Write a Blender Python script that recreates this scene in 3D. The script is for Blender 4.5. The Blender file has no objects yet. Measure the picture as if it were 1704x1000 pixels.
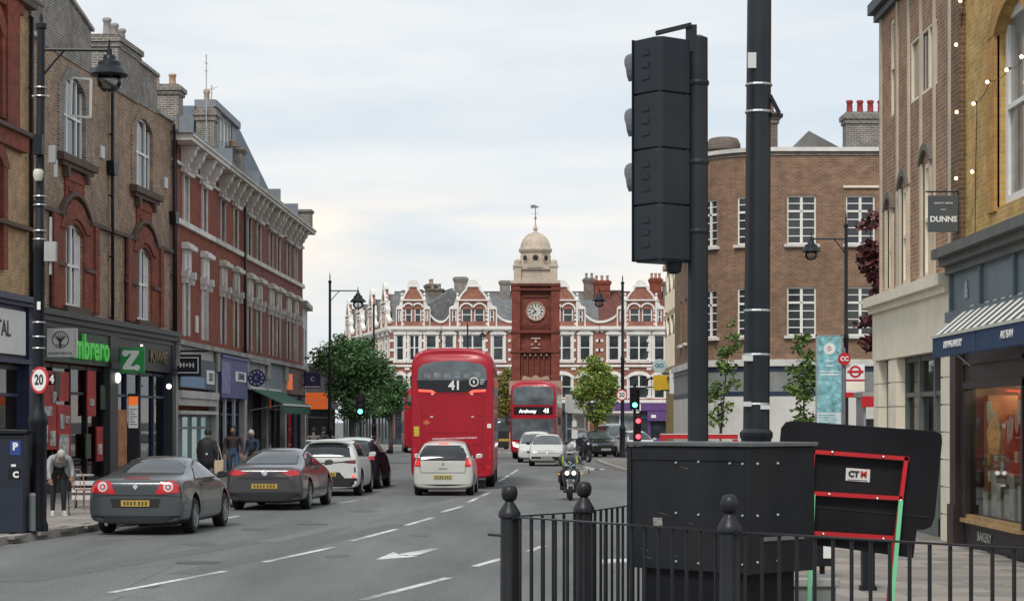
import bpy, bmesh, math, random
from math import sin, cos, pi, radians, sqrt, atan2
from mathutils import Vector, Matrix
from mathutils.bvhtree import BVHTree
random.seed(7)
SC = bpy.context.scene
COL = SC.collection
# ---------------------------------------------------------------- camera, sky, sun, exposure
CAM_Z, FPX, CX, HY = 2.05, 3500.0, 852.0, 701.0
cam_d = bpy.data.cameras.new('camera'); cam = bpy.data.objects.new('camera', cam_d); COL.objects.link(cam)
cam.location = (0, 0, CAM_Z); cam.rotation_euler = (radians(90), 0, 0)
cam_d.sensor_width = 36; cam_d.lens = 36 * FPX / 1704; cam_d.shift_y = (HY - 500) / 1704
cam_d.clip_start = 0.1; cam_d.clip_end = 5000
SC.camera = cam
SUN_AZ, SUN_EL = radians(198), radians(50)      # compass-like angle from +Y clockwise, elevation
W = bpy.data.worlds.new('World'); SC.world = W; W.use_nodes = True
nt = W.node_tree; nt.nodes.clear()
def wn(t): return nt.nodes.new(t)
sky = wn('ShaderNodeTexSky'); sky.sky_type = 'NISHITA'; sky.sun_disc = False
sky.sun_elevation = SUN_EL; sky.sun_rotation = SUN_AZ; sky.air_density = 1.2; sky.dust_density = 2.0
bg = wn('ShaderNodeBackground'); bg.inputs['Strength'].default_value = 0.1
out = wn('ShaderNodeOutputWorld')
tc = wn('ShaderNodeTexCoord'); mp = wn('ShaderNodeMapping'); mp.inputs['Scale'].default_value = (2.6, 2.6, 15.0)
mp.inputs['Rotation'].default_value = (0, radians(-2.5), 0)
nz = wn('ShaderNodeTexNoise'); nz.inputs['Scale'].default_value = 1.6; nz.inputs['Detail'].default_value = 6; nz.inputs['Roughness'].default_value = 0.55
cr = wn('ShaderNodeValToRGB'); e = cr.color_ramp.elements
e[0].position = 0.36; e[0].color = (4.95, 5.6, 6.2, 1); e[1].position = 0.64; e[1].color = (6.4, 6.55, 6.65, 1)
mx = wn('ShaderNodeMix'); mx.data_type = 'RGBA'; mx.inputs[0].default_value = 0.93
# a thin warm break in the cloud above the roofs
sp = wn('ShaderNodeSeparateXYZ'); mr = wn('ShaderNodeValToRGB'); q = mr.color_ramp.elements
q[0].position = 0.0; q[0].color = (.55, .55, .55, 1); q[1].position = 0.152; q[1].color = (0, 0, 0, 1)
x = mr.color_ramp.elements.new(0.122); x.color = (1, 1, 1, 1); x = mr.color_ramp.elements.new(0.1); x.color = (.45, .45, .45, 1); x = mr.color_ramp.elements.new(0.132); x.color = (.3, .3, .3, 1)
wm = wn('ShaderNodeMix'); wm.data_type = 'RGBA'; wm.inputs[7].default_value = (8.6, 7.5, 6.3, 1)
mu = wn('ShaderNodeMath'); mu.operation = 'MULTIPLY'
n2 = wn('ShaderNodeTexNoise'); n2.inputs['Scale'].default_value = 2.2; n2.inputs['Detail'].default_value = 5
ad = wn('ShaderNodeMath'); ad.operation = 'MULTIPLY_ADD'; ad.inputs[1].default_value = 0.045; 
L = nt.links.new
L(tc.outputs['Generated'], mp.inputs['Vector']); L(mp.outputs['Vector'], nz.inputs['Vector']); L(mp.outputs['Vector'], n2.inputs['Vector'])
L(nz.outputs['Fac'], cr.inputs['Fac']); L(tc.outputs['Generated'], sp.inputs[0])
L(n2.outputs['Fac'], ad.inputs[0]); L(sp.outputs['Z'], ad.inputs[2]); L(ad.outputs[0], mr.inputs['Fac'])
n2r = wn('ShaderNodeMapRange'); n2r.inputs['From Min'].default_value = .38; n2r.inputs['From Max'].default_value = .6; L(n2.outputs['Fac'], n2r.inputs['Value']); L(mr.outputs['Color'], mu.inputs[0]); L(n2r.outputs[0], mu.inputs[1])
L(mu.outputs[0], wm.inputs[0]); L(cr.outputs['Color'], wm.inputs[6])
L(sky.outputs['Color'], mx.inputs[6]); L(wm.outputs[2], mx.inputs[7]); L(mx.outputs[2], bg.inputs['Color']); L(bg.outputs[0], out.inputs[0])
sl = bpy.data.lights.new('sun', 'SUN'); sl.energy = 1.5; sl.angle = radians(14); sl.color = (1, .95, .88)
sun = bpy.data.objects.new('sun', sl); COL.objects.link(sun)
sd = Vector((sin(SUN_AZ) * cos(SUN_EL), cos(SUN_AZ) * cos(SUN_EL), sin(SUN_EL)))
sun.rotation_euler = sd.to_track_quat('Z', 'Y').to_euler(); sun.location = (0, 0, 60)
SC.view_settings.view_transform = 'Standard'; SC.view_settings.look = 'None'
SC.view_settings.exposure = 0.5; SC.view_settings.gamma = 1.0
SC.cycles.max_bounces = 6; SC.cycles.transparent_max_bounces = 8

# ---------------------------------------------------------------- helpers
def gp(px, py, z=0.0):
    d = FPX * (CAM_Z - z) / (py - HY); return ((px - CX) * d / FPX, d)
def wx(px, d): return (px - CX) * d / FPX
def wz(py, d): return CAM_Z + (HY - py) * d / FPX

class MB:
    def __init__(s): s.v = []; s.f = []; s.m = []; s.mi = 0
    def add(s, vs, fs):
        n = len(s.v); s.v += [tuple(p) for p in vs]
        for f in fs: s.f.append(tuple(i + n for i in f)); s.m.append(s.mi)
        return s
    def quad(s, a, b, c, d): return s.add([a, b, c, d], [(0, 1, 2, 3)])
    def box(s, x0, x1, y0, y1, z0, z1):
        return s.add([(x0,y0,z0),(x1,y0,z0),(x1,y1,z0),(x0,y1,z0),(x0,y0,z1),(x1,y0,z1),(x1,y1,z1),(x0,y1,z1)],
                     [(0,3,2,1),(4,5,6,7),(0,1,5,4),(1,2,6,5),(2,3,7,6),(3,0,4,7)])
    def cbox(s, c, sz): return s.box(c[0]-sz[0]/2, c[0]+sz[0]/2, c[1]-sz[1]/2, c[1]+sz[1]/2, c[2]-sz[2]/2, c[2]+sz[2]/2)
    def obox(s, c, sz, rot):
        t = MB().cbox((0, 0, 0), sz); R = rot if isinstance(rot, Matrix) else Matrix.Rotation(rot, 3, 'Z')
        return s.add([R @ Vector(p) + Vector(c) for p in t.v], t.f)
    def beam(s, p, q, w, h, up=(0, 0, 1)):
        p, q = Vector(p), Vector(q); d = (q - p).normalized(); u = Vector(up)
        if abs(d.dot(u)) > .98: u = Vector((0, 1, 0))
        r = d.cross(u).normalized() * w / 2; t = r.cross(d).normalized() * h / 2
        vs = [p - r - t, p + r - t, p + r + t, p - r + t, q - r - t, q + r - t, q + r + t, q - r + t]
        return s.add(vs, [(0,3,2,1),(4,5,6,7),(0,1,5,4),(1,2,6,5),(2,3,7,6),(3,0,4,7)])
    def tube(s, pts, r, n=8):
        pts = [Vector(p) for p in pts]; rs = r if isinstance(r, (list, tuple)) else [r] * len(pts)
        vs = []; fs = []; prev = None
        for i, p in enumerate(pts):
            d = (pts[min(i + 1, len(pts) - 1)] - pts[max(i - 1, 0)]).normalized()
            if prev is None: a = d.cross(Vector((0, 0, 1)) if abs(d.z) < .9 else Vector((1, 0, 0))).normalized()
            else: a = (prev - d * prev.dot(d)).normalized()
            prev = a; b = d.cross(a)
            for k in range(n): t = 2 * pi * k / n; vs.append(p + (a * cos(t) + b * sin(t)) * rs[i])
        for i in range(len(pts) - 1):
            for k in range(n): k2 = (k + 1) % n; fs.append((i*n+k, i*n+k2, (i+1)*n+k2, (i+1)*n+k))
        fs.append(tuple(range(n))[::-1]); fs.append(tuple((len(pts) - 1) * n + k for k in range(n)))
        return s.add(vs, fs)
    def lathe(s, prof, n=16, c=(0, 0, 0), axis='z', a0=0.0):
        vs = []; fs = []
        for r, z in prof:
            for k in range(n):
                t = a0 + 2 * pi * k / n; x, y = r * cos(t), r * sin(t)
                p = (x, y, z) if axis == 'z' else ((x, z, y) if axis == 'y' else (z, x, y))
                vs.append((p[0] + c[0], p[1] + c[1], p[2] + c[2]))
        m = len(prof)
        for i in range(m - 1):
            for k in range(n): k2 = (k + 1) % n; fs.append((i*n+k, i*n+k2, (i+1)*n+k2, (i+1)*n+k))
        if tuple(prof[0]) != tuple(prof[-1]):
            if prof[0][0] > 1e-5: fs.append(tuple(range(n))[::-1])
            if prof[-1][0] > 1e-5: fs.append(tuple((m - 1) * n + k for k in range(n)))
        return s.add(vs, fs)
    def ball(s, c, r, n=12, sz=1.0):
        k = max(4, n // 2); return s.lathe([(r * sin(pi * i / k) + (1e-6), -r * cos(pi * i / k) * sz) for i in range(k + 1)], n, c)
    def ring(s, prof, n=16, c=(0, 0, 0), axis='z'): return s.lathe(list(prof) + [prof[0]], n, c, axis)
    def prism(s, poly, axis, a, b):
        def P(p, t): return {'y': (p[0], t, p[1]), 'x': (t, p[0], p[1]), 'z': (p[0], p[1], t)}[axis]
        n = len(poly); vs = [P(p, a) for p in poly] + [P(p, b) for p in poly]
        fs = [tuple(range(n)), tuple(range(2 * n - 1, n - 1, -1))] + [(i, i + n, (i + 1) % n + n, (i + 1) % n) for i in range(n)]
        return s.add(vs, fs)
    def mesh(s, name, mats, smooth=False, fix=True):
        me = bpy.data.meshes.new(name); me.from_pydata(s.v, [], s.f)
        if not isinstance(mats, (list, tuple)): mats = [mats]
        for m in mats: me.materials.append(m)
        if len(mats) > 1: me.polygons.foreach_set('material_index', s.m)
        if fix:
            bm = bmesh.new(); bm.from_mesh(me); bmesh.ops.recalc_face_normals(bm, faces=bm.faces); bm.to_mesh(me); bm.free()
        if smooth:
            me.polygons.foreach_set('use_smooth', [True] * len(me.polygons))
            if smooth != 'all':
                try: me.set_sharp_from_angle(angle=radians(40))
                except Exception: pass
        me.update(); return me
    def split(s):
        par = list(range(len(s.v)))
        def find(i):
            while par[i] != i: par[i] = par[par[i]]; i = par[i]
            return i
        for f in s.f:
            for i in f[1:]: par[find(i)] = find(f[0])
        out = {}
        for f in s.f: out.setdefault(find(f[0]), []).append(f)
        res = []
        for fl in out.values():
            m = MB(); ix = {}
            for f in fl:
                for i in f:
                    if i not in ix: ix[i] = len(m.v); m.v.append(s.v[i])
                m.f.append(tuple(ix[i] for i in f)); m.m.append(0)
            res.append(m)
        return res
    def each(s, name, mats, parent=None, smooth=False, bevel=0):
        return [m.done(name, mats, parent, smooth, True, bevel) for m in s.split()]
    def done(s, name, mats, parent=None, smooth=False, fix=True, bevel=0):
        o = put(name, s.mesh(name, mats, smooth, fix), parent)
        if bevel:
            b = o.modifiers.new('bevel', 'BEVEL'); b.width = bevel; b.segments = 2; b.limit_method = 'ANGLE'
        return o
def put(name, me, parent=None, loc=(0, 0, 0), rot=(0, 0, 0), label=None):
    o = bpy.data.objects.new(name, me); COL.objects.link(o); o.parent = parent; o.location = loc; o.rotation_euler = rot
    if label: o['label'] = label
    return o
def tag(o, label=None, cat=None, group=None, kind=None):
    for k, v in (('label', label), ('category', cat), ('group', group), ('kind', kind)):
        if v: o[k] = v
    return o
def thing(name, label, cat, loc=(0, 0, 0), rz=0, group=None):
    o = put(name, None, None, loc, (0, 0, rz)); return tag(o, label, cat, group)
def kids(o): return [c for c in COL.objects if c.parent == o]
def dup(root, loc, rz, label, group=None):
    r = root.copy(); COL.objects.link(r); r.location = loc; r.rotation_euler = (0, 0, rz); r['label'] = label
    for ch in kids(root):
        c = ch.copy(); COL.objects.link(c); c.parent = r
        for g in kids(ch): d = g.copy(); COL.objects.link(d); d.parent = c
    return r
_texts = []
def text(s, size, mat, parent, loc, rz=0, name='lettering', align='CENTER', bold=0.0, sx=1.0, ext=.004, label=None):
    c = bpy.data.curves.new(name, 'FONT'); c.body = s; c.size = size; c.align_x = align; c.align_y = 'CENTER'
    c.extrude = ext; c.offset = bold; c.materials.append(mat); c.resolution_u = 3
    o = put(name, c, parent, loc, (pi / 2, 0, rz)); o.scale = (sx, 1, 1); _texts.append(o)
    return o

# ---------------------------------------------------------------- materials
_mats = {}
def mat(name, col, rough=.6, metal=0.0, var=.12, vs=3.0, bump=0.0, bs=20.0, emit=0.0, ecol=None, coat=0.0, spec=.5, dirt=0.0):
    if name in _mats: return _mats[name]
    m = bpy.data.materials.new(name); m.use_nodes = True; _mats[name] = m
    t = m.node_tree; b = t.nodes['Principled BSDF']; l = t.links.new
    b.inputs['Roughness'].default_value = rough; b.inputs['Metallic'].default_value = metal
    b.inputs['Coat Weight'].default_value = coat; b.inputs['Coat Roughness'].default_value = .06; b.inputs['Specular IOR Level'].default_value = spec
    c4 = (*col, 1); b.inputs['Base Color'].default_value = c4
    if var or bump or dirt:
        co = t.nodes.new('ShaderNodeTexCoord')
    if var:
        n = t.nodes.new('ShaderNodeTexNoise'); n.inputs['Scale'].default_value = vs; n.inputs['Detail'].default_value = 5
        r = t.nodes.new('ShaderNodeMapRange'); r.inputs['From Min'].default_value = .3; r.inputs['From Max'].default_value = .7
        r.inputs['To Min'].default_value = 1 - var; r.inputs['To Max'].default_value = 1 + var
        h = t.nodes.new('ShaderNodeVectorMath'); h.operation = 'SCALE'; h.inputs[0].default_value = col
        l(co.outputs['Object'], n.inputs['Vector']); l(n.outputs['Fac'], r.inputs['Value']); l(r.outputs[0], h.inputs['Scale'])
        src = h.outputs[0]
        if dirt:
            n3 = t.nodes.new('ShaderNodeTexNoise'); n3.inputs['Scale'].default_value = .55; n3.inputs['Detail'].default_value = 7
            r3 = t.nodes.new('ShaderNodeMapRange'); r3.inputs['From Min'].default_value = .42; r3.inputs['From Max'].default_value = .68
            r3.inputs['To Min'].default_value = 0; r3.inputs['To Max'].default_value = dirt
            mm = t.nodes.new('ShaderNodeMix'); mm.data_type = 'RGBA'; mm.inputs[7].default_value = (.06, .055, .05, 1)
            l(co.outputs['Object'], n3.inputs['Vector']); l(n3.outputs['Fac'], r3.inputs['Value']); l(r3.outputs[0], mm.inputs[0]); l(src, mm.inputs[6]); src = mm.outputs[2]
        l(src, b.inputs['Base Color'])
    if bump:
        n2 = t.nodes.new('ShaderNodeTexNoise'); n2.inputs['Scale'].default_value = bs; n2.inputs['Detail'].default_value = 4
        bp = t.nodes.new('ShaderNodeBump'); bp.inputs['Strength'].default_value = bump; bp.inputs['Distance'].default_value = .02
        l(co.outputs['Object'], n2.inputs['Vector']); l(n2.outputs['Fac'], bp.inputs['Height']); l(bp.outputs[0], b.inputs['Normal'])
    if emit:
        b.inputs['Emission Color'].default_value = (*(ecol or col), 1); b.inputs['Emission Strength'].default_value = emit
    return m
def brick(name, c1, c2, mortar=(.42, .38, .33), bw=.225, bh=.075, ms=.009, soot=.5, scol=(.07, .06, .055), uv=False, sscale=.35):
    if name in _mats: return _mats[name]
    m = bpy.data.materials.new(name); m.use_nodes = True; _mats[name] = m
    t = m.node_tree; b = t.nodes['Principled BSDF']; l = t.links.new; N = t.nodes.new
    b.inputs['Roughness'].default_value = .85; b.inputs['Specular IOR Level'].default_value = .25
    co = N('ShaderNodeTexCoord'); s = N('ShaderNodeSeparateXYZ'); a = N('ShaderNodeMath'); a.operation = 'ADD'; c = N('ShaderNodeCombineXYZ')
    l(co.outputs['UV' if uv else 'Object'], s.inputs[0])
    if uv: l(s.outputs['X'], c.inputs['X']); l(s.outputs['Y'], c.inputs['Y'])
    else: l(s.outputs['X'], a.inputs[0]); l(s.outputs['Y'], a.inputs[1]); l(a.outputs[0], c.inputs['X']); l(s.outputs['Z'], c.inputs['Y'])
    k = N('ShaderNodeTexBrick'); k.inputs['Scale'].default_value = 1; k.inputs['Brick Width'].default_value = bw; k.inputs['Row Height'].default_value = bh
    k.inputs['Mortar Size'].default_value = ms; k.inputs['Mortar Smooth'].default_value = .3; k.inputs['Bias'].default_value = 0
    k.inputs['Color1'].default_value = (*c1, 1); k.inputs['Color2'].default_value = (*c2, 1); k.inputs['Mortar'].default_value = (*mortar, 1)
    l(c.outputs[0], k.inputs['Vector'])
    n = N('ShaderNodeTexNoise'); n.inputs['Scale'].default_value = sscale; n.inputs['Detail'].default_value = 8; n.inputs['Roughness'].default_value = .65
    l(co.outputs['Object'], n.inputs['Vector'])
    r = N('ShaderNodeMapRange'); r.inputs['From Min'].default_value = .45; r.inputs['From Max'].default_value = .75; r.inputs['To Max'].default_value = soot
    l(n.outputs['Fac'], r.inputs['Value'])
    x = N('ShaderNodeMix'); x.data_type = 'RGBA'; x.inputs[7].default_value = (*scol, 1)
    n4 = N('ShaderNodeTexNoise'); n4.inputs['Scale'].default_value = 2.5; n4.inputs['Detail'].default_value = 6; l(c.outputs[0], n4.inputs['Vector'])
    r4 = N('ShaderNodeMapRange'); r4.inputs['From Min'].default_value = .3; r4.inputs['From Max'].default_value = .7; r4.inputs['To Min'].default_value = .78; r4.inputs['To Max'].default_value = 1.2
    l(n4.outputs['Fac'], r4.inputs['Value'])
    v = N('ShaderNodeVectorMath'); v.operation = 'SCALE'; l(k.outputs['Color'], v.inputs[0]); l(r4.outputs[0], v.inputs['Scale'])
    l(r.outputs[0], x.inputs[0]); l(v.outputs[0], x.inputs[6]); l(x.outputs[2], b.inputs['Base Color'])
    bp = N('ShaderNodeBump'); bp.inputs['Strength'].default_value = .5; bp.inputs['Distance'].default_value = .012; bp.invert = True
    l(k.outputs['Fac'], bp.inputs['Height']); l(bp.outputs[0], b.inputs['Normal'])
    return m
def clear_glass(name, tint=(.9, .95, .95), refl=1.0):
    if name in _mats: return _mats[name]
    m = bpy.data.materials.new(name); m.use_nodes = True; _mats[name] = m
    t = m.node_tree; t.nodes.clear(); N = t.nodes.new; l = t.links.new
    o = N('ShaderNodeOutputMaterial'); mxs = N('ShaderNodeMixShader'); tr = N('ShaderNodeBsdfTransparent'); gl = N('ShaderNodeBsdfGlossy')
    tr.inputs[0].default_value = (*tint, 1); gl.inputs['Roughness'].default_value = .02
    fr = N('ShaderNodeFresnel'); fr.inputs[0].default_value = 1.5
    l(fr.outputs[0], mxs.inputs[0]); l(tr.outputs[0], mxs.inputs[1]); l(gl.outputs[0], mxs.inputs[2]); l(mxs.outputs[0], o.inputs[0])
    return m
RED_BRICK = brick('red_brick', (.33, .066, .034), (.21, .043, .027), (.2, .11, .08), soot=.5, ms=.01)
BROWN_BRICK = brick('brown_stock_brick', (.37, .225, .13), (.2, .12, .078), (.42, .35, .28), soot=.6, ms=.014, scol=(.05, .047, .043))
SOOT_BRICK = brick('sooty_stock_brick', (.24, .21, .18), (.14, .122, .105), (.4, .38, .35), soot=.65, ms=.014)
BUFF_BRICK = brick('buff_brick', (.52, .31, .13), (.4, .22, .095), (.5, .4, .28), soot=.4, ms=.013)
DRESS_BRICK = brick('red_dressing_brick', (.3, .072, .042), (.21, .05, .032), (.19, .1, .07), soot=.5, ms=.006)
YELLOW_BRICK = brick('yellow_brick', (.58, .375, .125), (.45, .275, .085), (.5, .4, .24), soot=.4, scol=(.2, .12, .04))
DUSKY_BRICK = brick('dusky_pink_brick', (.37, .215, .13), (.27, .15, .092), (.42, .34, .27), soot=.4, scol=(.14, .09, .06))
TAN_BRICK = brick('tan_brick', (.275, .15, .088), (.18, .1, .062), (.33, .27, .21), soot=.5, scol=(.12, .075, .05), uv=True)
TAN_GREY = brick('grey_stock_brick', (.22, .18, .15), (.15, .12, .1), (.25, .23, .2), soot=.6)
TERRACE_BRICK = brick('terrace_red_brick', (.36, .125, .08), (.27, .09, .06), (.38, .25, .2), soot=.4)
TOWER_BRICK = brick('tower_red_brick', (.25, .055, .035), (.19, .042, .03), (.2, .09, .07), soot=.35)
SLATE = brick('slate_roof', (.1, .115, .135), (.075, .085, .1), (.04, .045, .05), bw=.3, bh=.2, ms=.012, soot=.3, scol=(.14, .15, .14))
SLATE2 = brick('weathered_slate', (.21, .22, .22), (.16, .165, .17), (.09, .09, .09), bw=.3, bh=.22, ms=.014, soot=.4, scol=(.12, .12, .11))
TILE_RED = brick('red_roof_tile', (.2, .075, .06), (.15, .06, .05), (.08, .035, .03), bw=.2, bh=.18, ms=.012, soot=.4)
WHITE_STONE = mat('painted_stone', (.72, .70, .66), .75, var=.1, dirt=.35)
GREY_STONE = mat('weathered_stone', (.42, .41, .38), .85, var=.2, dirt=.6, bump=.2)
CREAM = mat('cream_render', (.8, .73, .58), .7, var=.06, dirt=.12)
BUFF_STONE = mat('buff_stone', (.52, .41, .26), .8, var=.15, dirt=.35)
WHITE = mat('white_paint', (.78, .78, .76), .45, var=.05)
OFFWHITE = mat('off_white', (.62, .62, .6), .6, var=.06)
BLACK = mat('black_paint', (.009, .01, .013), .45, var=.2, spec=.3)
BLACK_MATT = mat('black_matt', (.008, .009, .012), .65, var=.25, bump=.1, spec=.2)
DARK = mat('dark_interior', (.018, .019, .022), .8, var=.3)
SHOP_GREY = mat('shop_dark_grey', (.032, .036, .04), .5, var=.15)
NAVY = mat('navy_paint', (.018, .03, .07), .45, var=.1)
LEAD = mat('lead_grey', (.2, .22, .25), .6, var=.15)
GLASS = mat('window_glass', (.035, .042, .048), .06, var=.5, vs=1.2, spec=.6)
GLASS_LT = mat('window_glass_pale', (.22, .24, .25), .08, var=.4, vs=1.5, spec=.6)
CLEAR = clear_glass('shop_glass')
CURTAIN = mat('net_curtain', (.6, .6, .57), .9, var=.2, vs=8)
POT = mat('chimney_pot', (.5, .33, .22), .8, var=.15)
POT_RED = mat('red_chimney_pot', (.38, .05, .05), .7, var=.15)
POT_GREY = mat('grey_chimney_pot', (.35, .32, .3), .8, var=.15)
STEEL = mat('galvanised_steel', (.45, .46, .47), .4, metal=.7, var=.12)
RED = mat('red_paint', (.5, .02, .025), .4, var=.06)
GREEN_SIGN = mat('green_sign', (.02, .3, .06), .4, var=.04)
# ---------------------------------------------------------------- ground
def asphalt():
    m = bpy.data.materials.new('asphalt'); m.use_nodes = True; t = m.node_tree; b = t.nodes['Principled BSDF']; N = t.nodes.new; l = t.links.new
    co = N('ShaderNodeTexCoord'); n = N('ShaderNodeTexNoise'); n.inputs['Scale'].default_value = .25; n.inputs['Detail'].default_value = 9; n.inputs['Roughness'].default_value = .6
    mpn = N('ShaderNodeMapping'); mpn.inputs['Scale'].default_value = (2.2, .3, 1); l(co.outputs['Object'], mpn.inputs[0]); l(mpn.outputs[0], n.inputs['Vector'])
    r = N('ShaderNodeValToRGB'); q = r.color_ramp.elements; q[0].position = .3; q[0].color = (.095, .101, .101, 1); q[1].position = .7; q[1].color = (.195, .2, .195, 1)
    n2 = N('ShaderNodeTexNoise'); n2.inputs['Scale'].default_value = 24; n2.inputs['Detail'].default_value = 3; l(co.outputs['Object'], n2.inputs['Vector'])
    v = N('ShaderNodeTexVoronoi'); v.feature = 'DISTANCE_TO_EDGE'; v.inputs['Scale'].default_value = .23; l(co.outputs['Object'], v.inputs['Vector'])
    cr_ = N('ShaderNodeMapRange'); cr_.inputs['From Max'].default_value = .006; cr_.inputs['To Min'].default_value = .72; l(v.outputs['Distance'], cr_.inputs['Value'])
    mr_ = N('ShaderNodeMapRange'); mr_.inputs['From Min'].default_value = .3; mr_.inputs['From Max'].default_value = .7; mr_.inputs['To Min'].default_value = .74; mr_.inputs['To Max'].default_value = 1.26
    l(n2.outputs['Fac'], mr_.inputs['Value']); mm = N('ShaderNodeMath'); mm.operation = 'MULTIPLY'; l(mr_.outputs[0], mm.inputs[0]); l(cr_.outputs[0], mm.inputs[1])
    s = N('ShaderNodeVectorMath'); s.operation = 'SCALE'; l(n.outputs['Fac'], r.inputs[0]); l(r.outputs[0], s.inputs[0]); l(mm.outputs[0], s.inputs['Scale'])
    l(s.outputs[0], b.inputs['Base Color']); b.inputs['Roughness'].default_value = .82; b.inputs['Specular IOR Level'].default_value = .3
    bp = N('ShaderNodeBump'); bp.inputs['Strength'].default_value = .35; bp.inputs['Distance'].default_value = .01; l(n2.outputs['Fac'], bp.inputs['Height']); l(bp.outputs[0], b.inputs['Normal'])
    return m
ASPHALT = asphalt()
PAVE = mat('pavement_bed', (.17, .155, .14), .9, var=.15)
SLAB = mat('paving_stone', (.30, .265, .235), .85, var=.14, vs=1.3, bump=.15, bs=30, dirt=.25)
SLAB2 = mat('paving_stone_dark', (.25, .23, .21), .85, var=.14, vs=1.1, bump=.15, bs=30, dirt=.25)
SLAB3 = mat('paving_stone_pale', (.35, .31, .275), .85, var=.12, vs=1.7, bump=.15, bs=30, dirt=.2)
KERB = mat('granite_kerb', (.36, .34, .31), .8, var=.18, vs=5, bump=.1, dirt=.3)
PAINT = mat('road_paint', (.62, .63, .62), .7, var=.4, vs=9, dirt=.75)
PAINT_Y = mat('yellow_road_paint', (.5, .38, .08), .7, var=.25, vs=4, dirt=.4)
road = MB().quad((-1500, -300, 0), (1500, -300, 0), (1500, 3000, 0), (-1500, 3000, 0)).done('road', ASPHALT); tag(road, kind='structure')

def inside(p, poly):
    c = False; n = len(poly)
    for i in range(n):
        a, b = poly[i], poly[(i + 1) % n]
        if (a[1] > p[1]) != (b[1] > p[1]) and p[0] < (b[0] - a[0]) * (p[1] - a[1]) / (b[1] - a[1]) + a[0]: c = not c
    return c
_kc = {}
def pavement(poly, kerb, slab_area=None, ang=0.0, stones=None, cap=290):
    o = MB().prism(poly, 'z', -.05, .118).done('pavement', PAVE); tag(o, kind='structure')
    # kerb stones, one by one along the kerb line
    n = 0
    for (a, b) in zip(kerb[:-1], kerb[1:]):
        a, b = Vector((*a, 0)), Vector((*b, 0)); L_ = (b - a).length; k = max(1, round(L_ / (stones or .915))); l1 = L_ / k
        for i in range(k):
            if n >= cap: break
            key = round(l1, 2)
            if key not in _kc: _kc[key] = MB().cbox((0, 0, .02), (key - .012, .15, .23)).mesh('kerb_stone', KERB)
            p = a + (b - a) * ((i + .5) / k); d = b - a
            put('kerb_stone', _kc[key], o, (p.x, p.y, random.uniform(-.002, .003)), (0, 0, atan2(d.y, d.x))); n += 1
    if slab_area:
        if 'slab' not in _kc: _kc['slab'] = [MB().cbox((0, 0, .105), (.738, .588, .05)).mesh('paving_slab', m) for m in (SLAB, SLAB2, SLAB3)]
        ca, sa = cos(ang), sin(ang); n = 0
        for j in range(-80, 80):
            for i in range(-60, 60):
                u = i * .75 + (j % 2) * .375; v = j * .6; p = (slab_area[0][0] + u * ca - v * sa, slab_area[0][1] + u * sa + v * ca)
                if inside(p, slab_area) and inside(p, poly) and n < 298:
                    put('paving_slab', random.choice(_kc['slab']), o, (p[0], p[1], random.uniform(-.003, .003)), (0, 0, ang)); n += 1
    return o
LK = [(-10.2, 26), (-8.6, 34.7), (-8.0, 38.3), (-7.0, 47.5), (-6.4, 58), (-6.15, 68), (-6.5, 90), (-8.0, 128), (-8.8, 150), (-13, 166), (-20, 175)]
pavement(LK + [(-40, 175), (-40, 26)], LK, [(-12.4, 33), (-8.6, 33.5), (-7.8, 38), (-6.9, 47), (-6.5, 53), (-12.2, 53)], radians(-8))
RK = [(7.2, 3.2), (4.5, 9.6), (2.9, 11.9), (1.3, 14.15), (-.28, 16.55), (.42, 17.95), (.86, 19.2), (1.6, 23), (2.4, 29), (3.0, 36), (3.4, 39.5), (4.6, 41.6), (8, 42.3), (20, 42.6)]
pavement(RK + [(20, 3.2)], RK, [(2.6, 22), (6.95, 21.5), (6.95, 34.5), (3.4, 34.5)], radians(4))
NK = [(20, 74.6), (7.8, 74.8), (5.8, 76.5), (4.9, 80), (4.56, 85), (4.35, 96), (4.3, 106), (4.8, 108.6), (6.2, 109.6), (20, 110)]
pavement(NK + [(20, 110)], NK)
TK = [(-22, 196), (-10.4, 172), (18, 172)]
pavement(TK + [(18, 190), (-22, 212)], TK)
IK = [(2.1, 82.8), (2.9, 82.6), (3.1, 86.5), (2.6, 87.4), (2.2, 86.5), (2.1, 82.8)]
pavement(IK[:-1], IK, stones=.6)
OK_ = [(-.9, 134.6), (4.3, 134.6), (5.6, 140), (4.3, 145), (-.9, 145), (-1.8, 140), (-.9, 134.6)]
pavement(OK_[:-1], OK_)

def mark(name, pts, m=PAINT):
    """painted quads lying 4 mm above the asphalt; pts: list of 4-corner lists"""
    mb = MB()
    for q in pts: mb.add([(x, y, .004) for x, y in q], [tuple(range(len(q)))])
    o = mb.done(name, m); return tag(o, kind='structure')
def dash(p0, p1, w=.12):
    a, b = Vector(gp(*p0)), Vector(gp(*p1)); d = (b - a).normalized(); n = Vector((-d.y, d.x)) * w / 2
    return [tuple(a - n), tuple(b - n), tuple(b + n), tuple(a + n)]
for p0, p1 in [((183, 986), (375, 950)), ((440, 935), (556, 910)), ((585, 900), (660, 880)), ((675, 874), (720, 861)), ((735, 852), (770, 842)), ((778, 836), (815, 819)),
               ((830, 801), (846, 791)), ((850, 789), (862, 781)), ((-160, 1052), (30, 1014))]:
    mark('lane_dash', [dash(p0, p1)])
for p0, p1 in [((790, 942), (846, 926)), ((604, 998), (746, 961)), ((880, 917), (905, 908))]: mark('lane_dash', [dash(p0, p1, .13)])
mark('stop_line', [[gp(1000, 938), gp(1046, 936), gp(1046, 929), gp(1000, 931)]])
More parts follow.
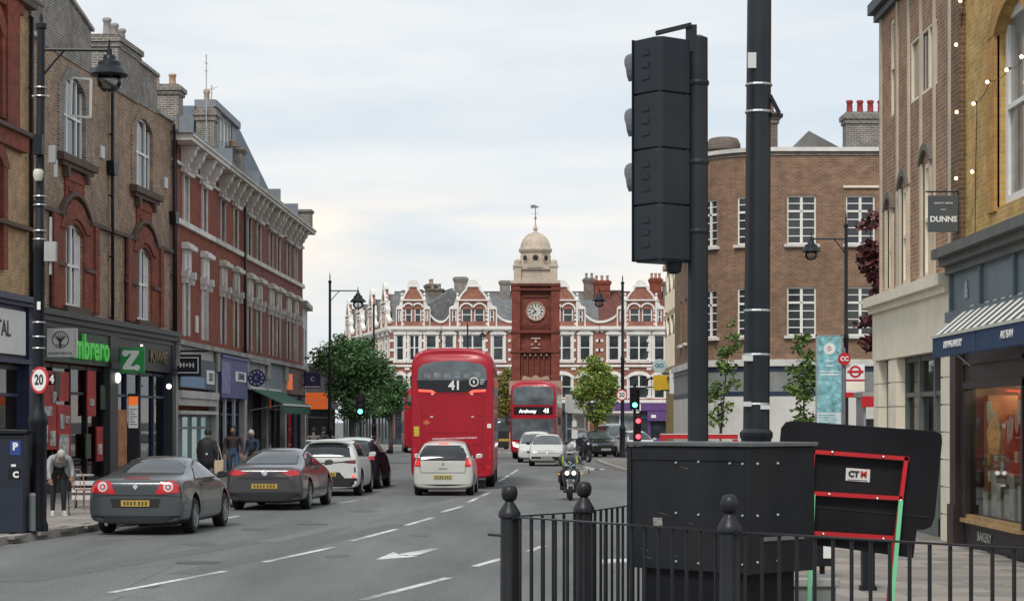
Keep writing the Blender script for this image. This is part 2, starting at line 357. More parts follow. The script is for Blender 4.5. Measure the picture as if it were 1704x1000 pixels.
# deflection arrow: head and shaft
A = lambda *p: [gp(x, y) for x, y in p]
mark('lane_arrow', [A((625, 931), (655, 918), (664, 922), (696, 926)), A((664, 921.5), (715, 912.5), (731, 912.5), (694, 923.5), (676, 925))])
mark('bay_line', [dash((560, 838), (612, 829), .1), dash((375, 862), (398, 858), .1), dash((160, 897), (250, 893), .06)])
mark('junction_marking', [[gp(968, 776), gp(975, 776), gp(1000, 781), gp(992, 782)], [gp(1003, 770), gp(1040, 764), gp(1040, 765.5), gp(1006, 771.5)], [gp(975, 781), gp(1004, 779.5), gp(1006, 781), gp(976, 782.5)]])
# darker trench reinstatements and oil marks
PATCH = mat('asphalt_patch', (.112, .116, .117), .8, var=.2, vs=6, bump=.3, bs=40); PATCH2 = mat('asphalt_patch_pale', (.165, .168, .165), .85, var=.2, vs=6, bump=.3, bs=40)
def sheet(px, py, w, l, rot, m, z=.002):
    x0, y0 = gp(px, py); c_, s_ = cos(rot), sin(rot); o = MB().add([(x0 + a * c_ - b * s_, y0 + a * s_ + b * c_, z) for a, b in ((-w/2, -l/2), (w/2, -l/2), (w/2, l/2), (-w/2, l/2))], [(0, 1, 2, 3)]).done('road_patch', m); tag(o, kind='structure')
sheet(250, 930, .5, 9, radians(-12), PATCH); sheet(520, 905, .45, 14, radians(-9), PATCH); sheet(880, 868, .9, 6, radians(-3), PATCH); sheet(640, 858, .4, 20, radians(-8), PATCH2); sheet(905, 812, 1.4, 4, 0, PATCH2)
OIL = mat('oil_stain', (.085, .088, .09), .6, var=.3)
for px, py, r_ in ((420, 880, .5), (700, 890, .35), (560, 925, .3), (330, 905, .4), (600, 850, .6), (840, 850, .4), (250, 975, .25)):
    x0, y0 = gp(px, py); random.seed(px); o = MB().add([(x0 + r_ * cos(2 * pi * k / 14) * random.uniform(.3, .8), y0 + 1.8 * r_ * sin(2 * pi * k / 14) * random.uniform(.5, 1), .003) for k in range(14)], [tuple(range(14))]).done('oil_stain', OIL); tag(o, kind='structure')
# iron covers let into the road
for (px, py, r) in ((520, 872, .3), (330, 936, .33), (905, 862, .3)):
    X_, Y_ = gp(px, py); tag(MB().lathe([(r, .002), (r, .006), (r * .9, .006)], 20, (X_, Y_, 0)).done('manhole_cover', mat('cast_iron', (.06, .06, .06), .6, var=.3)), kind='structure')

# ---------------------------------------------------------------- facade tools (local frame: x along the front, y into the building, z up)
def wall(mb, u0, u1, z0, z1, ops=(), y=0.0, rev=.16):
    us = sorted({u0, u1, *[v for o in ops for v in (o[0], o[1]) if u0 < v < u1]}); zs = sorted({z0, z1, *[v for o in ops for v in (o[2], o[3]) if z0 < v < z1]})
    for a, b in zip(us[:-1], us[1:]):
        for c, d in zip(zs[:-1], zs[1:]):
            m, n = (a + b) / 2, (c + d) / 2
            if any(o[0] < m < o[1] and o[2] < n < o[3] for o in ops): continue
            mb.quad((a, y, c), (b, y, c), (b, y, d), (a, y, d))
    for a, b, c, d in ops:
        r = y + rev
        mb.quad((a, y, c), (a, r, c), (a, r, d), (a, y, d)); mb.quad((b, y, c), (b, y, d), (b, r, d), (b, r, c))
        mb.quad((a, y, d), (a, r, d), (b, r, d), (b, y, d)); mb.quad((a, y, c), (b, y, c), (b, r, c), (a, r, c))
def shell(p, w, h, dep, m, roof=SLATE, y0=.0, flat=True):
    """the party walls, back wall and roof behind a front wall"""
    s = MB(); s.quad((.02, y0 + .01, 0), (.02, dep, 0), (.02, dep, h), (.02, y0 + .01, h)); s.quad((w - .02, y0 + .01, 0), (w - .02, y0 + .01, h), (w - .02, dep, h), (w - .02, dep, 0))
    s.quad((.02, dep, 0), (w - .02, dep, 0), (w - .02, dep, h), (.02, dep, h)); s.done('side_wall', m, p, fix=False)
    if flat: MB().quad((.02, y0 + .02, h - .15), (w - .02, y0 + .02, h - .15), (w - .02, dep - .02, h - .15), (.02, dep - .02, h - .15)).done('roof', roof, p, fix=False)
_wc = {}
def window(p, u, z, w, h, y=.1, fm=WHITE, gm=GLASS, style='sash', sill=None, ft=.075, rz=0, curtain=False):
    """window = frame mesh; sub-parts pane and sill. u,z is the lower left corner of the opening"""
    key = (round(w, 3), round(h, 3), fm.name, style, ft)
    if key not in _wc:
        f = MB(); t = ft
        f.box(0, t, 0, .07, 0, h); f.box(w - t, w, 0, .07, 0, h); f.box(t, w - t, 0, .07, 0, t); f.box(t, w - t, 0, .07, h - t, h)
        if style in ('sash', 'sash2', 'sash3', 'sashbar'): f.box(t, w - t, -.012, .06, h * .5 - .035, h * .5 + .035)
        if style == 'sash2': f.box(w / 2 - .06, w / 2 + .06, -.01, .058, t, h - t)
        if style == 'sash3': f.box(w * .27 - .05, w * .27 + .05, -.01, .058, t, h - t); f.box(w * .73 - .05, w * .73 + .05, -.01, .058, t, h - t)
        if style == 'grid':
            f.box(w / 2 - .05, w / 2 + .05, -.005, .06, t, h - t); f.box(t, w - t, -.005, .06, h * .68 - .04, h * .68 + .04)
            for k in (.17, .34, .51, .84): f.box(t, w - t, .012, .05, h * k - .018, h * k + .018)
        if style == 'grid4':
            for k in (.25, .5, .75): f.box(t, w - t, .0, .05, h * k - .025, h * k + .025)
        if style == 'vert':
            for k in (1 / 3, 2 / 3): f.box(w * k - .03, w * k + .03, 0, .05, t, h - t)
        if style == 'mull': f.box(w / 2 - .05, w / 2 + .05, -.005, .06, t, h - t)
        _wc[key] = f.mesh('window', fm)
    o = put('window', _wc[key], p, (u, y, z), (0, 0, rz))
    pk = ('p', key[0], key[1], gm.name, ft)
    if pk not in _wc: _wc[pk] = MB().box(ft * .6, w - ft * .6, .045, .055, ft * .6, h - ft * .6).mesh('pane', gm)
    put('pane', _wc[pk], o)
    if curtain:
        ck = ('c', key[0], key[1])
        if ck not in _wc:
            _wc[ck] = MB().box(ft * .9, w * .3, .034, .042, ft * .9, h - ft * .9).box(w * .72, w - ft * .9, .034, .042, ft * .9, h - ft * .9).mesh('curtain', CURTAIN)
        put('curtain', _wc[ck], o)
    if sill:
        sk = ('s', key[0], sill.name)
        if sk not in _wc: _wc[sk] = MB().box(-.12, w + .12, -.2, .0, -.11, -.002).mesh('sill', sill)
        put('sill', _wc[sk], o)
    return o
def arch_pts(u0, u1, z0, rise, n=10):
    """points of a segmental arch from (u0,z0) to (u1,z0)"""
    w = (u1 - u0) / 2; R = (w * w + rise * rise) / (2 * rise); cz = z0 + rise - R; a = math.asin(min(1, w / R))
    return [((u0 + u1) / 2 + R * sin(-a + 2 * a * i / n), cz + R * cos(-a + 2 * a * i / n)) for i in range(n + 1)]
def arch_fill(mb, u0, u1, z0, rise, y=-.002, dep=.1):
    """the two spandrels that turn a square head (top at z0+rise) into an arched one"""
    a = arch_pts(u0, u1, z0, rise); n = len(a) // 2
    mb.prism(a[:n + 1] + [(u0, z0 + rise)], 'y', y, dep); mb.prism(a[n:] + [(u1, z0 + rise)], 'y', y, dep)
def arch_band(mb, u0, u1, z0, rise, th, y0, y1, n=12):
    a = arch_pts(u0, u1, z0, rise, n); b = arch_pts(u0 - th, u1 + th, z0, rise + th, n)
    for i in range(n): mb.prism([a[i], a[i + 1], b[i + 1], b[i]], 'y', y0, y1)
_cc = {}
def chimney(p, u, y, z, w, d, h, m, pots=3, pm=POT, ph=.5, name='chimney', along='x'):
    k = MB().box(-w/2, w/2, -d/2, d/2, 0, h * .78).box(-w/2 - .06, w/2 + .06, -d/2 - .06, d/2 + .06, h * .78, h * .86).box(-w/2 - .12, w/2 + .12, -d/2 - .12, d/2 + .12, h * .86, h * .95).box(-w/2, w/2, -d/2, d/2, h * .95, h)
    o = k.done(name, m, p); o.location = (u, y, z)
    for i in range(pots):
        t = (i + .5) / pots - .5; key = (pm.name, round(ph, 2))
        if key not in _cc: _cc[key] = MB().lathe([(.13, 0), (.12, .1), (.105, ph * .75), (.135, ph * .8), (.135, ph * .95), (.1, ph), (.09, ph * .8)], 10).mesh('chimney_pot', pm, 'all')
        put('chimney_pot', _cc[key], o, (w * t if along == 'x' else 0, 0 if along == 'x' else d * t, h))
    return o
def pipe(p, u, z0, z1, y=-.08, m=BLACK, r=.05):
    mb = MB().tube([(u, y, z0), (u, y, z1)], r)
    for k in range(int((z1 - z0) / 1.8) + 1): mb.cbox((u, y + .03, z0 + .2 + k * 1.8), (.17, .08, .06))
    return mb.done('drainpipe', m, p, 'all')
def frame(x0, y0, x1, y1): return (x0, y0, 0), atan2(y1 - y0, x1 - x0), sqrt((x1 - x0) ** 2 + (y1 - y0) ** 2)
def shopfront(p, u0, u1, z0, z1, m, bays=3, stall=.5, door=None, inner=DARK, glass=CLEAR, dep=2.5, trans=None, y=.12):
    """timber shopfront: stallriser, mullions, transom; glass panes and the dark room behind"""
    f = MB(); w = (u1 - u0); bw = w / bays; tz = trans or z0 + (z1 - z0) * .78
    for i in range(bays + 1): f.box(u0 + i * bw - .05, u0 + i * bw + .05, y - .06, y + .08, z0, z1)
    f.box(u0, u1, y - .04, y + .06, z1 - .1, z1); f.box(u0, u1, y - .04, y + .06, tz - .04, tz + .04)
    for i in range(bays):
        if i != door: f.box(u0 + i * bw + .05, u0 + (i + 1) * bw - .05, y - .05, y + .1, z0, z0 + stall)
        else: f.box(u0 + i * bw + .05, u0 + i * bw + .17, y, y + .06, z0, tz); f.box(u0 + (i + 1) * bw - .17, u0 + (i + 1) * bw - .05, y, y + .06, z0, tz); f.box(u0 + i * bw + .05, u0 + (i + 1) * bw - .05, y, y + .06, z0, z0 + .3)
    s = f.done('shopfront', m, p)
    g = MB()
    for i in range(bays): g.quad((u0 + i * bw, y + .02, z0), (u0 + (i + 1) * bw, y + .02, z0), (u0 + (i + 1) * bw, y + .02, z1), (u0 + i * bw, y + .02, z1))
    g.done('shop_window', glass, s, fix=False)
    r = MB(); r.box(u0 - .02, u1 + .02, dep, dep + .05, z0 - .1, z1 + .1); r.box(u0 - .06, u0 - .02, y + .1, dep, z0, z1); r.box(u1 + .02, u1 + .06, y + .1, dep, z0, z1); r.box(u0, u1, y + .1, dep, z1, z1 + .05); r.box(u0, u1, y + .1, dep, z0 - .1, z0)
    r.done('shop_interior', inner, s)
    return s
# ---------------------------------------------------------------- west side: stock-brick houses with shops
PURPLE = mat('purple_paint', (.055, .055, .21), .5, var=.08)
PURPLE_DK = mat('dark_purple', (.03, .025, .1), .5, var=.08)
TEAL_IN = mat('glowing_shop_wall', (.5, .6, .6), .8, var=.25, vs=1.0, emit=.22, ecol=(.6, .75, .75))  # the wall itself glows, standing in for the shop's interior lighting
RED_IN = mat('red_poster', (.34, .02, .02), .6, var=.35, vs=2)
BLUE_GLOW = mat('blue_glow_colour', (.1, .22, .4), .4, var=.2)  # blue glow on the fascia, put into a plain paler colour
TRIM_STONE = mat('tan_trim_stone', (.56, .53, .47), .8, var=.15, dirt=.4)
DKGREEN = mat('dark_green_fascia', (.022, .05, .035), .5, var=.1)
LAMPW = mat('lamp_white', (.9, .88, .8), .4, emit=1.2, ecol=(1, .95, .85), var=0)
TXT_W = mat('white_lettering', (.8, .8, .78), .5, var=0)
TXT_K = mat('black_lettering', (.02, .02, .022), .5, var=0)
TXT_G = mat('green_lit_lettering', (.06, .5, .07), .4, emit=.12, ecol=(.06, .6, .05), var=0)
TXT_GOLD = mat('gold_lettering', (.25, .19, .1), .4, metal=.3, var=0)
ORANGE = mat('glowing_orange', (.75, .15, .025), .5, var=.06, emit=.3, ecol=(.9, .16, .03))  # glow added to the surface so the shaded orange stays bright

def house_b(seg, label, top_chimney, open_casement, i):
    loc, rz, w = frame(*seg); p = thing('shop_house', label, 'building', loc, rz, 'brown brick houses with shops')
    wins = [(3.0, 5.1, 9.35, 11.55), (3.05, 4.95, 5.2, 7.5)]
    b = MB(); wall(b, 0, w, 4.6, 12.0, wins, 0, .16); arch_fill(b, 3.0, 5.1, 11.2, .35); arch_fill(b, 3.05, 4.95, 7.2, .3); b.done('wall', BROWN_BRICK, p)
    g = MB(); pk = 13.2 if i else 13.85; g.prism([(1.0, 11.95), (5.8, 11.95), (5.75, 13.15), (2.5, pk), (1.0, pk)], 'y', -.03, .4); g.done('gable', SOOT_BRICK, p)
    c = MB(); c.beam((5.85, .18, 13.2), (2.45, .18, pk + .07), .58, .1); c.box(.9, 2.5, -.13, .5, pk + .01, pk + .11); c.box(0, 1.0, -.1, .4, 12.0, 12.12); c.box(5.8, w, -.1, .4, 12.0, 12.12); c.each('coping', GREY_STONE, p)
    # arched window heads, sills, strings
    a = MB(); arch_band(a, 2.98, 5.12, 11.18, .36, .28, -.05, .03); a.box(2.5, 2.98, -.045, .03, 9.36, 11.2); a.box(5.12, 5.6, -.045, .03, 9.36, 11.2); a.done('window_arch', BROWN_BRICK if i else SOOT_BRICK, p)
    d = MB(); wall(d, 1.7, 6.3, 5.1, 7.62, [(3.05, 4.95, 5.2, 7.5)], -.07, .07); arch_fill(d, 3.05, 4.95, 7.2, .3, -.07, 0); arch_band(d, 3.0, 5.0, 7.3, .34, .5, -.12, -.02)
    d.box(1.7, 2.1, -.14, -.06, 5.1, 7.6); d.box(5.9, 6.3, -.14, -.06, 5.1, 7.6); d.done('window_surround', DRESS_BRICK, p)
    ap = MB(); ap.box(3.1, 5.0, -.06, 0, 8.2, 8.9); ap.box(3.3, 4.8, -.1, -.055, 8.35, 8.5); ap.box(3.2, 4.9, -.09, -.055, 8.65, 8.8); ap.done('apron_panel', DRESS_BRICK, p)
    s = MB(); s.box(0, 3.0, -.12, .02, 7.62, 7.74); s.box(5.0, w, -.12, .02, 7.62, 7.74); arch_band(s, 2.55, 5.45, 7.64, .62, .12, -.16, .02)
    s.box(2.3, 5.8, -.24, .02, 9.1, 9.3); s.box(2.5, 5.6, -.16, .02, 8.98, 9.1); s.box(1.6, 3.0, -.13, -.05, 6.25, 6.36); s.box(5.0, 6.4, -.13, -.05, 6.25, 6.36); s.box(2.8, 5.2, -.2, .02, 5.02, 5.2)
    for k in (2.9, 4.9): s.box(k, k + .2, -.2, 0, 8.7, 8.98)
    s.done('string_course', mat('soot_brown_stone', (.1, .065, .05), .85, var=.25), p)
    window(p, 3.0, 9.35, 2.1, 2.2, .06, style='sash3', ft=.09)
    window(p, 3.05, 5.2, 1.9, 2.3, .06, style='sash2', ft=.1, curtain=True)
    if open_casement:
        o = MB(); o.box(0, .05, -.6, 0, 0, 1.1).box(.0, .05, 0, .03, 0, 1.1); o2 = MB()
        fr = MB(); fr.beam((0, 0, 0), (0, -.55, -.05), .06, .06); fr.beam((0, -.02, 1.05), (0, -.57, 1.0), .06, .06); fr.beam((0, -.55, -.05), (0, -.57, 1.0), .06, .06); fr.beam((0, 0, 0), (0, -.02, 1.05), .06, .06)
        f_ = fr.done('casement', WHITE, p); f_.location = (3.7, -.02, 10.45)
    shell(p, w, 12.0, 9, BROWN_BRICK)
    r = MB().prism([(.3, 11.9), (9, 11.9), (4.6, 13.2)], 'x', .1, w - .1); r.done('pitched_roof', SLATE, p)
    if top_chimney: chimney(p, 2.0, .38, 11.9, 2.6, .9, 1.72, SOOT_BRICK, 3, POT_GREY, .55)
    else:
        chimney(p, -1.0, 1.6, 11.9, 1.4, .8, 1.15, SOOT_BRICK, 2, POT_GREY, .3)
        pb = MB(); pb.box(-.05, .95, -.05, .4, 12.1, 12.9); pb.box(-.1, 1.0, -.1, .45, 12.9, 13.0); pb.done('parapet_pier', SOOT_BRICK, p)
    pipe(p, w - .12, 4.9, 11.9, -.12)
    hp = MB().prism([(-.2, 0), (.2, 0), (.28, .4), (-.28, .4)], 'y', -.22, 0); h_ = hp.done('hopper_head', BLACK, p); h_.location = (w - .12, -.01, 9.3 if i == 0 else 8.6)
    v = MB().box(0, .4, -.05, 0, 0, .35); v_ = v.done('vent_plate', OFFWHITE, p); v_.location = (6.8, 0, 9.7)
    # shop: pilasters, cornice, fascia
    k = MB(); k.box(0, w, -.35, .02, 4.85, 5.0).box(0, w, -.25, .02, 4.7, 4.85).box(0, w, -.15, .02, 4.55, 4.7); k.done('shop_cornice', SHOP_GREY, p)
    k = MB(); k.box(0, .45, -.14, .1, .12, 4.55).box(w - .45, w, -.14, .1, .12, 4.55); k.each('shop_pilaster', SHOP_GREY, p); k = MB().box(-.0, .5, -.2, -.141, 3.6, 3.8).box(w - .5, w, -.2, -.141, 3.6, 3.8); k.each('pilaster_cap', SHOP_GREY, p)
    k = MB().box(.45, w - .45, -.1, .1, 3.65, 4.55); k.done('fascia', DKGREEN if i == 0 else SHOP_GREY, p)
    return p, w
BR = [(-12.42, 54.2), (-11.88, 62.1), (-11.33, 70.0)]
pB1, wB1 = house_b((*BR[0], *BR[1]), 'brown brick house with open casement above the green lit fascia', 0, True, 0)
pB2, wB2 = house_b((*BR[1], *BR[2]), 'brown brick house with three pot chimney above dark grey shop with Z sign', 1, False, 1)
text('mbrero', .98, TXT_G, pB1, (5.35, -.16, 4.1), bold=.02, sx=1.22, ext=.04)
s = shopfront(pB1, .5, wB1 - .5, .12, 3.6, BLACK, 4, .35, 2, RED_IN)
m = MB()
for k, (u, du, z0, z1) in enumerate([(.9, 1.5, 1.3, 3.4), (2.5, 1.3, .5, 2.5), (2.6, 1.0, 2.6, 3.4), (5.5, .9, 2.2, 3.5), (6.5, .7, .9, 1.9)]): m.box(u, u + du, -.0, .04, z0, z1)
m.each('wall_poster', RED_IN, pB1)
m = MB()
for u, z, du, dz in ((1.0, 2.2, .9, .25), (1.1, 1.5, .4, .6), (1.75, 1.4, .5, .4), (2.6, 1.0, .9, .7), (2.7, 1.85, .35, .4), (3.2, 2.0, .4, .2), (5.7, 2.5, .4, .2), (6.55, 1.1, .4, .3), (2.0, 2.55, .3, .3)): m.box(u, u + du, -.03, -.005, z, z + dz)
m.each('poster_print', mat('mottled_print', (.4, .4, .37), .7, var=.7, vs=7), pB1)
m = MB()
for u, z in ((.8, .5), (2.2, 2.7), (5.3, 1.0), (6.9, 2.4)): m.box(u, u + .5, -.02, .02, z, z + .7)
m.each('window_sticker', mat('dark_green_sticker', (.04, .07, .04), .6, var=.6, vs=6), pB1)
MB().box(4.35, 5.2, .3, .36, .12, 3.2).done('door_panel', BLACK, pB1)
text('KIWIE', .55, TXT_GOLD, pB2, (5.6, -.13, 4.1), sx=1.6, ext=.02)
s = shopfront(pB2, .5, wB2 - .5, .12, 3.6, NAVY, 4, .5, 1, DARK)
MB().box(.9, 2.0, .0, .04, .7, 2.4).done('wall_poster', mat('amber_poster', (.4, .16, .05), .6, var=.4, vs=4), pB2)

# house with the white dental fascia, cut by the picture edge
loc, rz, w = frame(-13.35, 41.2, -12.44, 54.1)
pA = thing('shop_house', 'buff and red brick house above the white dental shop fascia', 'building', loc, rz)
wi = [(w - 4.4, w - 2.4, 5.9, 8.4), (w - 4.3, w - 2.5, 9.6, 11.6), (w - 10, w - 8, 5.9, 8.4), (w - 10, w - 8, 9.6, 11.6)]
b = MB(); wall(b, 0, w, 4.9, 12.6, wi, 0, .18); b.done('wall', BUFF_BRICK, pA)
shell(pA, w, 12.6, 9, BUFF_BRICK)
d = MB()
for o in wi: d.box(o[0] - .35, o[0], -.12, .02, o[2] - .1, o[3] + .1).box(o[1], o[1] + .35, -.12, .02, o[2] - .1, o[3] + .1); arch_band(d, o[0], o[1], o[3] - .1, .4, .45, -.14, .04)
d.box(0, w - .6, -.2, .02, 8.85, 9.25).box(0, w - .8, -.14, .02, 12.3, 12.6); d.box(w - 2.2, w - 1.2, -.16, .02, 9.25, 12.6)
d.done('window_surround', DRESS_BRICK, pA)
for o in wi: window(pA, o[0], o[2], o[1] - o[0], o[3] - o[2], .07, style='sash')
d = MB(); d.box(0, w - .1, -.3, .0, 9.25, 9.36).box(0, w - .1, -.2, 0, 6.9, 7.0).box(0, w, -.25, .35, 12.6, 12.75); d.done('string_course', mat('soot_brown_stone', (.1, .065, .05)), pA)
d = MB(); d.prism([(w - 3.6, 12.7), (w, 12.7), (w, 13.1), (w - 2.2, 14.3), (w - 3.6, 14.3)], 'y', -.02, .4); d.done('gable', DRESS_BRICK, pA)
chimney(pA, w - .6, 1.2, 12.3, 1.0, .9, .9, SOOT_BRICK, 2, POT_GREY, .25)
pipe(pA, w - .15, 5.0, 12.4, -.14)
d = MB(); d.box(0, w, -.35, .02, 5.05, 5.2).box(0, w, -.22, .02, 4.95, 5.05).box(w - .45, w, -.16, .1, .12, 4.95).box(0, w, -.2, .05, 3.5, 3.62); d.done('shop_cornice', NAVY, pA)
MB().box(0, w - .45, -.06, .1, 3.5, 4.95).done('fascia', NAVY, pA)
sg = MB().box(w - 5.4, w - .75, -.16, -.062, 3.72, 4.82).done('fascia_board', mat('pale_sign', (.66, .66, .63), .5, var=.05), pA)
text('DENTAL', .55, TXT_K, sg, (w - 3.2, -.17, 4.32), sx=1.15, bold=.008)
shopfront(pA, .2, w - .5, .12, 3.45, NAVY, 7, .5, 3, mat('beige_shop_wall', (.3, .26, .2), .8, var=.4, vs=1))
MB().box(w - 1.9, w - 1.2, .5, .55, .3, 3.2).done('wall_poster', RED_IN, pA)

# ---------------------------------------------------------------- the long red-brick parade with bracketed cornice
CX0, CY0, CX1, CY1 = -11.33, 70.0, -10.55, 106.0
_f = frame(CX0, CY0, CX1, CY1); C_RZ, C_L = _f[1], _f[2]
def cpos(u): return (CX0 + (CX1 - CX0) * u / C_L, CY0 + (CY1 - CY0) * u / C_L, 0)
def bracket_mesh():
    prof = [(0, 0), (-.1, 0), (-.14, -.06), (-.17, .06), (-.25, .12), (-.24, .22), (-.34, .3), (-.36, .42), (-.46, .5), (-.5, .62), (-.54, .8), (0, .8)]
    return MB().prism(prof, 'x', -.17, .17).cbox((0, -.28, .77), (.44, .58, .08)).cbox((0, -.06, .0), (.4, .14, .1)).mesh('bracket', WHITE_STONE)
BRACKET = bracket_mesh(); BRACKET2 = BRACKET.copy(); BRACKET2.materials[0] = TRIM_STONE
def house_c(u0, u1, wins, label, stone, tone, shop):
    w = u1 - u0; p = thing('parade_house', label, 'building', cpos(u0), C_RZ, 'red brick parade houses with bracketed cornice')
    ww = 1.0; ops = []
    for u in wins: ops += [(u - u0, u - u0 + ww, 8.95, 10.5), (u - u0, u - u0 + ww, 5.0, 7.2)]
    b = MB(); wall(b, 0, w, 4.7, 11.5, ops, 0, .16); b.done('wall', tone, p)
    shell(p, w, 11.55, 9, tone)
    c = MB(); c.box(.05, w - .05, -.66, .05, 11.42, 11.56).box(.05, w - .05, -.72, .05, 11.56, 11.63).box(0, w, -.1, .02, 10.72, 10.82); c.done('cornice', stone, p)
    r = MB().prism([(-.66, 11.63), (.9, 11.63), (.6, 12.35), (.3, 12.4)], 'x', .08, w - .08); r.done('eaves_roof', SLATE, p)
    MB().box(.04, w - .04, .28, .7, 12.38, 12.5).box(-.1, .14, -.72, .6, 11.64, 12.2).each('coping', LEAD, p)
    st = MB(); st.box(0, w, -.12, .02, 8.72, 8.9)
    for k, u in enumerate(wins):
        a = u - u0
        for q in ((a - .32, BRACKET if stone is WHITE_STONE else BRACKET2), (a + ww + .32, BRACKET if stone is WHITE_STONE else BRACKET2)): put('bracket', q[1], p, (q[0], -.02, 10.6))
        st.box(a - .12, a + ww + .12, -.2, .02, 10.5, 10.62); st.box(a - .1, a - .0, -.07, .09, 8.9, 10.5); st.box(a + ww, a + ww + .1, -.05, .09, 8.9, 10.5)
        window(p, a, 8.95, ww, 1.55, .09, style='sash'); window(p, a, 5.0, ww, 2.2, .09, style='sash')
        L_ = MB(); L_.box(a - .15, a + ww + .15, -.1, .03, 7.2, 7.95).box(a - .3, a + ww + .3, -.3, .03, 7.95, 8.1).box(a - .22, a + ww + .22, -.2, .02, 8.1, 8.18).box(a - .28, a - .02, -.26, .03, 6.98, 7.22).box(a + ww + .02, a + ww + .28, -.26, .03, 6.98, 7.22).box(a - .25, a - .05, -.2, .03, 6.78, 6.98).box(a + ww + .05, a + ww + .25, -.2, .03, 6.78, 6.98)
        L_.box(a + .3, a + ww - .3, -.16, -.09, 7.3, 7.75)
        L_.done('window_head', stone, p)
        st.box(a - .13, a - .0, -.06, .09, 5.0, 6.8); st.box(a + ww, a + ww + .13, -.06, .09, 5.0, 6.8)
    st.done('stone_dressing', stone, p)
    k = MB(); k.box(0, .35, -.16, .1, .12, 4.6).box(w - .35, w, -.16, .1, .12, 4.6); k.each('shop_pilaster', GREY_STONE, p); MB().box(0, w, -.32, .02, 4.62, 4.78).done('shop_cornice', GREY_STONE, p); MB().box(0, .42, -.25, -.161, 3.9, 4.6).box(w - .42, w, -.25, -.161, 3.9, 4.6).each('pilaster_cap', GREY_STONE, p)
    return p, w
RB2 = brick('red_brick_dark', (.22, .054, .04), (.14, .038, .031), (.22, .15, .13), soot=.5)
RB3 = brick('red_brick_rose', (.26, .06, .046), (.18, .045, .038), (.24, .15, .13), soot=.4)
hc = []
hc.append(house_c(0, 8.4, [2.1, 5.9], 'red brick parade house with brightest white brackets above the H+H sign', WHITE_STONE, RED_BRICK, 0))
hc.append(house_c(8.4, 15.6, [10.1, 13.3], 'red brick parade house above the purple shop fascia', TRIM_STONE, RED_BRICK, 1))
hc.append(house_c(15.6, 22.0, [17.0, 19.8], 'dark red brick parade house above the green awning', TRIM_STONE, RB2, 2))
hc.append(house_c(22.0, 28.2, [23.6, 26.1], 'rose red parade house under the slate mansard end', TRIM_STONE, RB3, 3))
hc.append(house_c(28.2, C_L, [29.7, 32.5], 'end house of the red brick parade above the orange sign', TRIM_STONE, RB2, 4))
# roofs over the parade
p, w = hc[0]
chimney(p, .3, .3, 11.7, .9, 1.1, 1.55, SOOT_BRICK, 2, POT, .4, along='y')
pipe(p, .12, 4.8, 11.4, -.12)
v = MB().box(4.5, 5.0, -.05, 0, 5.2, 5.8).done('alarm_box', OFFWHITE, p)
p, w = hc[1]
chimney(p, 4.0, .9, 11.9, .9, .7, 2.4, SOOT_BRICK, 1, POT, .75)
MB().tube([(3.3, .8, 12), (3.3, .8, 16.3)], .02).tube([(2.9, .8, 15.6), (3.7, .8, 15.7)], .012).tube([(2.8, .8, 15.9), (3.8, .8, 16.0)], .012).done('aerial', STEEL, p)
MB().tube([(5.0, .9, 14), (5.2, .9, 15.4)], .025).tube([(4.4, .9, 15.1), (6.4, .9, 15.5)], .015).tube([(5.0, .6, 15.1), (5.0, 1.2, 15.1)], .01).tube([(5.7, .5, 15.3), (5.7, 1.3, 15.3)], .01).done('aerial', STEEL, p)
pipe(p, w - .1, 4.8, 11.2, -.14)
p, w = hc[2]
chimney(p, .9, .5, 12.2, 1.0, .8, 1.1, SOOT_BRICK, 2, POT, .25)
pipe(p, .1, 4.8, 11.2, -.14, mat('rust_pipe', (.1, .05, .04), .6))
p, w = hc[3]
u = lambda x: x - 22.0
MANS = mat('lead_blue_roof', (.075, .115, .16), .55, var=.15)
mr_ = MB().prism([(u(11.5), 12.4), (u(12.0), 14.35), (u(18.3), 14.75), (u(30.0), 12.75), (u(31.0), 12.4)], 'y', 1.3, 7.5); mo = mr_.done('mansard_roof', MANS, p)
MB().prism([(u(18.3), 14.8), (u(30.3), 12.75), (u(31.2), 12.4), (u(18.3), 12.4)], 'y', .75, 1.29).done('mansard_slope', MANS, p)
MB().box(u(12.2), u(18.4), .62, 1.28, 12.4, 12.7).box(u(12.2), u(18.6), .5, 1.35, 14.35, 14.62).box(u(12.2), u(13.6), .66, 1.28, 12.7, 14.35).box(u(17.3), u(18.3), .66, 1.28, 12.7, 14.35).done('dormer', LEAD, p)
o = window(p, u(13.7), 12.7, 1.7, 1.65, .7, gm=GLASS_LT, style='mull'); window(p, u(15.5), 12.7, 1.7, 1.65, .7, gm=GLASS_LT, style='mull')
p, w = hc[4]
MB().box(w - 1.0, w + .05, -.5, .8, 11.64, 12.5).box(w - 1.1, w + .1, -.58, .9, 12.5, 12.62).done('end_pier', SOOT_BRICK, p)

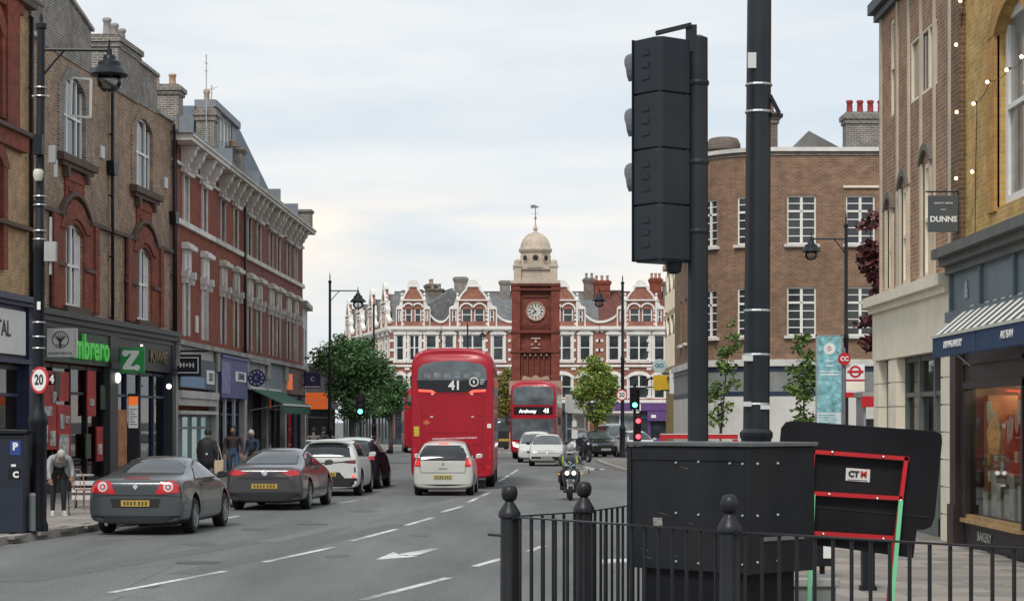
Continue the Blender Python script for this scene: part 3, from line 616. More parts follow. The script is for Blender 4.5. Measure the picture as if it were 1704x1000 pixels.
# shops of the parade
p, w = hc[0]
MB().box(.35, w - .35, -.1, .1, 4.25, 4.62).done('fascia_panel', mat('pale_grey_panel', (.42, .43, .42), .6, var=.1), p)
f_ = MB().box(.35, w - .35, -.18, .1, 3.2, 4.25).done('fascia', NAVY, p)
MB().box(.4, w - 3.2, -.24, -.182, 3.22, 3.6).done('glow_panel', BLUE_GLOW, p)
MB().box(w - 2.6, w - 1.0, -.22, -.182, 3.4, 3.9).done('sign_plate', TXT_W, p); text('SSD', .42, TXT_K, p, (w - 1.8, -.24, 3.65), sx=1.3)
MB().box(.35, w - .35, -.3, .1, 2.85, 3.1).box(.35, w - .35, -.22, .1, 2.6, 2.85).box(.35, w - .35, -.26, .1, 2.3, 2.42).done('shop_canopy', mat('pale_canopy', (.5, .5, .47), .7, var=.15, dirt=.3), p)
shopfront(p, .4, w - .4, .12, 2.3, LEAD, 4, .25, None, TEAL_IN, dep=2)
p, w = hc[1]
f_ = MB().box(.3, w - .3, -.28, .1, 2.95, 4.45).box(.2, w - .2, -.34, .1, 4.45, 4.56).done('fascia', PURPLE, p)
MB().box(w - 3.6, w - .9, -.31, -.282, 3.62, 4.0).done('sign_plate', TXT_W, p); text('LEMAR', .36, PURPLE_DK, p, (w - 2.25, -.32, 3.81), sx=1.5, bold=.01)
MB().box(.2, 2.2, -.31, -.282, 3.1, 4.3).done('fascia_print', mat('grey_purple_print', (.16, .17, .34), .5, var=.5, vs=3), p)
shopfront(p, .4, w - .4, .12, 2.95, NAVY, 4, .4, 2, DARK)
MB().box(2.3, 2.5, -.1, .0, .12, 2.95).box(4.6, 4.8, -.1, 0, .12, 2.95).done('door_jamb', mat('pale_jamb', (.45, .45, .5), .5, var=.1), p)
p, w = hc[2]
MB().box(.35, w - .35, -.12, .1, 3.4, 4.62).box(.3, w - .3, -.35, .1, 4.5, 4.6).done('fascia', GREY_STONE, p)
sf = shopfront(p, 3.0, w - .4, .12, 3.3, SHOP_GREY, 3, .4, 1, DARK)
sh = MB().box(.4, 2.95, .02, .1, .12, 3.3).done('shutter_frame', BLACK, p)
SL = MB().box(.45, 2.9, -.02, .02, 0, .115).mesh('slat', mat('shutter_grey', (.09, .095, .1), .5, metal=.3, var=.15))
for k in range(24): put('slat', SL, sh, (0, 0, .2 + k * .13))
for q, (p, w) in enumerate(hc[3:]):
    MB().box(.35, w - .35, -.12, .1, 3.35, 4.6).done('fascia', (LEAD, mat('brown_fascia', (.1, .05, .04), .6))[q], p)
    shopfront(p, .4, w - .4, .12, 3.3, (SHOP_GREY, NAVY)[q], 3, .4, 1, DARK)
p, w = hc[4]
MB().box(.5, 2.2, -.2, -.122, 3.55, 4.3).done('fascia_print', ORANGE, p)

# green awning over the third shop: canvas, valance, arms
loc = cpos(17.0); aw = thing('shop_awning', 'dark green canvas awning with pale front edge over shop', 'awning', loc, C_RZ)
AG = mat('green_canvas', (.015, .09, .06), .8, var=.15)
m = MB(); W_ = 9.6
m.prism([(-.14, 3.42), (-1.5, 2.78), (-1.5, 2.74), (-.14, 3.36)], 'x', 0, W_); m.done('canvas', AG, aw)
m = MB()
for k in range(16): a = W_ * k / 16; m.prism([(a, 2.72), (a, 2.42), (a + W_ / 32, 2.34), (a + W_ / 16, 2.42), (a + W_ / 16, 2.72)], 'y', -1.5, -1.49)
m.done('valance', AG, aw); MB().box(-.02, W_ + .02, -1.54, -1.47, 2.71, 2.79).box(-.05, W_ + .05, -.16, -.1, 3.36, 3.5).done('front_rail', OFFWHITE, aw)
MB().tube([(.1, -.1, 2.5), (.1, -1.45, 2.74)], .02).tube([(W_ - .1, -.1, 2.5), (W_ - .1, -1.45, 2.74)], .02).done('arm', STEEL, aw)

# low white houses beyond the parade
loc, rz, w = frame(-10.65, 106.4, -10.9, 112)
p = thing('white_house', 'low pale rendered shop house beyond the end of the red parade', 'building', loc, rz)
wi = [(u_, u_ + 1.1, 4.8, 6.8) for u_ in (1.0, 3.4)]
b = MB(); wall(b, 0, w, 0, 8.0, wi); b.quad((0, 0, 0), (0, 9, 0), (0, 9, 8), (0, 0, 8)); b.quad((w, 0, 0), (w, 9, 0), (w, 9, 8), (w, 0, 8)); b.done('wall', mat('pale_render', (.5, .49, .46), .8, var=.1, dirt=.3), p); shell(p, w, 8.0, 9, GREY_STONE)
for o in wi: window(p, o[0], o[2], 1.1, 2.0)
MB().box(-.2, w, -.3, .3, 7.9, 8.15).done('cornice', GREY_STONE, p); MB().box(0, w, -.3, .02, 3.9, 4.2).done('fascia_band', GREY_STONE, p); MB().box(.3, w - .3, -.05, .05, .12, 3.8).done('shopfront', SHOP_GREY, p)
chimney(p, .8, .6, 8, .8, 1, 1.1, TAN_GREY, 2)

loc, rz, w = frame(-10.95, 112.3, -12.6, 150)
p = thing('shop_row', 'low dark single storey shop row behind the big street tree', 'building', loc, rz)
b = MB(); wall(b, 0, w, 3.4, 5.0, []); b.done('wall', mat('dark_render', (.08, .08, .085), .8, var=.2, dirt=.3), p); shell(p, w, 5.0, 8, mat('dark_render', (.08, .08, .085)))
MB().box(-.05, w, -.25, .1, 4.95, 5.15).done('coping', GREY_STONE, p); MB().box(0, w, -.2, .02, 2.9, 3.42).done('fascia', NAVY, p); shopfront(p, .2, w - .2, .12, 2.9, SHOP_GREY, 12, .5, 3, DARK)
# ---------------------------------------------------------------- east side: bakery, pilastered house, corner block, gothic house
BX = 7.05
def front_east(y0, y1): return frame(BX, y0, BX, y1)
loc, rz, w = front_east(33.3, 20.0)
pK = thing('bakery', 'yellow brick bakery with striped awning and glowing shop window', 'building', loc, rz)
# windows upstairs: u = 33.3 - Y
wi = [(2.75, 4.6, 5.15, 8.0), (8.0, 9.9, 5.15, 8.0)]
b = MB(); wall(b, .1, w, 4.72, 10.8, wi, 0, .3)
for o in wi: arch_fill(b, o[0], o[1], 7.65, .35, -.002, .25)
b.done('wall', YELLOW_BRICK, pK); shell(pK, w, 10.8, 9, YELLOW_BRICK)
MB().box(0, .62, -.1, .1, 4.72, 10.8).done('brick_pier', brick('dark_pier_brick', (.2, .11, .06), (.13, .075, .045), (.25, .2, .14), soot=.5), pK)
a = MB()
for o in wi: a.box(o[0] - .5, o[0], -.05, .03, 5.1, 7.7).box(o[1], o[1] + .5, -.05, .03, 5.1, 7.7); arch_band(a, o[0], o[1], 7.65, .35, .42, -.06, .03)
a.each('window_surround', brick('gold_brick', (.5, .27, .075), (.42, .22, .06), (.45, .3, .14), soot=.3), pK)
for o in wi: window(pK, o[0], o[2], o[1] - o[0], o[3] - o[2], .12, style='sash', ft=.16, gm=GLASS_LT)
VB = MB()
for k in range(7): VB.box(1.55, 1.95, -.012, .01, 8.6 + k * .1, 8.65 + k * .1)
VB.done('air_brick', DUSKY_BRICK, pK)
c = MB().box(0, w, -.42, .05, 4.6, 4.75).box(0, w, -.3, .05, 4.48, 4.6).box(0, w, -.2, .05, 4.36, 4.48); c.done('cornice', mat('grey_green_cornice', (.12, .13, .12), .6, var=.15, dirt=.3), pK)
FB = mat('blue_grey_fascia', (.16, .21, .235), .5, var=.08)
f_ = MB().box(.1, w, -.1, .05, 3.75, 4.36).done('fascia', FB, pK)
m = MB()
for k in range(6): m.box(.1 + k * 2.1, .2 + k * 2.1, -.16, -.1, 3.75, 4.36)
m.box(.1, w, -.22, .02, 3.6, 3.76); m.done('fascia_moulding', mat('blue_grey_moulding', (.11, .15, .17), .5, var=.1), pK)
text('&', .4, mat('pale_blue_lettering', (.5, .58, .6), .5, var=0), pK, (1.2, -.12, 4.05))
BROWN = mat('dark_brown_wood', (.035, .022, .018), .45, var=.25)
k = MB().box(0, .42, -.12, .1, .12, 3.6).box(-.02, .45, -.16, .0, .12, .75).box(.42, .62, -.05, .12, .12, 3.6); k.done('shop_pilaster', BROWN, pK)
# shop window: u 0.65 .. 4.4
sf = MB(); U0, U1 = .65, 4.45
sf.box(U0, U1, -.02, .1, 2.62, 3.6).box(U0, U0 + .1, -.05, .1, .55, 2.62).box(U1 - .1, U1, -.05, .1, .55, 2.62).box(U0, U1, -.06, .1, 2.55, 2.66).box(U0, U1, -.06, .1, 2.92, 2.98)
sf.done('shopfront', mat('charcoal_wood', (.03, .028, .026), .45, var=.2), pK)
s2 = MB().box(U0, U1, -.1, .12, .5, .56).box(U0 + .1, U1 - .1, -.03, .05, .56, .62).done('window_sill', mat('honey_wood', (.38, .24, .1), .5, var=.25), pK)
sr = MB().box(U0, U1, -.03, .1, .12, .5).done('stallriser', BLACK, pK)
text('BAKERY', .2, mat('faint_white_lettering', (.35, .35, .33), .5, var=0), sr, (2.1, -.045, .32), sx=1.3)
MB().quad((U0 + .1, .04, .56), (U1 - .1, .04, .56), (U1 - .1, .04, 2.6), (U0 + .1, .04, 2.6)).done('shop_window', CLEAR, pK, fix=False)
# rest of the shopfront towards the camera
shopfront(pK, 4.5, w - .2, .12, 3.55, BLACK, 5, .5, 0, mat('warm_dark_wall', (.12, .07, .035), .8, var=.3), dep=2.4)
WARM = mat('warm_shop_wall', (.2, .12, .07), .7, var=.5, vs=1.5)
r = MB(); r.quad((U0, 1.7, .5), (U1, 1.7, .5), (U1, 1.7, 3), (U0, 1.7, 3)); r.quad((U0, .1, .5), (U0, 1.7, .5), (U0, 1.7, 3), (U0, .1, 3)); r.quad((U1, .1, .5), (U1, 1.7, .5), (U1, 1.7, 3), (U1, .1, 3)); r.quad((U0, .1, 3), (U1, .1, 3), (U1, 1.7, 3), (U0, 1.7, 3)); r.quad((U0, .1, .5), (U1, .1, .5), (U1, 1.7, .5), (U0, 1.7, .5))
r.done('shop_interior', WARM, pK, fix=False)
ORG = mat('amber_wood', (.36, .17, .07), .5, var=.3)
sh = MB().box(U0 + .12, U0 + .42, .25, .7, .6, 2.45).box(U0 + .5, U1 - .2, .5, 1.0, .95, 1.0).box(U0 + .5, U1 - .2, .6, 1.1, 1.5, 1.54).box(3.0, 3.3, .3, .6, .6, 2.5).done('display_shelf', ORG, pK)
bake = MB(); random.seed(3)
for k in range(40):
    uu = random.uniform(U0 + .6, U1 - .4); zz = random.choice((1.02, 1.56)); rr = random.uniform(.07, .14); bake.lathe([(rr, 0), (rr * 1.1, rr * .5), (rr * .6, rr), (.001, rr * 1.1)], 8, (uu, random.uniform(.55, .95), zz))
bake.done('bread', mat('bread_crust', (.5, .24, .08), .6, var=.4, vs=6), pK, 'all')
pp = MB()
for k in range(7): pp.box(1.2 + k * .42, 1.52 + k * .42, .14 + .03 * (k % 2), .3, .63, .98 + .16 * (k * 2 % 3)).box(1.25 + k * .42, 1.45 + k * .42, .2, .32, 1.14 + .16 * (k * 2 % 3), 1.3 + .16 * (k * 2 % 3))
pp.each('wrapped_parcel', mat('paper_bag', (.6, .55, .46), .7, var=.3, vs=5), pK)
gd = MB(); random.seed(8)
for k in range(16):
    uu = random.uniform(U0 + .3, U1 - .5); zz = random.choice((1.02, 1.56, 1.06)); hh = random.uniform(.12, .34); gd.box(uu, uu + random.uniform(.1, .24), .5, .68, zz, zz + hh)
gd.each('goods_box', mat('mixed_goods', (.5, .42, .32), .7, var=.75, vs=5), pK)
mb_ = MB().box(1.0, 1.9, 1.55, 1.6, 1.7, 2.5).box(2.1, 3.0, 1.55, 1.6, 1.7, 2.5).box(3.2, 4.1, 1.55, 1.6, 1.8, 2.4).each('menu_board', mat('chalk_board', (.05, .045, .04), .7, var=.8, vs=12), pK)
hb = MB().lathe([(.12, 0), (.42, .08), (.46, .4), (.38, .62), (.2, .7)], 14, (2.45, .38, 1.5)).done('basket', mat('wicker', (.45, .24, .08), .7, var=.35, vs=9), pK, 'all')
# paper bunting inside the glass
bt = MB()
for k in range(9):
    t = k / 8; uu = 1.75 + 1.9 * t; zz = 2.35 - .3 * (1 - (2 * t - 1) ** 2); bt.prism([(uu - .12, zz), (uu + .12, zz), (uu + .1, zz - .26), (uu, zz - .36), (uu - .1, zz - .26)], 'y', .1 + .02 * (k % 2), .11 + .02 * (k % 2))
bt.done('bunting', mat('pale_green_paper', (.5, .58, .42), .8, var=.25, vs=6), pK)
for k in range(3):
    lb = MB().ball((1.3 + k * 1.1, .9, 2.5), .07, 10).done('pendant_lamp', mat('warm_bulb', (1, .75, .4), .4, emit=5, ecol=(1, .75, .45), var=0), pK, 'all')
for k in range(2):
    ld = bpy.data.lights.new('shop_lamp', 'POINT'); ld.energy = 14; ld.color = (1, .84, .62); ld.shadow_soft_size = .08
    lo = bpy.data.objects.new('shop_lamp', ld); COL.objects.link(lo); lo.parent = pK; lo.location = (1.5 + k * 1.7, .75, 2.72)
# awning
aw = thing('shop_awning', 'navy bakery awning with black and white striped cover and lettered valance', 'awning', (BX, 31.9, 0), rz)
NV = mat('navy_canvas', (.012, .04, .1), .75, var=.15)
STW = mat('white_canvas', (.7, .69, .64), .75, var=.08); STK = mat('black_canvas', (.02, .02, .022), .75, var=.1)
P0, P1 = (-.1, 3.8), (-.64, 3.35)
pl = MB(); pl.prism([P0, P1, (P1[0], P1[1] - .02), (P0[0], P0[1] - .02)], 'x', 0, 11.5); pl.done('canvas', STK, aw)
for k in range(23):
    a = .06 + k * .5
    MB().add([(a, P0[0], P0[1] + .006), (a + .25, P0[0], P0[1] + .006), (a + .25, P1[0], P1[1] + .006), (a, P1[0], P1[1] + .006), (a, P0[0], P0[1] + .001), (a + .25, P0[0], P0[1] + .001), (a + .25, P1[0], P1[1] + .001), (a, P1[0], P1[1] + .001)], [(0,1,2,3),(4,7,6,5),(0,4,5,1),(1,5,6,2),(2,6,7,3),(3,7,4,0)]).done('stripe', STW, aw)
for a, b_, t_ in ((0, 2.95, 'DUNNS BAKERY'), (3.0, 6.6, 'ARTISAN'), (6.65, 11.5, '')):
    m = MB(); n = int((b_ - a) / .16); m.box(a, b_, -.672, -.66, 3.12, 3.3)
    for k in range(n): x = a + (b_ - a) * k / n; d_ = (b_ - a) / n; m.prism([(x, 3.12), (x, 3.03), (x + d_ / 2, 2.99), (x + d_, 3.03), (x + d_, 3.12)], 'y', -.672, -.66)
    v_ = m.done('valance', NV, aw)
    if t_: text(t_, .15, TXT_W, v_, ((a + b_) / 2, -.68, 3.17), sx=1.15)
MB().box(0, 11.5, -.69, -.645, 3.3, 3.345).done('front_rail', mat('pale_olive_rail', (.5, .52, .45), .5), aw)
MB().tube([(.05, -.1, 2.9), (.05, -.62, 3.3)], .02).done('arm', STEEL, aw)
# hanging sign DUNNS
hs = thing('hanging_sign', 'dark grey square hanging sign reading DUNNS above the awning', 'sign', (BX - .15, 32.55, 0))
MB().box(-.46, -.0, -.03, .03, 4.98, 5.54).done('board', mat('slate_grey_board', (.07, .085, .09), .5, var=.1), hs, bevel=.006)
text('DUNNS', .12, TXT_W, hs, (-.23, -.034, 5.17), bold=.004); text('QUALITY BREAD', .04, TXT_W, hs, (-.23, -.034, 5.42)); text('SINCE', .03, TXT_W, hs, (-.23, -.034, 5.32))
MB().tube([(.0, 0, 5.6), (-.5, 0, 5.6)], .012).tube([(0, 0, 4.95), (0, 0, 5.62)], .012).tube([(-.4, 0, 5.6), (-.4, 0, 5.54)], .008).tube([(-.06, 0, 5.6), (-.06, 0, 5.54)], .008).done('bracket', BLACK, hs)
# bulbs strung on the bakery wall
sl_ = thing('string_lights', 'string of warm bulbs looped on the bakery brickwork', 'string lights', (0, 0, 0))
pts = []
for px, py in ((1598, 2), (1591, 75), (1592, 187), (1591, 297), (1590, 407)): d_ = 3500 * (BX - .12) / (px - CX); pts.append(Vector((BX - .12, d_, wz(py, d_))))
pts2 = []
for px, py in ((1700, 95), (1675, 117), (1643, 137), (1620, 173), (1618, 286), (1617, 402)): d_ = 3500 * (BX - .1) / (px - CX); pts2.append(Vector((BX - .1, d_, wz(py, d_))))
BULB = MB().ball((0, 0, 0), .03, 10).mesh('bulb', mat('string_bulb', (1, .75, .45), .4, emit=2.2, ecol=(1, .72, .42), var=0), 'all')
for q in (pts, pts2):
    cb = []
    for a, b_ in zip(q[:-1], q[1:]):
        for k in range(6): t = k / 6; v_ = a.lerp(b_, t); v_.z -= .05 * sin(pi * t); cb.append(v_)
    cb.append(q[-1]); MB().tube([c_ + Vector((.05, 0, .02)) for c_ in cb], .006, 5).done('cable', BLACK, sl_)
    for c_ in q: put('bulb', BULB, sl_, c_); MB().tube([(c_.x + .06, c_.y, c_.z + .03), (c_.x + .015, c_.y, c_.z + .01)], .018, 6).done('bulb_holder', BLACK, sl_)

# house with stone pilaster strips
loc, rz, w = front_east(40.4, 33.3)
pD = thing('pilaster_house', 'dusky brick house with stone strips and cream columned ground floor', 'building', loc, rz)
wi = [(.95, 1.5, 4.5, 6.0), (2.35, 3.0, 4.5, 6.25), (4.35, 5.05, 4.5, 6.45), (3.2, 5.55, 7.65, 8.75), (1.2, 1.6, 7.7, 9.5)]
b = MB(); wall(b, 0, w, 4.3, 9.95, wi, 0, .08); b.quad((0, 0, 0), (0, 9, 0), (0, 9, 9.95), (0, 0, 9.95)); b.done('wall', DUSKY_BRICK, pD); shell(pD, w, 9.95, 9, DUSKY_BRICK)
ST = mat('aged_strip_stone', (.56, .48, .37), .8, var=.12, dirt=.2)
m = MB()
for u_ in (.3, 2.0, 3.1, 4.2, 5.35, 6.6): m.box(u_ - .06, u_ + .06, -.035, .02, 4.4, 9.9)
m.box(6.85, w, -.06, .02, 4.4, 9.9); m.done('stone_strip', ST, pD)
MB().box(-.15, w, -.2, .3, 9.85, 10.05).box(-.05, w, -.1, .2, 9.7, 9.85).done('cornice', mat('dark_lead_gutter', (.05, .06, .07), .6), pD)
window(pD, 3.2, 7.65, 2.35, 1.1, .012, fm=CREAM, gm=mat('painted_reflection_glass', (.2, .13, .1), .12, var=.3, vs=1.5, spec=.7), style='vert', ft=.05)  # brown pane colour is a painted reflection of the brick opposite
for o in wi[:3]:
    window(pD, o[0], o[2], o[1] - o[0], o[3] - o[2], .02, fm=CREAM, gm=mat('pale_stone_panel', (.56, .5, .4), .6, var=.1), style='sash', ft=.09)
    h_ = MB(); arch_band(h_, o[0] - .06, o[1] + .06, o[3] - .02, .22, .12, -.08, .03); MB().box(o[0] - .1, o[1] + .1, -.1, .02, 4.405, 4.5).done('window_ledge', ST, pD); h_.done('arched_hood', mat('dark_hood_stone', (.14, .12, .1), .8, var=.2), pD)
    MB().box(o[0] - .1, o[0], -.05, .02, 4.5, o[3]).box(o[1], o[1] + .1, -.05, .02, 4.5, o[3]).each('window_jamb', ST, pD)
window(pD, 1.2, 7.7, .4, 1.8, .02, fm=CREAM, style='sash')
m = MB().box(-.12, w - .02, -.3, .05, 4.22, 4.4).box(-.08, w - .02, -.2, .05, 4.1, 4.22).box(-.04, w - .02, -.12, .05, 3.2, 4.1); m.done('stone_fascia', CREAM, pD)
cols = [(0, .5), (1.55, 2.35), (6.3, 7.05)]
BLK = {}
for a, b_ in cols:
    c_ = MB().box(a + .03, b_ - .03, -.07, .28, .12, 3.2).done('column', CREAM, pD)
    z = .12; k = 0
    while z < 3.15:
        h_ = .44; MB().box(a, b_, -.1, .27, z + .012, min(z + h_, 3.18) - .012).done('stone_block', CREAM, c_); z += h_
shopfront(pD, .5, 1.55, .12, 3.2, LEAD, 1, .6, None, DARK); shopfront(pD, 2.35, 6.3, .12, 3.2, mat('grey_green_frame', (.12, .14, .13), .5), 3, .6, 2, mat('olive_grey_wall', (.16, .17, .15), .8, var=.3))
# dark red creeper spilling from the house corner
def leaves(mb, c, r, n, sz, flat=1.0):
    for _ in range(n):
        v = Vector((random.gauss(0, 1), random.gauss(0, 1), random.gauss(0, 1))); v = v.normalized() * (random.random() ** .45)
        p_ = Vector((c[0] + v.x * r[0], c[1] + v.y * r[1], c[2] + v.z * r[2])); a = Vector((random.uniform(-1, 1), random.uniform(-1, 1), random.uniform(-.7, .5))).normalized()
        b_ = a.cross(Vector((random.uniform(-1, 1), random.uniform(-1, 1), random.uniform(-1, 1)))).normalized(); s_ = sz * random.uniform(.6, 1.3)
        mb.add([p_ - a * s_, p_ + b_ * s_ * .55, p_ + a * s_, p_ - b_ * s_ * .55], [(0, 1, 2, 3)])
def leafmat(name, dark, light):
    m = bpy.data.materials.new(name); m.use_nodes = True; t = m.node_tree; b = t.nodes['Principled BSDF']; N = t.nodes.new
    g = N('ShaderNodeNewGeometry'); r = N('ShaderNodeValToRGB'); r.color_ramp.elements[0].color = (*dark, 1); r.color_ramp.elements[1].color = (*light, 1)
    t.links.new(g.outputs['Random Per Island'], r.inputs[0]); t.links.new(r.outputs[0], b.inputs['Base Color']); b.inputs['Roughness'].default_value = .55
    b.inputs['Specular IOR Level'].default_value = .3; b.inputs['Transmission Weight'].default_value = 0
    return m
BARK = mat('bark', (.07, .055, .045), .9, var=.25, vs=8, bump=.4)
RL = leafmat('copper_leaf', (.03, .008, .01), (.13, .03, .03))
def tree(name, label, loc, trunk, tr, clumps, lm, n, lsz, limbs=5, group=None, cat='tree'):
    p = thing(name, label, cat, loc, 0, group); h = trunk
    t = MB(); t.tube([(0, 0, -.1), (.02, .03, h * .4), (-.03, .02, h * .8), (0, 0, h)], [tr * 1.25, tr, tr * .85, tr * .7], 10)
    for k in range(min(limbs, len(clumps))):
        c, r = clumps[k]; t.tube([(0, 0, h * .75), (c[0] * .4, c[1] * .4, h * .75 + (c[2] - h * .75) * .55), (c[0] * .9, c[1] * .9, c[2])], [tr * .6, tr * .38, tr * .12], 7)
    t.done('trunk', BARK, p, 'all')
    cr_ = MB(); tot = sum(c[1][0] * c[1][1] * c[1][2] for c in clumps) ** (1)
    for c, r in clumps:
        k = int(n * (r[0] * r[1] * r[2]) / tot); sub = max(3, k // 45)
        for _ in range(sub):
            v = Vector((random.gauss(0, 1), random.gauss(0, 1), random.gauss(0, 1))).normalized() * (random.random() ** .35)
            q = (c[0] + v.x * r[0] * .9, c[1] + v.y * r[1] * .9, c[2] + v.z * r[2] * .9); rr = min(r) * .3 + .14
            leaves(cr_, q, (rr * 1.2, rr * 1.2, rr * .75), max(4, k // sub), lsz)
    cr_.done('crown', lm, p, fix=False)
    return p
random.seed(21)
tree('copper_tree', 'small copper leaved tree against the corner block beside cream columns', (wx(1472, 62), 62, .12), 3.8, .09,
     [((-.35, 0, 6.9), (.42, .4, .8)), ((-.2, 0, 4.9), (.55, .5, .5)), ((-.5, 0, 4.45), (.5, .4, .35)), ((-.1, 0, 5.7), (.4, .4, .6)), ((-.5, .1, 7.9), (.35, .3, .3)), ((.3, 0, 6.2), (.5, .5, 1.2))], RL, 2300, .11)

# brown brick corner block with curved end
EY, EX0, ER = 78.0, 7.0, 3.0
pE = thing('corner_block', 'brown brick office block with rounded corner and white grid windows', 'building', (0, 0, 0))
poly = [(EX0, 90.5), (EX0, EY + ER)]
NA = 18
poly += [(EX0 + ER - ER * cos(pi / 2 * k / NA), EY + ER - ER * sin(pi / 2 * k / NA)) for k in range(1, NA + 1)] + [(24, EY)]
def epath(s):
    """point and outward normal at distance s along the front from the far west corner"""
    l1 = 90.5 - EY - ER; l2 = ER * pi / 2
    if s < l1: return Vector((EX0, 90.5 - s)), Vector((-1, 0))
    if s < l1 + l2: a = (s - l1) / ER; return Vector((EX0 + ER - ER * cos(a), EY + ER - ER * sin(a))), Vector((-cos(a), -sin(a)))
    return Vector((EX0 + ER + s - l1 - l2, EY)), Vector((0, -1))
L1 = 90.5 - EY - ER; L2 = ER * pi / 2; LT = L1 + L2 + (24 - EX0 - ER)
sw = [3.0, 5.4] + [L1 + ER * radians(a) - .42 for a in (17, 32, 66)]; fl = [L1 + L2 + x_ - (EX0 + ER) for x_ in (10.2, 12.38, 14.6, 17, 19.5)]
ops = []
for s_ in sw: ops += [(s_, s_ + .84, 8.62, 10.4), (s_, s_ + .84, 5.2, 7.0)]
for s_ in fl: ops += [(s_, s_ + 1.08, 8.62, 10.42), (s_, s_ + 1.08, 5.23, 7.03)]
def curved_wall(z0, z1, ops, off=0.0, thick=.15, m=TAN_BRICK, name='wall', par=pE, smax=LT):
    cuts = sorted({0, smax, *[v for o in ops for v in (o[0], o[1])], *[L1 + L2 * k / NA for k in range(NA + 1)]}); zs = sorted({z0, z1, *[v for o in ops for v in (o[2], o[3])]})
    me = bpy.data.meshes.new(name); bm = bmesh.new(); uvl = bm.loops.layers.uv.new('UVMap')
    def P(s, dep, z): p_, n_ = epath(s); q = p_ + n_ * (off - dep); return (q.x, q.y, z)
    def Q(pts):
        vs = [bm.verts.new(P(*q)) for q in pts]; f = bm.faces.new(vs)
        for l_, q in zip(f.loops, pts): l_[uvl].uv = (q[0] + q[1], q[2])
    for a, b_ in zip(cuts[:-1], cuts[1:]):
        if b_ - a < 1e-6: continue
        for c, d in zip(zs[:-1], zs[1:]):
            m_, n_ = (a + b_) / 2, (c + d) / 2
            if not any(o[0] < m_ < o[1] and o[2] < n_ < o[3] for o in ops): Q([(a, 0, c), (b_, 0, c), (b_, 0, d), (a, 0, d)])
    for a, b_, c, d in ops:
        Q([(a, 0, c), (a, thick, c), (a, thick, d), (a, 0, d)]); Q([(b_, 0, c), (b_, 0, d), (b_, thick, d), (b_, thick, c)]); Q([(a, 0, d), (a, thick, d), (b_, thick, d), (b_, 0, d)]); Q([(a, 0, c), (b_, 0, c), (b_, thick, c), (a, thick, c)])
    bm.to_mesh(me); bm.free(); me.materials.append(m); return put(name, me, par)
curved_wall(4.3, 12.05, ops)
def band(z0, z1, off, m, name, smax=LT):
    """a projecting band that follows the curved front"""
    cuts = [0] + [L1 + L2 * k / NA for k in range(NA + 1)] + [smax]; mb = MB(); n = len(cuts)
    for dep, z in ((-.02, z0), (off, z0), (off, z1), (-.02, z1)):
        for s_ in cuts: p_, n_ = epath(s_); q = p_ + n_ * dep; mb.v.append((q.x, q.y, z))
    for r_ in range(3):
        for i in range(n - 1): mb.f.append((r_ * n + i, r_ * n + i + 1, (r_ + 1) * n + i + 1, (r_ + 1) * n + i)); mb.m.append(0)
    return mb.done(name, m, pE)
band(12.05, 12.2, .12, WHITE_STONE, 'coping'); band(11.9, 12.04, .04, TAN_GREY, 'parapet_course')
band(4.1, 4.35, .15, mat('white_band', (.62, .62, .58), .7, dirt=.25), 'stone_band'); band(3.92, 4.09, .06, NAVY, 'fascia'); band(3.16, 3.91, .03, mat('grey_panel', (.2, .21, .2), .6, var=.15), 'window_band'); band(.05, 2.99, .05, mat('cream_hoarding', (.6, .59, .55), .7, var=.06, dirt=.15), 'hoarding'); band(3.0, 3.15, .07, NAVY, 'hoarding_cap')
for s_, ww, hh, z in [(a, .84, h, z) for a in sw for h, z in ((1.78, 8.62), (1.8, 5.2))] + [(a, 1.08, 1.8, z) for a in fl for z in (8.62, 5.23)]:
    p_, n_ = epath(s_ + ww / 2); t_ = Vector((-n_.y, n_.x)); st_ = p_ - n_ * .07 - t_ * ww / 2
    window(pE, st_.x, z, ww, hh, st_.y, style='grid', fm=mat('cream_white_paint', (.78, .76, .7), .45, var=.04), rz=atan2(t_.y, t_.x), sill=WHITE_STONE, gm=GLASS, ft=.06, curtain=False)
m = MB()
for s_ in fl[1:2]: p_, n_ = epath(s_); m.box(p_.x - .1, p_.x + 1.3, EY - .08, EY, 10.7, 10.78)
m.done('lintel', CREAM, pE)
MB().quad((EX0 + .2, EY + ER, 11.9), (24, EY + .2, 11.9), (24, 90, 11.9), (EX0 + .2, 90, 11.9)).done('roof', LEAD, pE, fix=False)
MB().quad((EX0, 90.5, 0), (24, 90.5, 0), (24, 90.5, 12), (EX0, 90.5, 12)).quad((24, EY, 0), (24, 90.5, 0), (24, 90.5, 12), (24, EY, 12)).done('back_wall', TAN_GREY, pE, fix=False)
rg = MB().prism([(10.3, 12), (13.0, 12), (12.8, 12.6), (11.5, 13.3)], 'y', 81.5, 89); rg.done('roof_gable', mat('grey_zinc', (.2, .2, .19), .7, var=.2, dirt=.3), pE)
chimney(pE, 9.75, 81, 11.9, .85, .9, 2.0, TAN_GREY, 2, mat('brown_pot', (.22, .13, .1), .8), .5); chimney(pE, 13.6, 81, 11.9, 1.6, .9, 2.0, SOOT_BRICK, 4, POT_RED, .5)
MB().lathe([(.55, 11.9), (.55, 12.55), (.66, 12.6), (.66, 12.85), (.55, 13.05), (.35, 13.1)], 14, (8.25, 82, 0)).done('round_stack', TAN_GREY, pE, True)

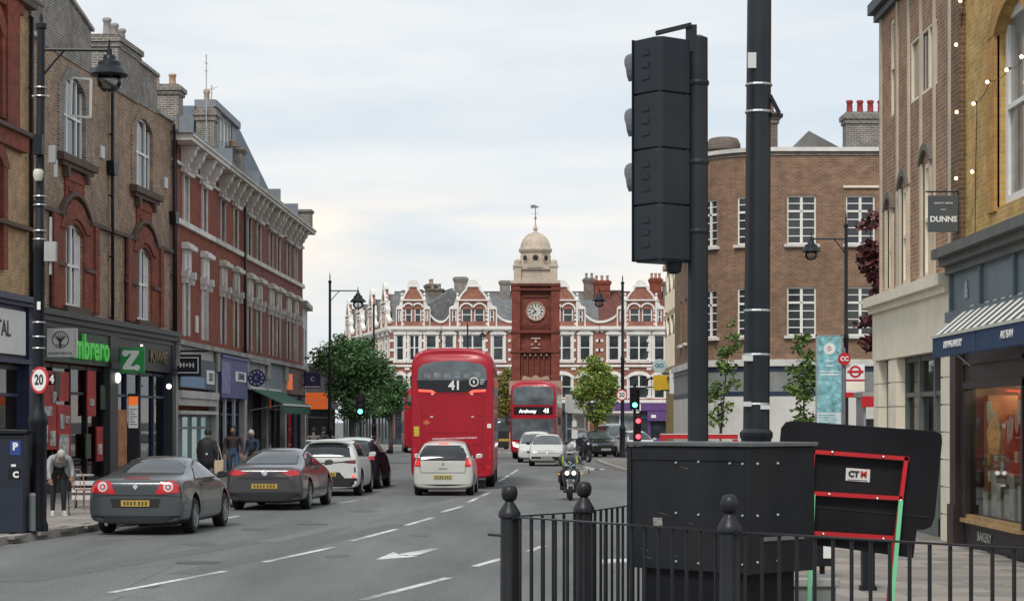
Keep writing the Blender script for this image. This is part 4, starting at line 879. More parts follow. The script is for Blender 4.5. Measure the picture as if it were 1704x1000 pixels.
# gothic stone house beyond
loc, rz, w = frame(7.4, 100.5, 7.4, 90.6)
pF = thing('gothic_house', 'buff stone house with pointed gothic windows beyond the corner block', 'building', loc, rz)
wi = [(1 + k * 2.4, 2.1 + k * 2.4, z0, z1) for k in range(4) for z0, z1 in ((4.6, 6.6), (7.2, 8.6))]
b = MB(); wall(b, 0, w, 0, 9.4, wi, 0, .15)
for o in wi: c_ = (o[0] + o[1]) / 2; b.prism([(o[0], o[3]), (o[0], o[3] - .7), (o[0] + .2, o[3] - .3), (c_, o[3])], 'y', -.001, .1); b.prism([(o[1], o[3]), (o[1], o[3] - .7), (o[1] - .2, o[3] - .3), (c_, o[3])], 'y', -.001, .1)
b.quad((0, 0, 0), (0, 8, 0), (0, 8, 9.4), (0, 0, 9.4)); b.done('wall', BUFF_STONE, pF); shell(pF, w, 9.4, 8, BUFF_STONE)
for o in wi: window(pF, o[0], o[2], o[1] - o[0], o[3] - o[2], .06, fm=CREAM, style='mull'); MB().box(o[0] - .2, o[0] - .02, -.16, .02, o[2], o[3] - .5).box(o[1] + .02, o[1] + .2, -.16, .02, o[2], o[3] - .5).beam((o[0] - .12, -.08, o[3] - .6), ((o[0] + o[1]) / 2, -.08, o[3] + .25), .16, .14).beam((o[1] + .12, -.08, o[3] - .6), ((o[0] + o[1]) / 2, -.08, o[3] + .25), .16, .14).done('window_surround', CREAM, pF)
MB().box(-.1, w, -.2, .1, 9.2, 9.45).box(-.05, w, -.14, .05, 6.85, 7.05).box(-.05, w, -.2, .05, 4.1, 4.4).done('string_course', BUFF_STONE, pF)
MB().box(.1, w - .1, -.05, .02, .12, 4.1).done('shopfront', mat('ochre_shopfront', (.3, .2, .05), .5, var=.3), pF)
# ---------------------------------------------------------------- terrace with shaped gables behind the clock tower
random.seed(11)
PLUM = mat('plum_shopfront', (.12, .05, .2), .5, var=.1)
DKSHOP = mat('dark_teal_shop', (.03, .05, .06), .5, var=.15)
PALE = mat('pale_white_dressing', (.78, .75, .70), .7, var=.08, dirt=.12)
def terrace_house(x0, y0, rz, w, gx, wins, label, tone, roofm, shopm, dbl=True, gw=1.0, chim=((.8, 3.2, 1.6, 3),), chm=TAN_GREY):
    """wins: (u, width, style) windows of the two main floors; gx: centre of the shaped gable"""
    p = thing('terrace_house', label, 'building', (x0, y0, 0), rz, 'white dressed brick terrace with shaped gables')
    ops = []
    for u, ww, st in wins: ops += [(u - ww/2, u + ww/2, 7.1, 9.3), (u - ww/2, u + ww/2, 3.95, 5.95)]
    gops = [(gx - .95 * gw, gx - .1, 10.15, 11.75), (gx + .1, gx + .95 * gw, 10.15, 11.75), (gx - 1.75 * gw, gx - 1.4 * gw, 10.2, 11.35), (gx + 1.4 * gw, gx + 1.75 * gw, 10.2, 11.35)]
    b = MB(); wall(b, 0, w, 3.7, 9.95, ops, 0, .14)
    for u, ww, st in wins: arch_fill(b, u - ww/2, u + ww/2, 5.65, .3)
    b.done('wall', tone, p); shell(p, w, 9.9, 9, tone, flat=False)
    # shaped gable
    prof = [(1.95, 9.95), (1.95, 11.2), (1.75, 11.55), (1.35, 11.7), (1.35, 12.15)]
    g = MB(); hw = 1.95 * gw
    wall(g, gx - hw, gx + hw, 9.95, 11.4, [o for o in gops], .0, .14); g.quad((gx - 1.35 * gw, 0, 11.4), (gx + 1.35 * gw, 0, 11.4), (gx + 1.35 * gw, 0, 12.15), (gx - 1.35 * gw, 0, 12.15))
    up = [(1.2, 12.15), (1.1, 12.4), (.85, 12.75), (.6, 13.0), (.48, 13.3)]
    g.prism([(gx - a * gw, z) for a, z in up] + [(gx + a * gw, z) for a, z in up[::-1]], 'y', 0, .3); g.box(gx - hw, gx + hw, .15, .3, 9.95, 11.3)
    g.box(gx - 1.3 * gw, gx + 1.3 * gw, .15, .3, 11.3, 12.15)
    g.done('gable', tone, p)
    t = MB()
    for sgn in (-1, 1):
        X = lambda a: gx + sgn * a * gw
        t.prism([(X(1.36), 11.4), (X(2.0), 11.4), (X(1.95), 11.6), (X(1.6), 11.75), (X(1.5), 12.1), (X(1.36), 12.2)], 'y', -.08, .3)
        t.tube([(X(a), -.02, z) for a, z in up], .1, 6)
        t.box(min(X(1.36), X(1.2)), max(X(1.36), X(1.2)), -.12, .3, 10.0, 12.3); t.lathe([(.16, 12.3), (.05, 12.5), (.13, 12.65), (.001, 12.8)], 8, (X(1.3), .05, 0))
        t.box(min(X(2.0), X(1.9)), max(X(2.0), X(1.9)), -.06, .25, 9.95, 11.4)
        a0, a1 = min(X(.05), X(1.05)), max(X(.05), X(1.05)); arch_band(t, a0, a1, 11.35, .48, .14, -.12, .02, 8)
        for k in range(4): t.box(min(X(1.2), X(1.05)), max(X(1.2), X(1.05)), -.04, .02, 10.1 + k * .36, 10.26 + k * .36)
    t.box(gx - 1.5 * gw, gx + 1.5 * gw, -.18, .32, 12.1, 12.22); t.box(gx - .65 * gw, gx + .65 * gw, -.1, .32, 13.26, 13.36)
    t.prism([(gx + .5 * cos(pi * k / 10), 13.36 + .52 * sin(pi * k / 10)) for k in range(11)], 'y', -.06, .3)
    t.box(-.02, w + .02, -.32, .05, 9.72, 9.98); t.box(0, w, -.2, .04, 9.6, 9.72); t.box(0, w, -.14, .04, 6.6, 6.78); t.box(0, w, -.2, .04, 3.6, 3.85)
    # sweeping parapet either side of the gable
    for u0, u1 in ((0, gx - hw), (w, gx + hw)):
        if abs(u1 - u0) > .5:
            q = [(u0 + (u1 - u0) * k / 6, 10.45 + .62 * (k / 6) ** 2.2) for k in range(7)]; t.prism(q + [(a, z - .2) for a, z in q[::-1]], 'y', -.1, .25)
    for u, ww, st in wins:
        a, c = u - ww/2, u + ww/2
        t.box(a - .16, a, -.08, .1, 7.0, 9.3).box(c, c + .16, -.08, .1, 7.0, 9.3).box(a - .22, c + .22, -.14, .04, 9.3, 9.42).prism([(a - .22, 9.42), (c + .22, 9.42), ((a + c) / 2 + .15, 9.68), ((a + c) / 2 - .15, 9.68)], 'y', -.14, .03).box(a - .22, c + .22, -.16, .04, 6.94, 7.06)
        arch_band(t, a - .02, c + .02, 5.65, .3, .3, -.1, .04, 8); t.box(a - .14, a, -.06, .1, 3.95, 5.7).box(c, c + .14, -.06, .1, 3.95, 5.7)
        window(p, a, 7.1, ww, 2.2, .03, style=st, ft=.11); window(p, a, 3.95, ww, 2.0, .03, style=st, ft=.1)
    t.done('stone_dressing', PALE, p)
    for o in gops: window(p, o[0], o[2], o[1] - o[0], o[3] - o[2], .04, style='sash', ft=.09)
    # alternating quoin blocks
    qs = MB(); us = sorted([0.12, w - .12] + [(wins[i][0] + wins[i + 1][0]) / 2 for i in range(len(wins) - 1)])
    for u in us:
        for k in range(15):
            if k % 2 == 0: qs.box(u - .2, u + .2, -.07, .02, 4.0 + k * .39, 4.22 + k * .39)
    tag(qs.done('quoin', PALE, p), kind='stuff')
    pb = MB(); wall(pb, 0, w, 9.95, 10.4, [], .02); pb.done('parapet', tone, p)
    # roof
    r = MB().quad((0, .25, 9.95), (w, .25, 9.95), (w, 5.2, 13.15), (0, 5.2, 13.15)).quad((0, 5.2, 13.15), (w, 5.2, 13.15), (w, 9, 10), (0, 9, 10)).add([(0, .25, 9.95), (0, 5.2, 13.15), (0, 9, 10), (w, .25, 9.95), (w, 5.2, 13.15), (w, 9, 10)], [(0, 1, 2), (3, 5, 4)])
    gr = 12.0; r.quad((gx - 1.7 * gw, .3, 11.0), (gx, .3, 12.9), (gx, 5.0, 12.9), (gx - 1.7 * gw, 5.0, 11.0)).quad((gx + 1.7 * gw, .3, 11.0), (gx + 1.7 * gw, 5.0, 11.0), (gx, 5.0, 12.9), (gx, .3, 12.9))
    r.box(0, w, 5.1, 5.3, 13.1, 13.22); r.done('roof', roofm, p, fix=False)
    for cu, cw, ch, n in chim: chimney(p, cu, 4.6, 12.4, cw, .9, ch, chm, n, POT if n > 2 else POT_GREY, .45)
    shopfront(p, .15, w - .15, .12, 2.95, shopm, max(3, int(w / 1.8)), .5, 1, DARK, GLASS)
    MB().box(.1, w - .1, -.16, .1, 2.95, 3.6).done('fascia', shopm, p)
    return p
S1, S2 = 'sash', 'sash2'
TH = [
 terrace_house(-10.1, 175.6, 0, 4.2, 1.85, [(.75, .7, S1), (1.95, .9, S2), (3.35, .95, S1)], 'pale narrow gabled terrace house at the bend beyond the bus', TERRACE_BRICK, SLATE2, DKSHOP, gw=.72, chim=((3.6, 1.2, 1.0, 2),)),
 terrace_house(-5.9, 175.6, 0, 5.9, 2.65, [(.65, .85, S1), (2.6, 1.85, S2), (4.75, .95, S1)], 'gabled terrace house with big dark chimneys above the bus roof', TERRACE_BRICK, SLATE2, DKSHOP, chim=((1.5, 1.1, 2.0, 0), (5.3, .9, 1.7, 0)), chm=SOOT_BRICK),
 terrace_house(0, 175.6, 0, 7.3, 4.15, [(1.4, .95, S1), (4.15, 1.7, S2), (6.1, .95, S1)], 'gabled terrace house directly behind the clock tower', TERRACE_BRICK, SLATE2, DKSHOP, chim=((6.6, .9, 1.9, 2),), chm=TAN_GREY),
 terrace_house(7.3, 175.6, 0, 6.4, 3.45, [(1.2, .95, S1), (3.3, 1.75, S2), (5.0, .95, S1)], 'gabled terrace house with red tiled roof and plum shopfront', TERRACE_BRICK, TILE_RED, PLUM, chim=((.4, 1.4, 1.7, 3), (5.0, 1.0, 1.9, 3)), chm=DRESS_BRICK),
 terrace_house(13.7, 175.6, 0, 6.0, 3.0, [(1.2, .95, S1), (3.0, 1.6, S2), (4.8, .95, S1)], 'terrace house hidden behind the gothic stone house', TERRACE_BRICK, TILE_RED, DKSHOP),
]
bs = radians(102)  # the wing that bends away
wx0, wy0 = -16.6, 206.5
wd = Vector((-10.1 - wx0, 175.6 - wy0)); wl = wd.length; wa = atan2(wd.y, wd.x)
nm = ['receding terrace house joined to the narrow house at the bend', 'second house of the receding terrace wing behind the street tree', 'third house of the receding wing topped by pointed gable', 'last house at the end of the receding terrace wing']
for k in range(4):
    f = wl / 4; c = Vector((wx0, wy0)) + wd * (3 - k) / 4
    terrace_house(c.x, c.y, wa, f - .05, f / 2, [(1.3, .95, S1), (f / 2, 1.6, S2), (f - 1.3, .95, S1)], nm[k], TERRACE_BRICK, SLATE2, DKSHOP, gw=.9, chim=((.8, 1.3, 1.6, 3),), chm=(TAN_GREY, DRESS_BRICK)[k % 2])
text('DI', .75, TXT_W, TH[3], (3.1, -.2, 3.2), bold=.02); MB().box(4.0, 5.8, -.22, -.17, 2.1, 2.9).done('shop_sign', PLUM, TH[3]); MB().box(4.3, 4.7, -.25, -.221, 2.35, 2.6).done('sign_plate', TXT_W, TH[3])
# pale shelter and site panels in front of the terrace
sh = thing('kiosk', 'low white framed kiosk with orange panel beside the dark parked hatchback', 'kiosk', (wx(1000, 150), 150, 0))
m = MB()
for k in range(5): m.box(-2.0 + k * 1.1, -1.92 + k * 1.1, 0, .08, 0, 2.6)
m.box(-2.0, 2.5, -.05, .1, 2.5, 2.65).box(-2.0, 2.5, 1.8, 1.9, 0, 2.6).done('frame', PALE, sh)
MB().box(-1.0, .05, .1, .14, .1, 2.4).done('panel', mat('rust_orange_panel', (.32, .1, .03), .6, var=.15), sh); MB().box(.2, 2.4, .12, .16, .1, 2.4).done('glazing', GLASS_LT, sh)
MB().box(-2.3, 2.7, -.4, 2.1, 2.65, 2.78).done('roof', PALE, sh)
bb = thing('notice_board', 'blank white notice board on posts between kiosk and clock tower', 'sign', (wx(958, 148), 148, 0))
MB().box(-.75, .75, -.04, .04, 2.7, 3.95).done('board', PALE, bb); MB().box(-.7, -.6, .045, .12, 0, 3.9).box(.6, .7, .045, .12, 0, 3.9).done('post', STEEL, bb)

# ---------------------------------------------------------------- clock tower
TX, TY = wx(891, 140), 140.0
ct = thing('clock_tower', 'red brick clock tower with pale dome and weathervane', 'clock tower', (TX, TY, .12))
TS = mat('tower_stone', (.54, .45, .36), .75, var=.12, dirt=.3); TSP = mat('tower_pink_stone', (.42, .27, .2), .8, var=.12, dirt=.25)
h = 1.3
b = MB(); b.box(-h, h, -h, h, 1.2, 11.1)
for sx in (-1, 1):
    for sy in (-1, 1): b.box(sx * h - .28, sx * h + .28, sy * h - .28, sy * h + .28, 4.6, 11.0)
b.done('shaft', TOWER_BRICK, ct)
m = MB(); m.box(-1.75, 1.75, -1.75, 1.75, 0, 1.2).box(-1.6, 1.6, -1.6, 1.6, 1.2, 1.4); m.done('stone_plinth', TSP, ct); m = MB()
for sx in (-1, 1):
    for sy in (-1, 1): m.box(sx * 1.35 - .4, sx * 1.35 + .4, sy * 1.35 - .4, sy * 1.35 + .4, 3.7, 4.6)
m.each('stone_pedestal', TSP, ct); MB().box(-1.55, 1.55, -1.55, 1.55, 4.45, 4.65).done('stone_band', TSP, ct)
m = MB(); m.box(-h - .06, h + .06, -h - .06, h + .06, 8.05, 8.15)
for z in (6.45, 7.75, 10.55, 10.85): m.box(-h - .34, h + .34, -h - .34, h + .34, z, z + .12)
for k in range(6): x_ = -.9 + k * .36; m.box(x_ - .05, x_ + .05, -h - .16, -h, 4.95, 6.3)
m.box(-1.05, 1.05, -h - .2, -h, 4.8, 4.95)
for k in range(11): m.box(-1.05 + k * .2, -.95 + k * .2, -h - .18, -h, 10.35, 10.55)
wall(m, -1.05, 1.05, 8.2, 10.3, [(-.85, .85, 8.4, 10.1)], -h - .08, .07); m.done('brick_moulding', brick('tower_moulding_brick', (.2, .05, .035), (.15, .04, .03), (.14, .06, .05), soot=.3), ct)
m = MB()
for k in range(5): m.ball((-.72 + k * .36, -h - .16, 6.3), .085, 8)
for x0, x1, z0, z1 in ((-.3, .3, 7.36, 7.44), (-.07, .07, 7.12, 7.3), (-.3, -.18, 6.95, 7.05), (.18, .3, 6.95, 7.05), (-.26, .26, 6.72, 6.8)): m.box(x0, x1, -h - .12, -h, z0, z1)
m.each('carved_crest', TS, ct)
m = MB(); m.prism([(-1.0, 4.6), (-.8, 4.95), (-.3, 4.8), (0, 5.0), (.3, 4.8), (.8, 4.95), (1.0, 4.6)], 'y', -h - .25, -h); m.done('swag', TSP, ct)
# four clock faces
DIAL = mat('clock_dial', (.6, .57, .52), .5, var=.04); HAND = mat('clock_black', (.015, .015, .015), .5, var=0)
dm = MB().lathe([(.001, 0), (.66, 0), (.66, .08), (.001, .08)], 32, axis='y').mesh('clock_face', DIAL, True)
rm_ = MB().ring([(.62, -.05), (.74, -.08), (.76, 0), (.66, .02)], 32, axis='y').mesh('rim', TSP, True)
mk = MB()
for k in range(12):
    a = 2 * pi * k / 12; R = Matrix.Rotation(-a, 3, 'Y'); mk.obox(R @ Vector((0, -.012, .46)), (.055 if k % 3 else .08, .02, .17), R)
mkm = [q_.mesh('numeral', HAND) for q_ in mk.split()]
hd = MB()
for a, l_, w_ in ((53 / 60 * 2 * pi, .5, .05), ((7 + 53 / 60) / 12 * 2 * pi, .36, .075)): R = Matrix.Rotation(a, 3, 'Y'); hd.obox(R @ Vector((0, -.03, l_ / 2 - .06)), (w_, .016, l_), R)
hdm = hd.mesh('hand', HAND)
for k in range(4):
    R = k * pi / 2; o = put('clock_face', dm, ct, (sin(R) * (h + .06), -cos(R) * (h + .06), 9.18), (0, 0, R)); o.scale = (.86, 1, .86); put('rim', rm_, o); [put('numeral', q_, o, (0, -.02, 0)) for q_ in mkm]; put('hand', hdm, o, (0, -.02, 0))
# belfry stage, drum, dome, vane
m = MB(); m.box(-1.62, 1.62, -1.62, 1.62, 11.0, 11.2).box(-1.25, 1.25, -1.25, 1.25, 11.2, 12.0).box(-1.4, 1.4, -1.4, 1.4, 11.95, 12.1)
for sx in (-1, 1):
    for sy in (-1, 1): c = (sx * 1.2, sy * 1.2); m.box(c[0] - .24, c[0] + .24, c[1] - .24, c[1] + .24, 11.2, 12.1).box(c[0] - .3, c[0] + .3, c[1] - .3, c[1] + .3, 12.1, 12.22).lathe([(.24, 12.22), (.22, 12.5), (.12, 12.6), (.001, 12.62)], 8, (c[0], c[1], 0))
m.prism([(-.5, 12.05), (.5, 12.05), (.3, 12.35), (0, 12.5), (-.3, 12.35)], 'y', -1.45, -1.2)
m.lathe([(1.03, 12.0), (1.03, 13.1), (1.12, 13.15), (1.2, 13.3), (1.18, 13.4), (1.0, 13.42)], 8, a0=pi / 8); m.done('belfry', TS, ct)
m = MB()
for k in range(8):
    a = k * pi / 4; R = Matrix.Rotation(a, 3, 'Z'); t_ = MB().lathe([(.001, -.01), (.2, -.01), (.2, .06), (.001, .06)], 14, axis='y'); m.add([R @ Vector((v[0], v[1] - .965, v[2] + 12.72)) for v in t_.v], t_.f)
m.each('belfry_opening', HAND, ct)
m = MB()
for k in range(8):
    a = k * pi / 4; R = Matrix.Rotation(a, 3, 'Z'); t_ = MB().ring([(.2, -.03), (.27, -.05), (.27, .06), (.2, .06)], 14, axis='y'); m.add([R @ Vector((v[0], v[1] - .965, v[2] + 12.72)) for v in t_.v], t_.f)
m.each('opening_surround', TS, ct)
dome = [(1.02, 13.4)] + [(1.0 * cos(a * pi / 180), 13.45 + 1.02 * sin(a * pi / 180)) for a in range(0, 85, 8)] + [(.14, 14.5), (.1, 14.62), (.17, 14.72), (.1, 14.84), (.05, 15.0)]
m = MB().lathe(dome, 24)
d_ = m.done('dome', TS, ct, True)
m = MB()
for k in range(8):
    a = k * pi / 4 + pi / 8; m.tube([(cos(a) * r_, sin(a) * r_, z) for r_, z in dome[1:12]], .035, 5)
m.done('dome_rib', TS, ct)
m = MB().tube([(0, 0, 14.9), (0, 0, 16.3)], .028).ball((0, 0, 15.45), .09, 8).tube([(-.22, 0, 15.75), (.22, 0, 15.75)], .015).tube([(0, -.22, 15.75), (0, .22, 15.75)], .015)
m.prism([(-.3, 16.1), (.1, 16.12), (.28, 16.2), (.1, 16.24), (-.12, 16.34), (-.32, 16.3)], 'y', -.012, .012); m.done('weathervane', mat('vane_metal', (.25, .24, .23), .4, metal=.6), ct)
# ---------------------------------------------------------------- lamp posts, signals, signs, railings
IRON = mat('lamp_post_black', (.008, .01, .014), .42, var=.2, spec=.35)
FROST = clear_glass('lantern_glass', (.72, .75, .77))
def lamp_post(x, y, h, arm, label, r=.1, lantern=1.0, base=1.6, lean=0.0, tip=.42):
    p = thing('street_lamp', label, 'street lamp', (x, y, .118 if abs(x) > 3 or y < 30 else 0)); p.rotation_euler = (0, lean, 0); a = abs(arm); s = 1 if arm > 0 else -1
    m = MB().lathe([(r * 1.9, 0), (r * 1.9, .12), (r * 1.6, .2), (r * 1.55, base - .15), (r * 1.75, base - .1), (r * 1.75, base), (r * 1.15, base + .12), (r, base + .3), (r * .95, h * .55), (r * 1.15, h * .555), (r * 1.15, h * .57), (r * .8, h * .58), (r * .72, h - .1), (r * 1.0, h - .08), (r * 1.0, h), (r * .3, h + .05), (r * .35, h + tip * .5), (.004, h + tip)], 16)
    m.done('post', IRON, p, True)
    za = h - .45
    if a:
        m = MB().tube([(0, 0, za), (s * a, 0, za)], .028).tube([(s * a * .98, 0, za), (s * a, 0, za + .18), (s * a, 0, za + .02)], [.012, .02, .012]).tube([(0, 0, za - .5), (s * a * .2, 0, za - .2), (s * a * .35, 0, za)], .018); m.done('arm', IRON, p)
        L_ = lantern; c = (s * a, 0, 0)
        ln = MB().lathe([(.04, za + .02), (.05, za - .1 * L_), (.1, za - .12 * L_), (.12, za - .2 * L_), (.2, za - .26 * L_), (.21, za - .34 * L_), (.23, za - .36 * L_), (.36 * L_, za - .47 * L_), (.4 * L_, za - .52 * L_), (.38 * L_, za - .55 * L_), (.2 * L_, za - .54 * L_)], 18, c).done('lantern', IRON, p, True)
        MB().lathe([(.23 * L_, za - .54 * L_), (.27 * L_, za - .64 * L_), (.24 * L_, za - .78 * L_), (.13 * L_, za - .88 * L_), (.001, za - .9 * L_)], 16, c).done('lantern_bowl', FROST, ln, 'all')
    return p
lx, ly = wx(62, 36.8), 36.8
l1 = lamp_post(lx, ly, 8.88, 1.2, 'tall black street lamp hung with 20 sign and clamped boxes', r=.1, base=2.0, lean=radians(.45), tip=.22, lantern=.82)
m = MB().cbox((.22, -.02, 6.6), (.12, .1, .3)).cbox((.28, -.02, 6.35), (.06, .06, .3)); m.done('junction_box', mat('grey_box', (.3, .31, .31), .5), l1)
MB().cbox((.0, -.14, 6.75), (.16, .16, .35)).done('sensor_housing', BLACK, l1); MB().lathe([(.06, 6.12), (.09, 6.2), (.09, 6.28), (.07, 6.32)], 12, (.0, -.14, 0)).done('floodlight', mat('cream_lamp_housing', (.6, .58, .48), .4), l1, True)
MB().cbox((.2, -.02, 4.9), (.2, .14, .34)).tube([(.2, -.02, 4.5), (.2, -.02, 5.5)], .025).done('control_box', mat('pale_grey_box', (.4, .41, .4), .5), l1)
m = MB()
for z in (2.6, 2.8, 3.2, 3.4, 3.65, 5.1, 5.25, 5.7, 5.85, 7.6, 7.75): m.lathe([(.112, z), (.118, z + .01), (.112, z + .025)], 14)
m.done('steel_band', STEEL, l1); MB().cbox((.02, -.11, 3.95), (.06, .015, .14)).done('label_plate', WHITE, l1); MB().cbox((0, 0, 7.62), (.3, .02, .03)).done('bracket', STEEL, l1)
def speed_sign(p, x, y, z, r=.3, num='20', rz=0):
    s = MB().lathe([(.001, -.012), (r, -.012), (r, .012), (.001, .012)], 28, (0, 0, 0), 'y').done('speed_sign', mat('sign_red', (.55, .02, .03), .4, var=.03), p); s.location = (x, y, z); s.rotation_euler = (0, 0, rz)
    MB().lathe([(.001, -.016), (r * .8, -.016), (r * .8, -.0125), (.001, -.0125)], 28, (0, 0, 0), 'y').done('sign_face', TXT_W, s)
    text(num, r * 1.05, TXT_K, s, (0, -.018, 0), bold=.008 * r / .3, sx=.95)
    return s
speed_sign(l1, .06, -.17, 2.65, .235, rz=radians(-38))
MB().box(.18, .33, -.13, -.12, 2.57, 2.75).done('cycle_plate', BLACK, l1); text('4', .2, TXT_W, l1, (.255, -.135, 2.66), bold=.006)
lamp_post(wx(549, 97), 97, 8.4, 1.3, 'slim black street lamp rising above the big street tree', r=.08, lantern=.95)
l3 = lamp_post(wx(1036, 113), 113, 9.4, -1.25, 'black street lamp with 20 sign near the green signal', r=.1, lantern=1.0)
speed_sign(l3, -.05, -.14, 3.35, .3)
lamp_post(wx(1408, 66), 66, 8.1, -1.1, 'slim black street lamp in front of the brown corner block', r=.075, lantern=.75)
lamp_post(wx(778, 155), 155, 9.0, 1.1, 'distant street lamp standing over the roof of the route 41 bus', r=.08, lantern=.7)
lamp_post(wx(622, 140), 140, 9.7, 0, 'plain black column standing by the receding terrace wing', r=.09)
# pay and display machine
pm = thing('parking_machine', 'dark pay and display parking machine with blue P panel', 'parking machine', (wx(24, 36.2), 36.2, .118))
DBL = mat('machine_navy', (.008, .013, .026), .4, var=.1)
m = MB().box(-.3, .22, -.22, .22, 0, 1.72); m.done('cabinet', DBL, pm, bevel=.03)
MB().prism([(-.2, 1.72), (.26, 1.72), (.3, 1.78), (-.24, 1.8), (-.3, 1.75)], 'y', -.3, .28).done('solar_hood', BLACK, pm, bevel=.01)
MB().box(-.02, .16, -.235, -.221, 1.36, 1.6).done('panel', mat('parking_blue', (.02, .06, .25), .4, var=.05), pm); text('P', .17, TXT_W, pm, (.07, -.24, 1.5), bold=.008)
MB().box(.0, .08, -.24, -.222, 1.16, 1.2).done('coin_slot', WHITE, pm); MB().box(-.05, .16, -.228, -.221, .95, 1.12).done('keypad', BLACK, pm); text('C', .14, TXT_W, pm, (.08, -.24, 1.02), bold=.008)
MB().box(-.28, .2, -.226, -.221, .05, .8).done('door', mat('machine_door', (.01, .017, .033), .4), pm)
bo = thing('bin_housing', 'low dark blue street cabinet tucked beside the parking machine', 'cabinet', (wx(-22, 36.6), 36.6, .118)); MB().box(-.5, .3, -.25, .25, 0, 1.15).box(-.54, .34, -.29, .29, 1.15, 1.2).done('body', DBL, bo, bevel=.02); MB().box(-.45, .25, -.258, -.251, .1, 1.05).done('door', mat('machine_door', (.01, .017, .033), .4), bo)
bd = thing('bollard', 'short grey metal bollard at the foot of the black lamp post', 'bollard', (wx(53, 36.3), 36.3, .118)); MB().lathe([(.07, 0), (.07, .64), (.075, .66), (.05, .7)], 14).done('post', mat('bollard_grey', (.2, .22, .23), .5), bd, True); MB().lathe([(.085, 0), (.085, .04), (.072, .05)], 14).done('base', BLACK, bd)
# orange and white notice
ns = thing('notice_sign', 'tall narrow orange and white notice in front of the dark shop', 'sign', (wx(222, 58), 58, .118)); MB().box(-.13, .13, -.02, .0, 1.75, 2.62).done('plate', WHITE, ns); MB().box(-.13, .13, -.024, -.021, 2.38, 2.62).done('header', ORANGE, ns)
MB().box(-.15, .15, .001, .06, 0, 2.7).done('post', BLACK, ns)
m = MB()
for k in range(7): m.box(-.1, .1 - .05 * (k % 3), -.024, -.021, 1.84 + k * .07, 1.865 + k * .07)
m.done('print_lines', mat('print_grey', (.15, .15, .16), .6, var=0), ns)

# projecting signs of the shops (each stands out from the wall on a bracket)
def proj_sign(x, y, w, z0, z1, face, label, name='projecting_sign', edge=BLACK, th=.1):
    p = thing(name, label, 'sign', (x, y, 0)); MB().box(0, w, -th / 2, th / 2, z0, z1).done('board', face, p, bevel=.01)
    MB().box(-.35, 0, -.02, .02, z1 - .2, z1 - .14).box(-.35, 0, -.02, .02, z0 + .12, z0 + .18).done('bracket', edge, p); return p
p = proj_sign(wx(76, 55.4), 55.4, .78, 3.74, 4.5, mat('pale_sign', (.66, .66, .63)), 'white projecting dental sign with a round tree emblem')
t = MB(); c = (.4, 4.2)
t.ring([(.2, -.052), (.215, -.058), (.225, -.052)], 24, (c[0], 0, c[1]), 'y'); t.tube([(c[0], -.055, c[1] - .2), (c[0], -.055, c[1])], .028, 6)
for a in (-70, -45, -22, 0, 22, 45, 70): t.tube([(c[0], -.055, c[1] - .06), (c[0] + .1 * sin(radians(a)), -.055, c[1] + .04), (c[0] + .19 * sin(radians(a)), -.055, c[1] + .04 + .14 * cos(radians(a)))], [.018, .012, .006], 5)
for a in (-1, 1): t.tube([(c[0], -.055, c[1] - .15), (c[0] + a * .12, -.055, c[1] - .13)], .01, 5)
t.done('tree_emblem', TXT_K, p); text('HOUSE DENTAL', .085, TXT_K, p, (.4, -.055, 3.84), sx=1.05)
MB().box(.79, .83, -.06, .06, 3.74, 4.5).done('sign_edge', OFFWHITE, p)
p = proj_sign(wx(195, 63), 63, .82, 3.5, 4.26, GREEN_SIGN, 'bright green projecting sign with a white letter Z')
t = MB(); t.prism([(.2, 4.17), (.66, 4.17), (.66, 4.08), (.4, 3.7), (.66, 3.7), (.66, 3.6), (.18, 3.6), (.18, 3.69), (.44, 4.07), (.2, 4.07)], 'y', -.062, -.051); t.lathe([(.001, -.063), (.1, -.063), (.1, -.051)], 16, (.25, 0, 4.09), 'y'); t.lathe([(.001, -.063), (.09, -.063), (.09, -.051)], 16, (.6, 0, 3.66), 'y'); t.done('letter', TXT_W, p)
MB().cbox((.05, -.1, 4.32), (.06, .1, .05)).cbox((.75, -.1, 4.32), (.06, .1, .05)).done('spot_lamp', LAMPW, p)
gl = thing('globe_lamp', 'twin white globe wall lamps below the green Z sign', 'wall lamp', (wx(188, 62.4), 62.4, 0)); MB().ball((.0, 0, 3.3), .1, 10, 1.6).ball((.16, -.1, 3.34), .1, 10, 1.6).done('globe', LAMPW, gl, 'all'); MB().tube([(-.1, .1, 3.5), (.0, 0, 3.46)], .02).tube([(0, 0, 3.46), (.16, -.1, 3.5)], .02).done('bracket', BLACK, gl)
g2 = thing('globe_lamp', 'single white globe wall lamp at the edge of the dark shop', 'wall lamp', (wx(281, 68), 68, 0)); MB().ball((0, 0, 3.18), .09, 10).done('globe', LAMPW, g2, 'all'); MB().tube([(-.15, .1, 3.2), (0, 0, 3.2)], .02).done('bracket', BLACK, g2)
p = proj_sign(wx(288, 70.2), 70.2, .94, 3.55, 4.28, BLACK, 'black projecting sign reading H+H in a white outline')
t = MB(); t.box(.08, .86, -.062, -.051, 4.16, 4.19).box(.08, .86, -.062, -.051, 3.66, 3.69).box(.08, .11, -.062, -.051, 3.69, 4.16).box(.83, .86, -.062, -.051, 3.69, 4.16); t.done('outline', TXT_W, p); text('H+H', .24, TXT_W, p, (.47, -.056, 3.92), bold=.004)
MB().box(-.4, 1.2, -.03, .03, 4.36, 4.43).done('bracket_arm', BLACK, p)
rd = thing('round_sign', 'round dark purple projecting sign with pale ring pattern', 'sign', (wx(427, 86), 86, 0))
MB().lathe([(.001, -.05), (.36, -.05), (.36, .05), (.001, .05)], 28, (0, 0, 3.82), 'y').done('disc', PURPLE_DK, rd); t = MB()
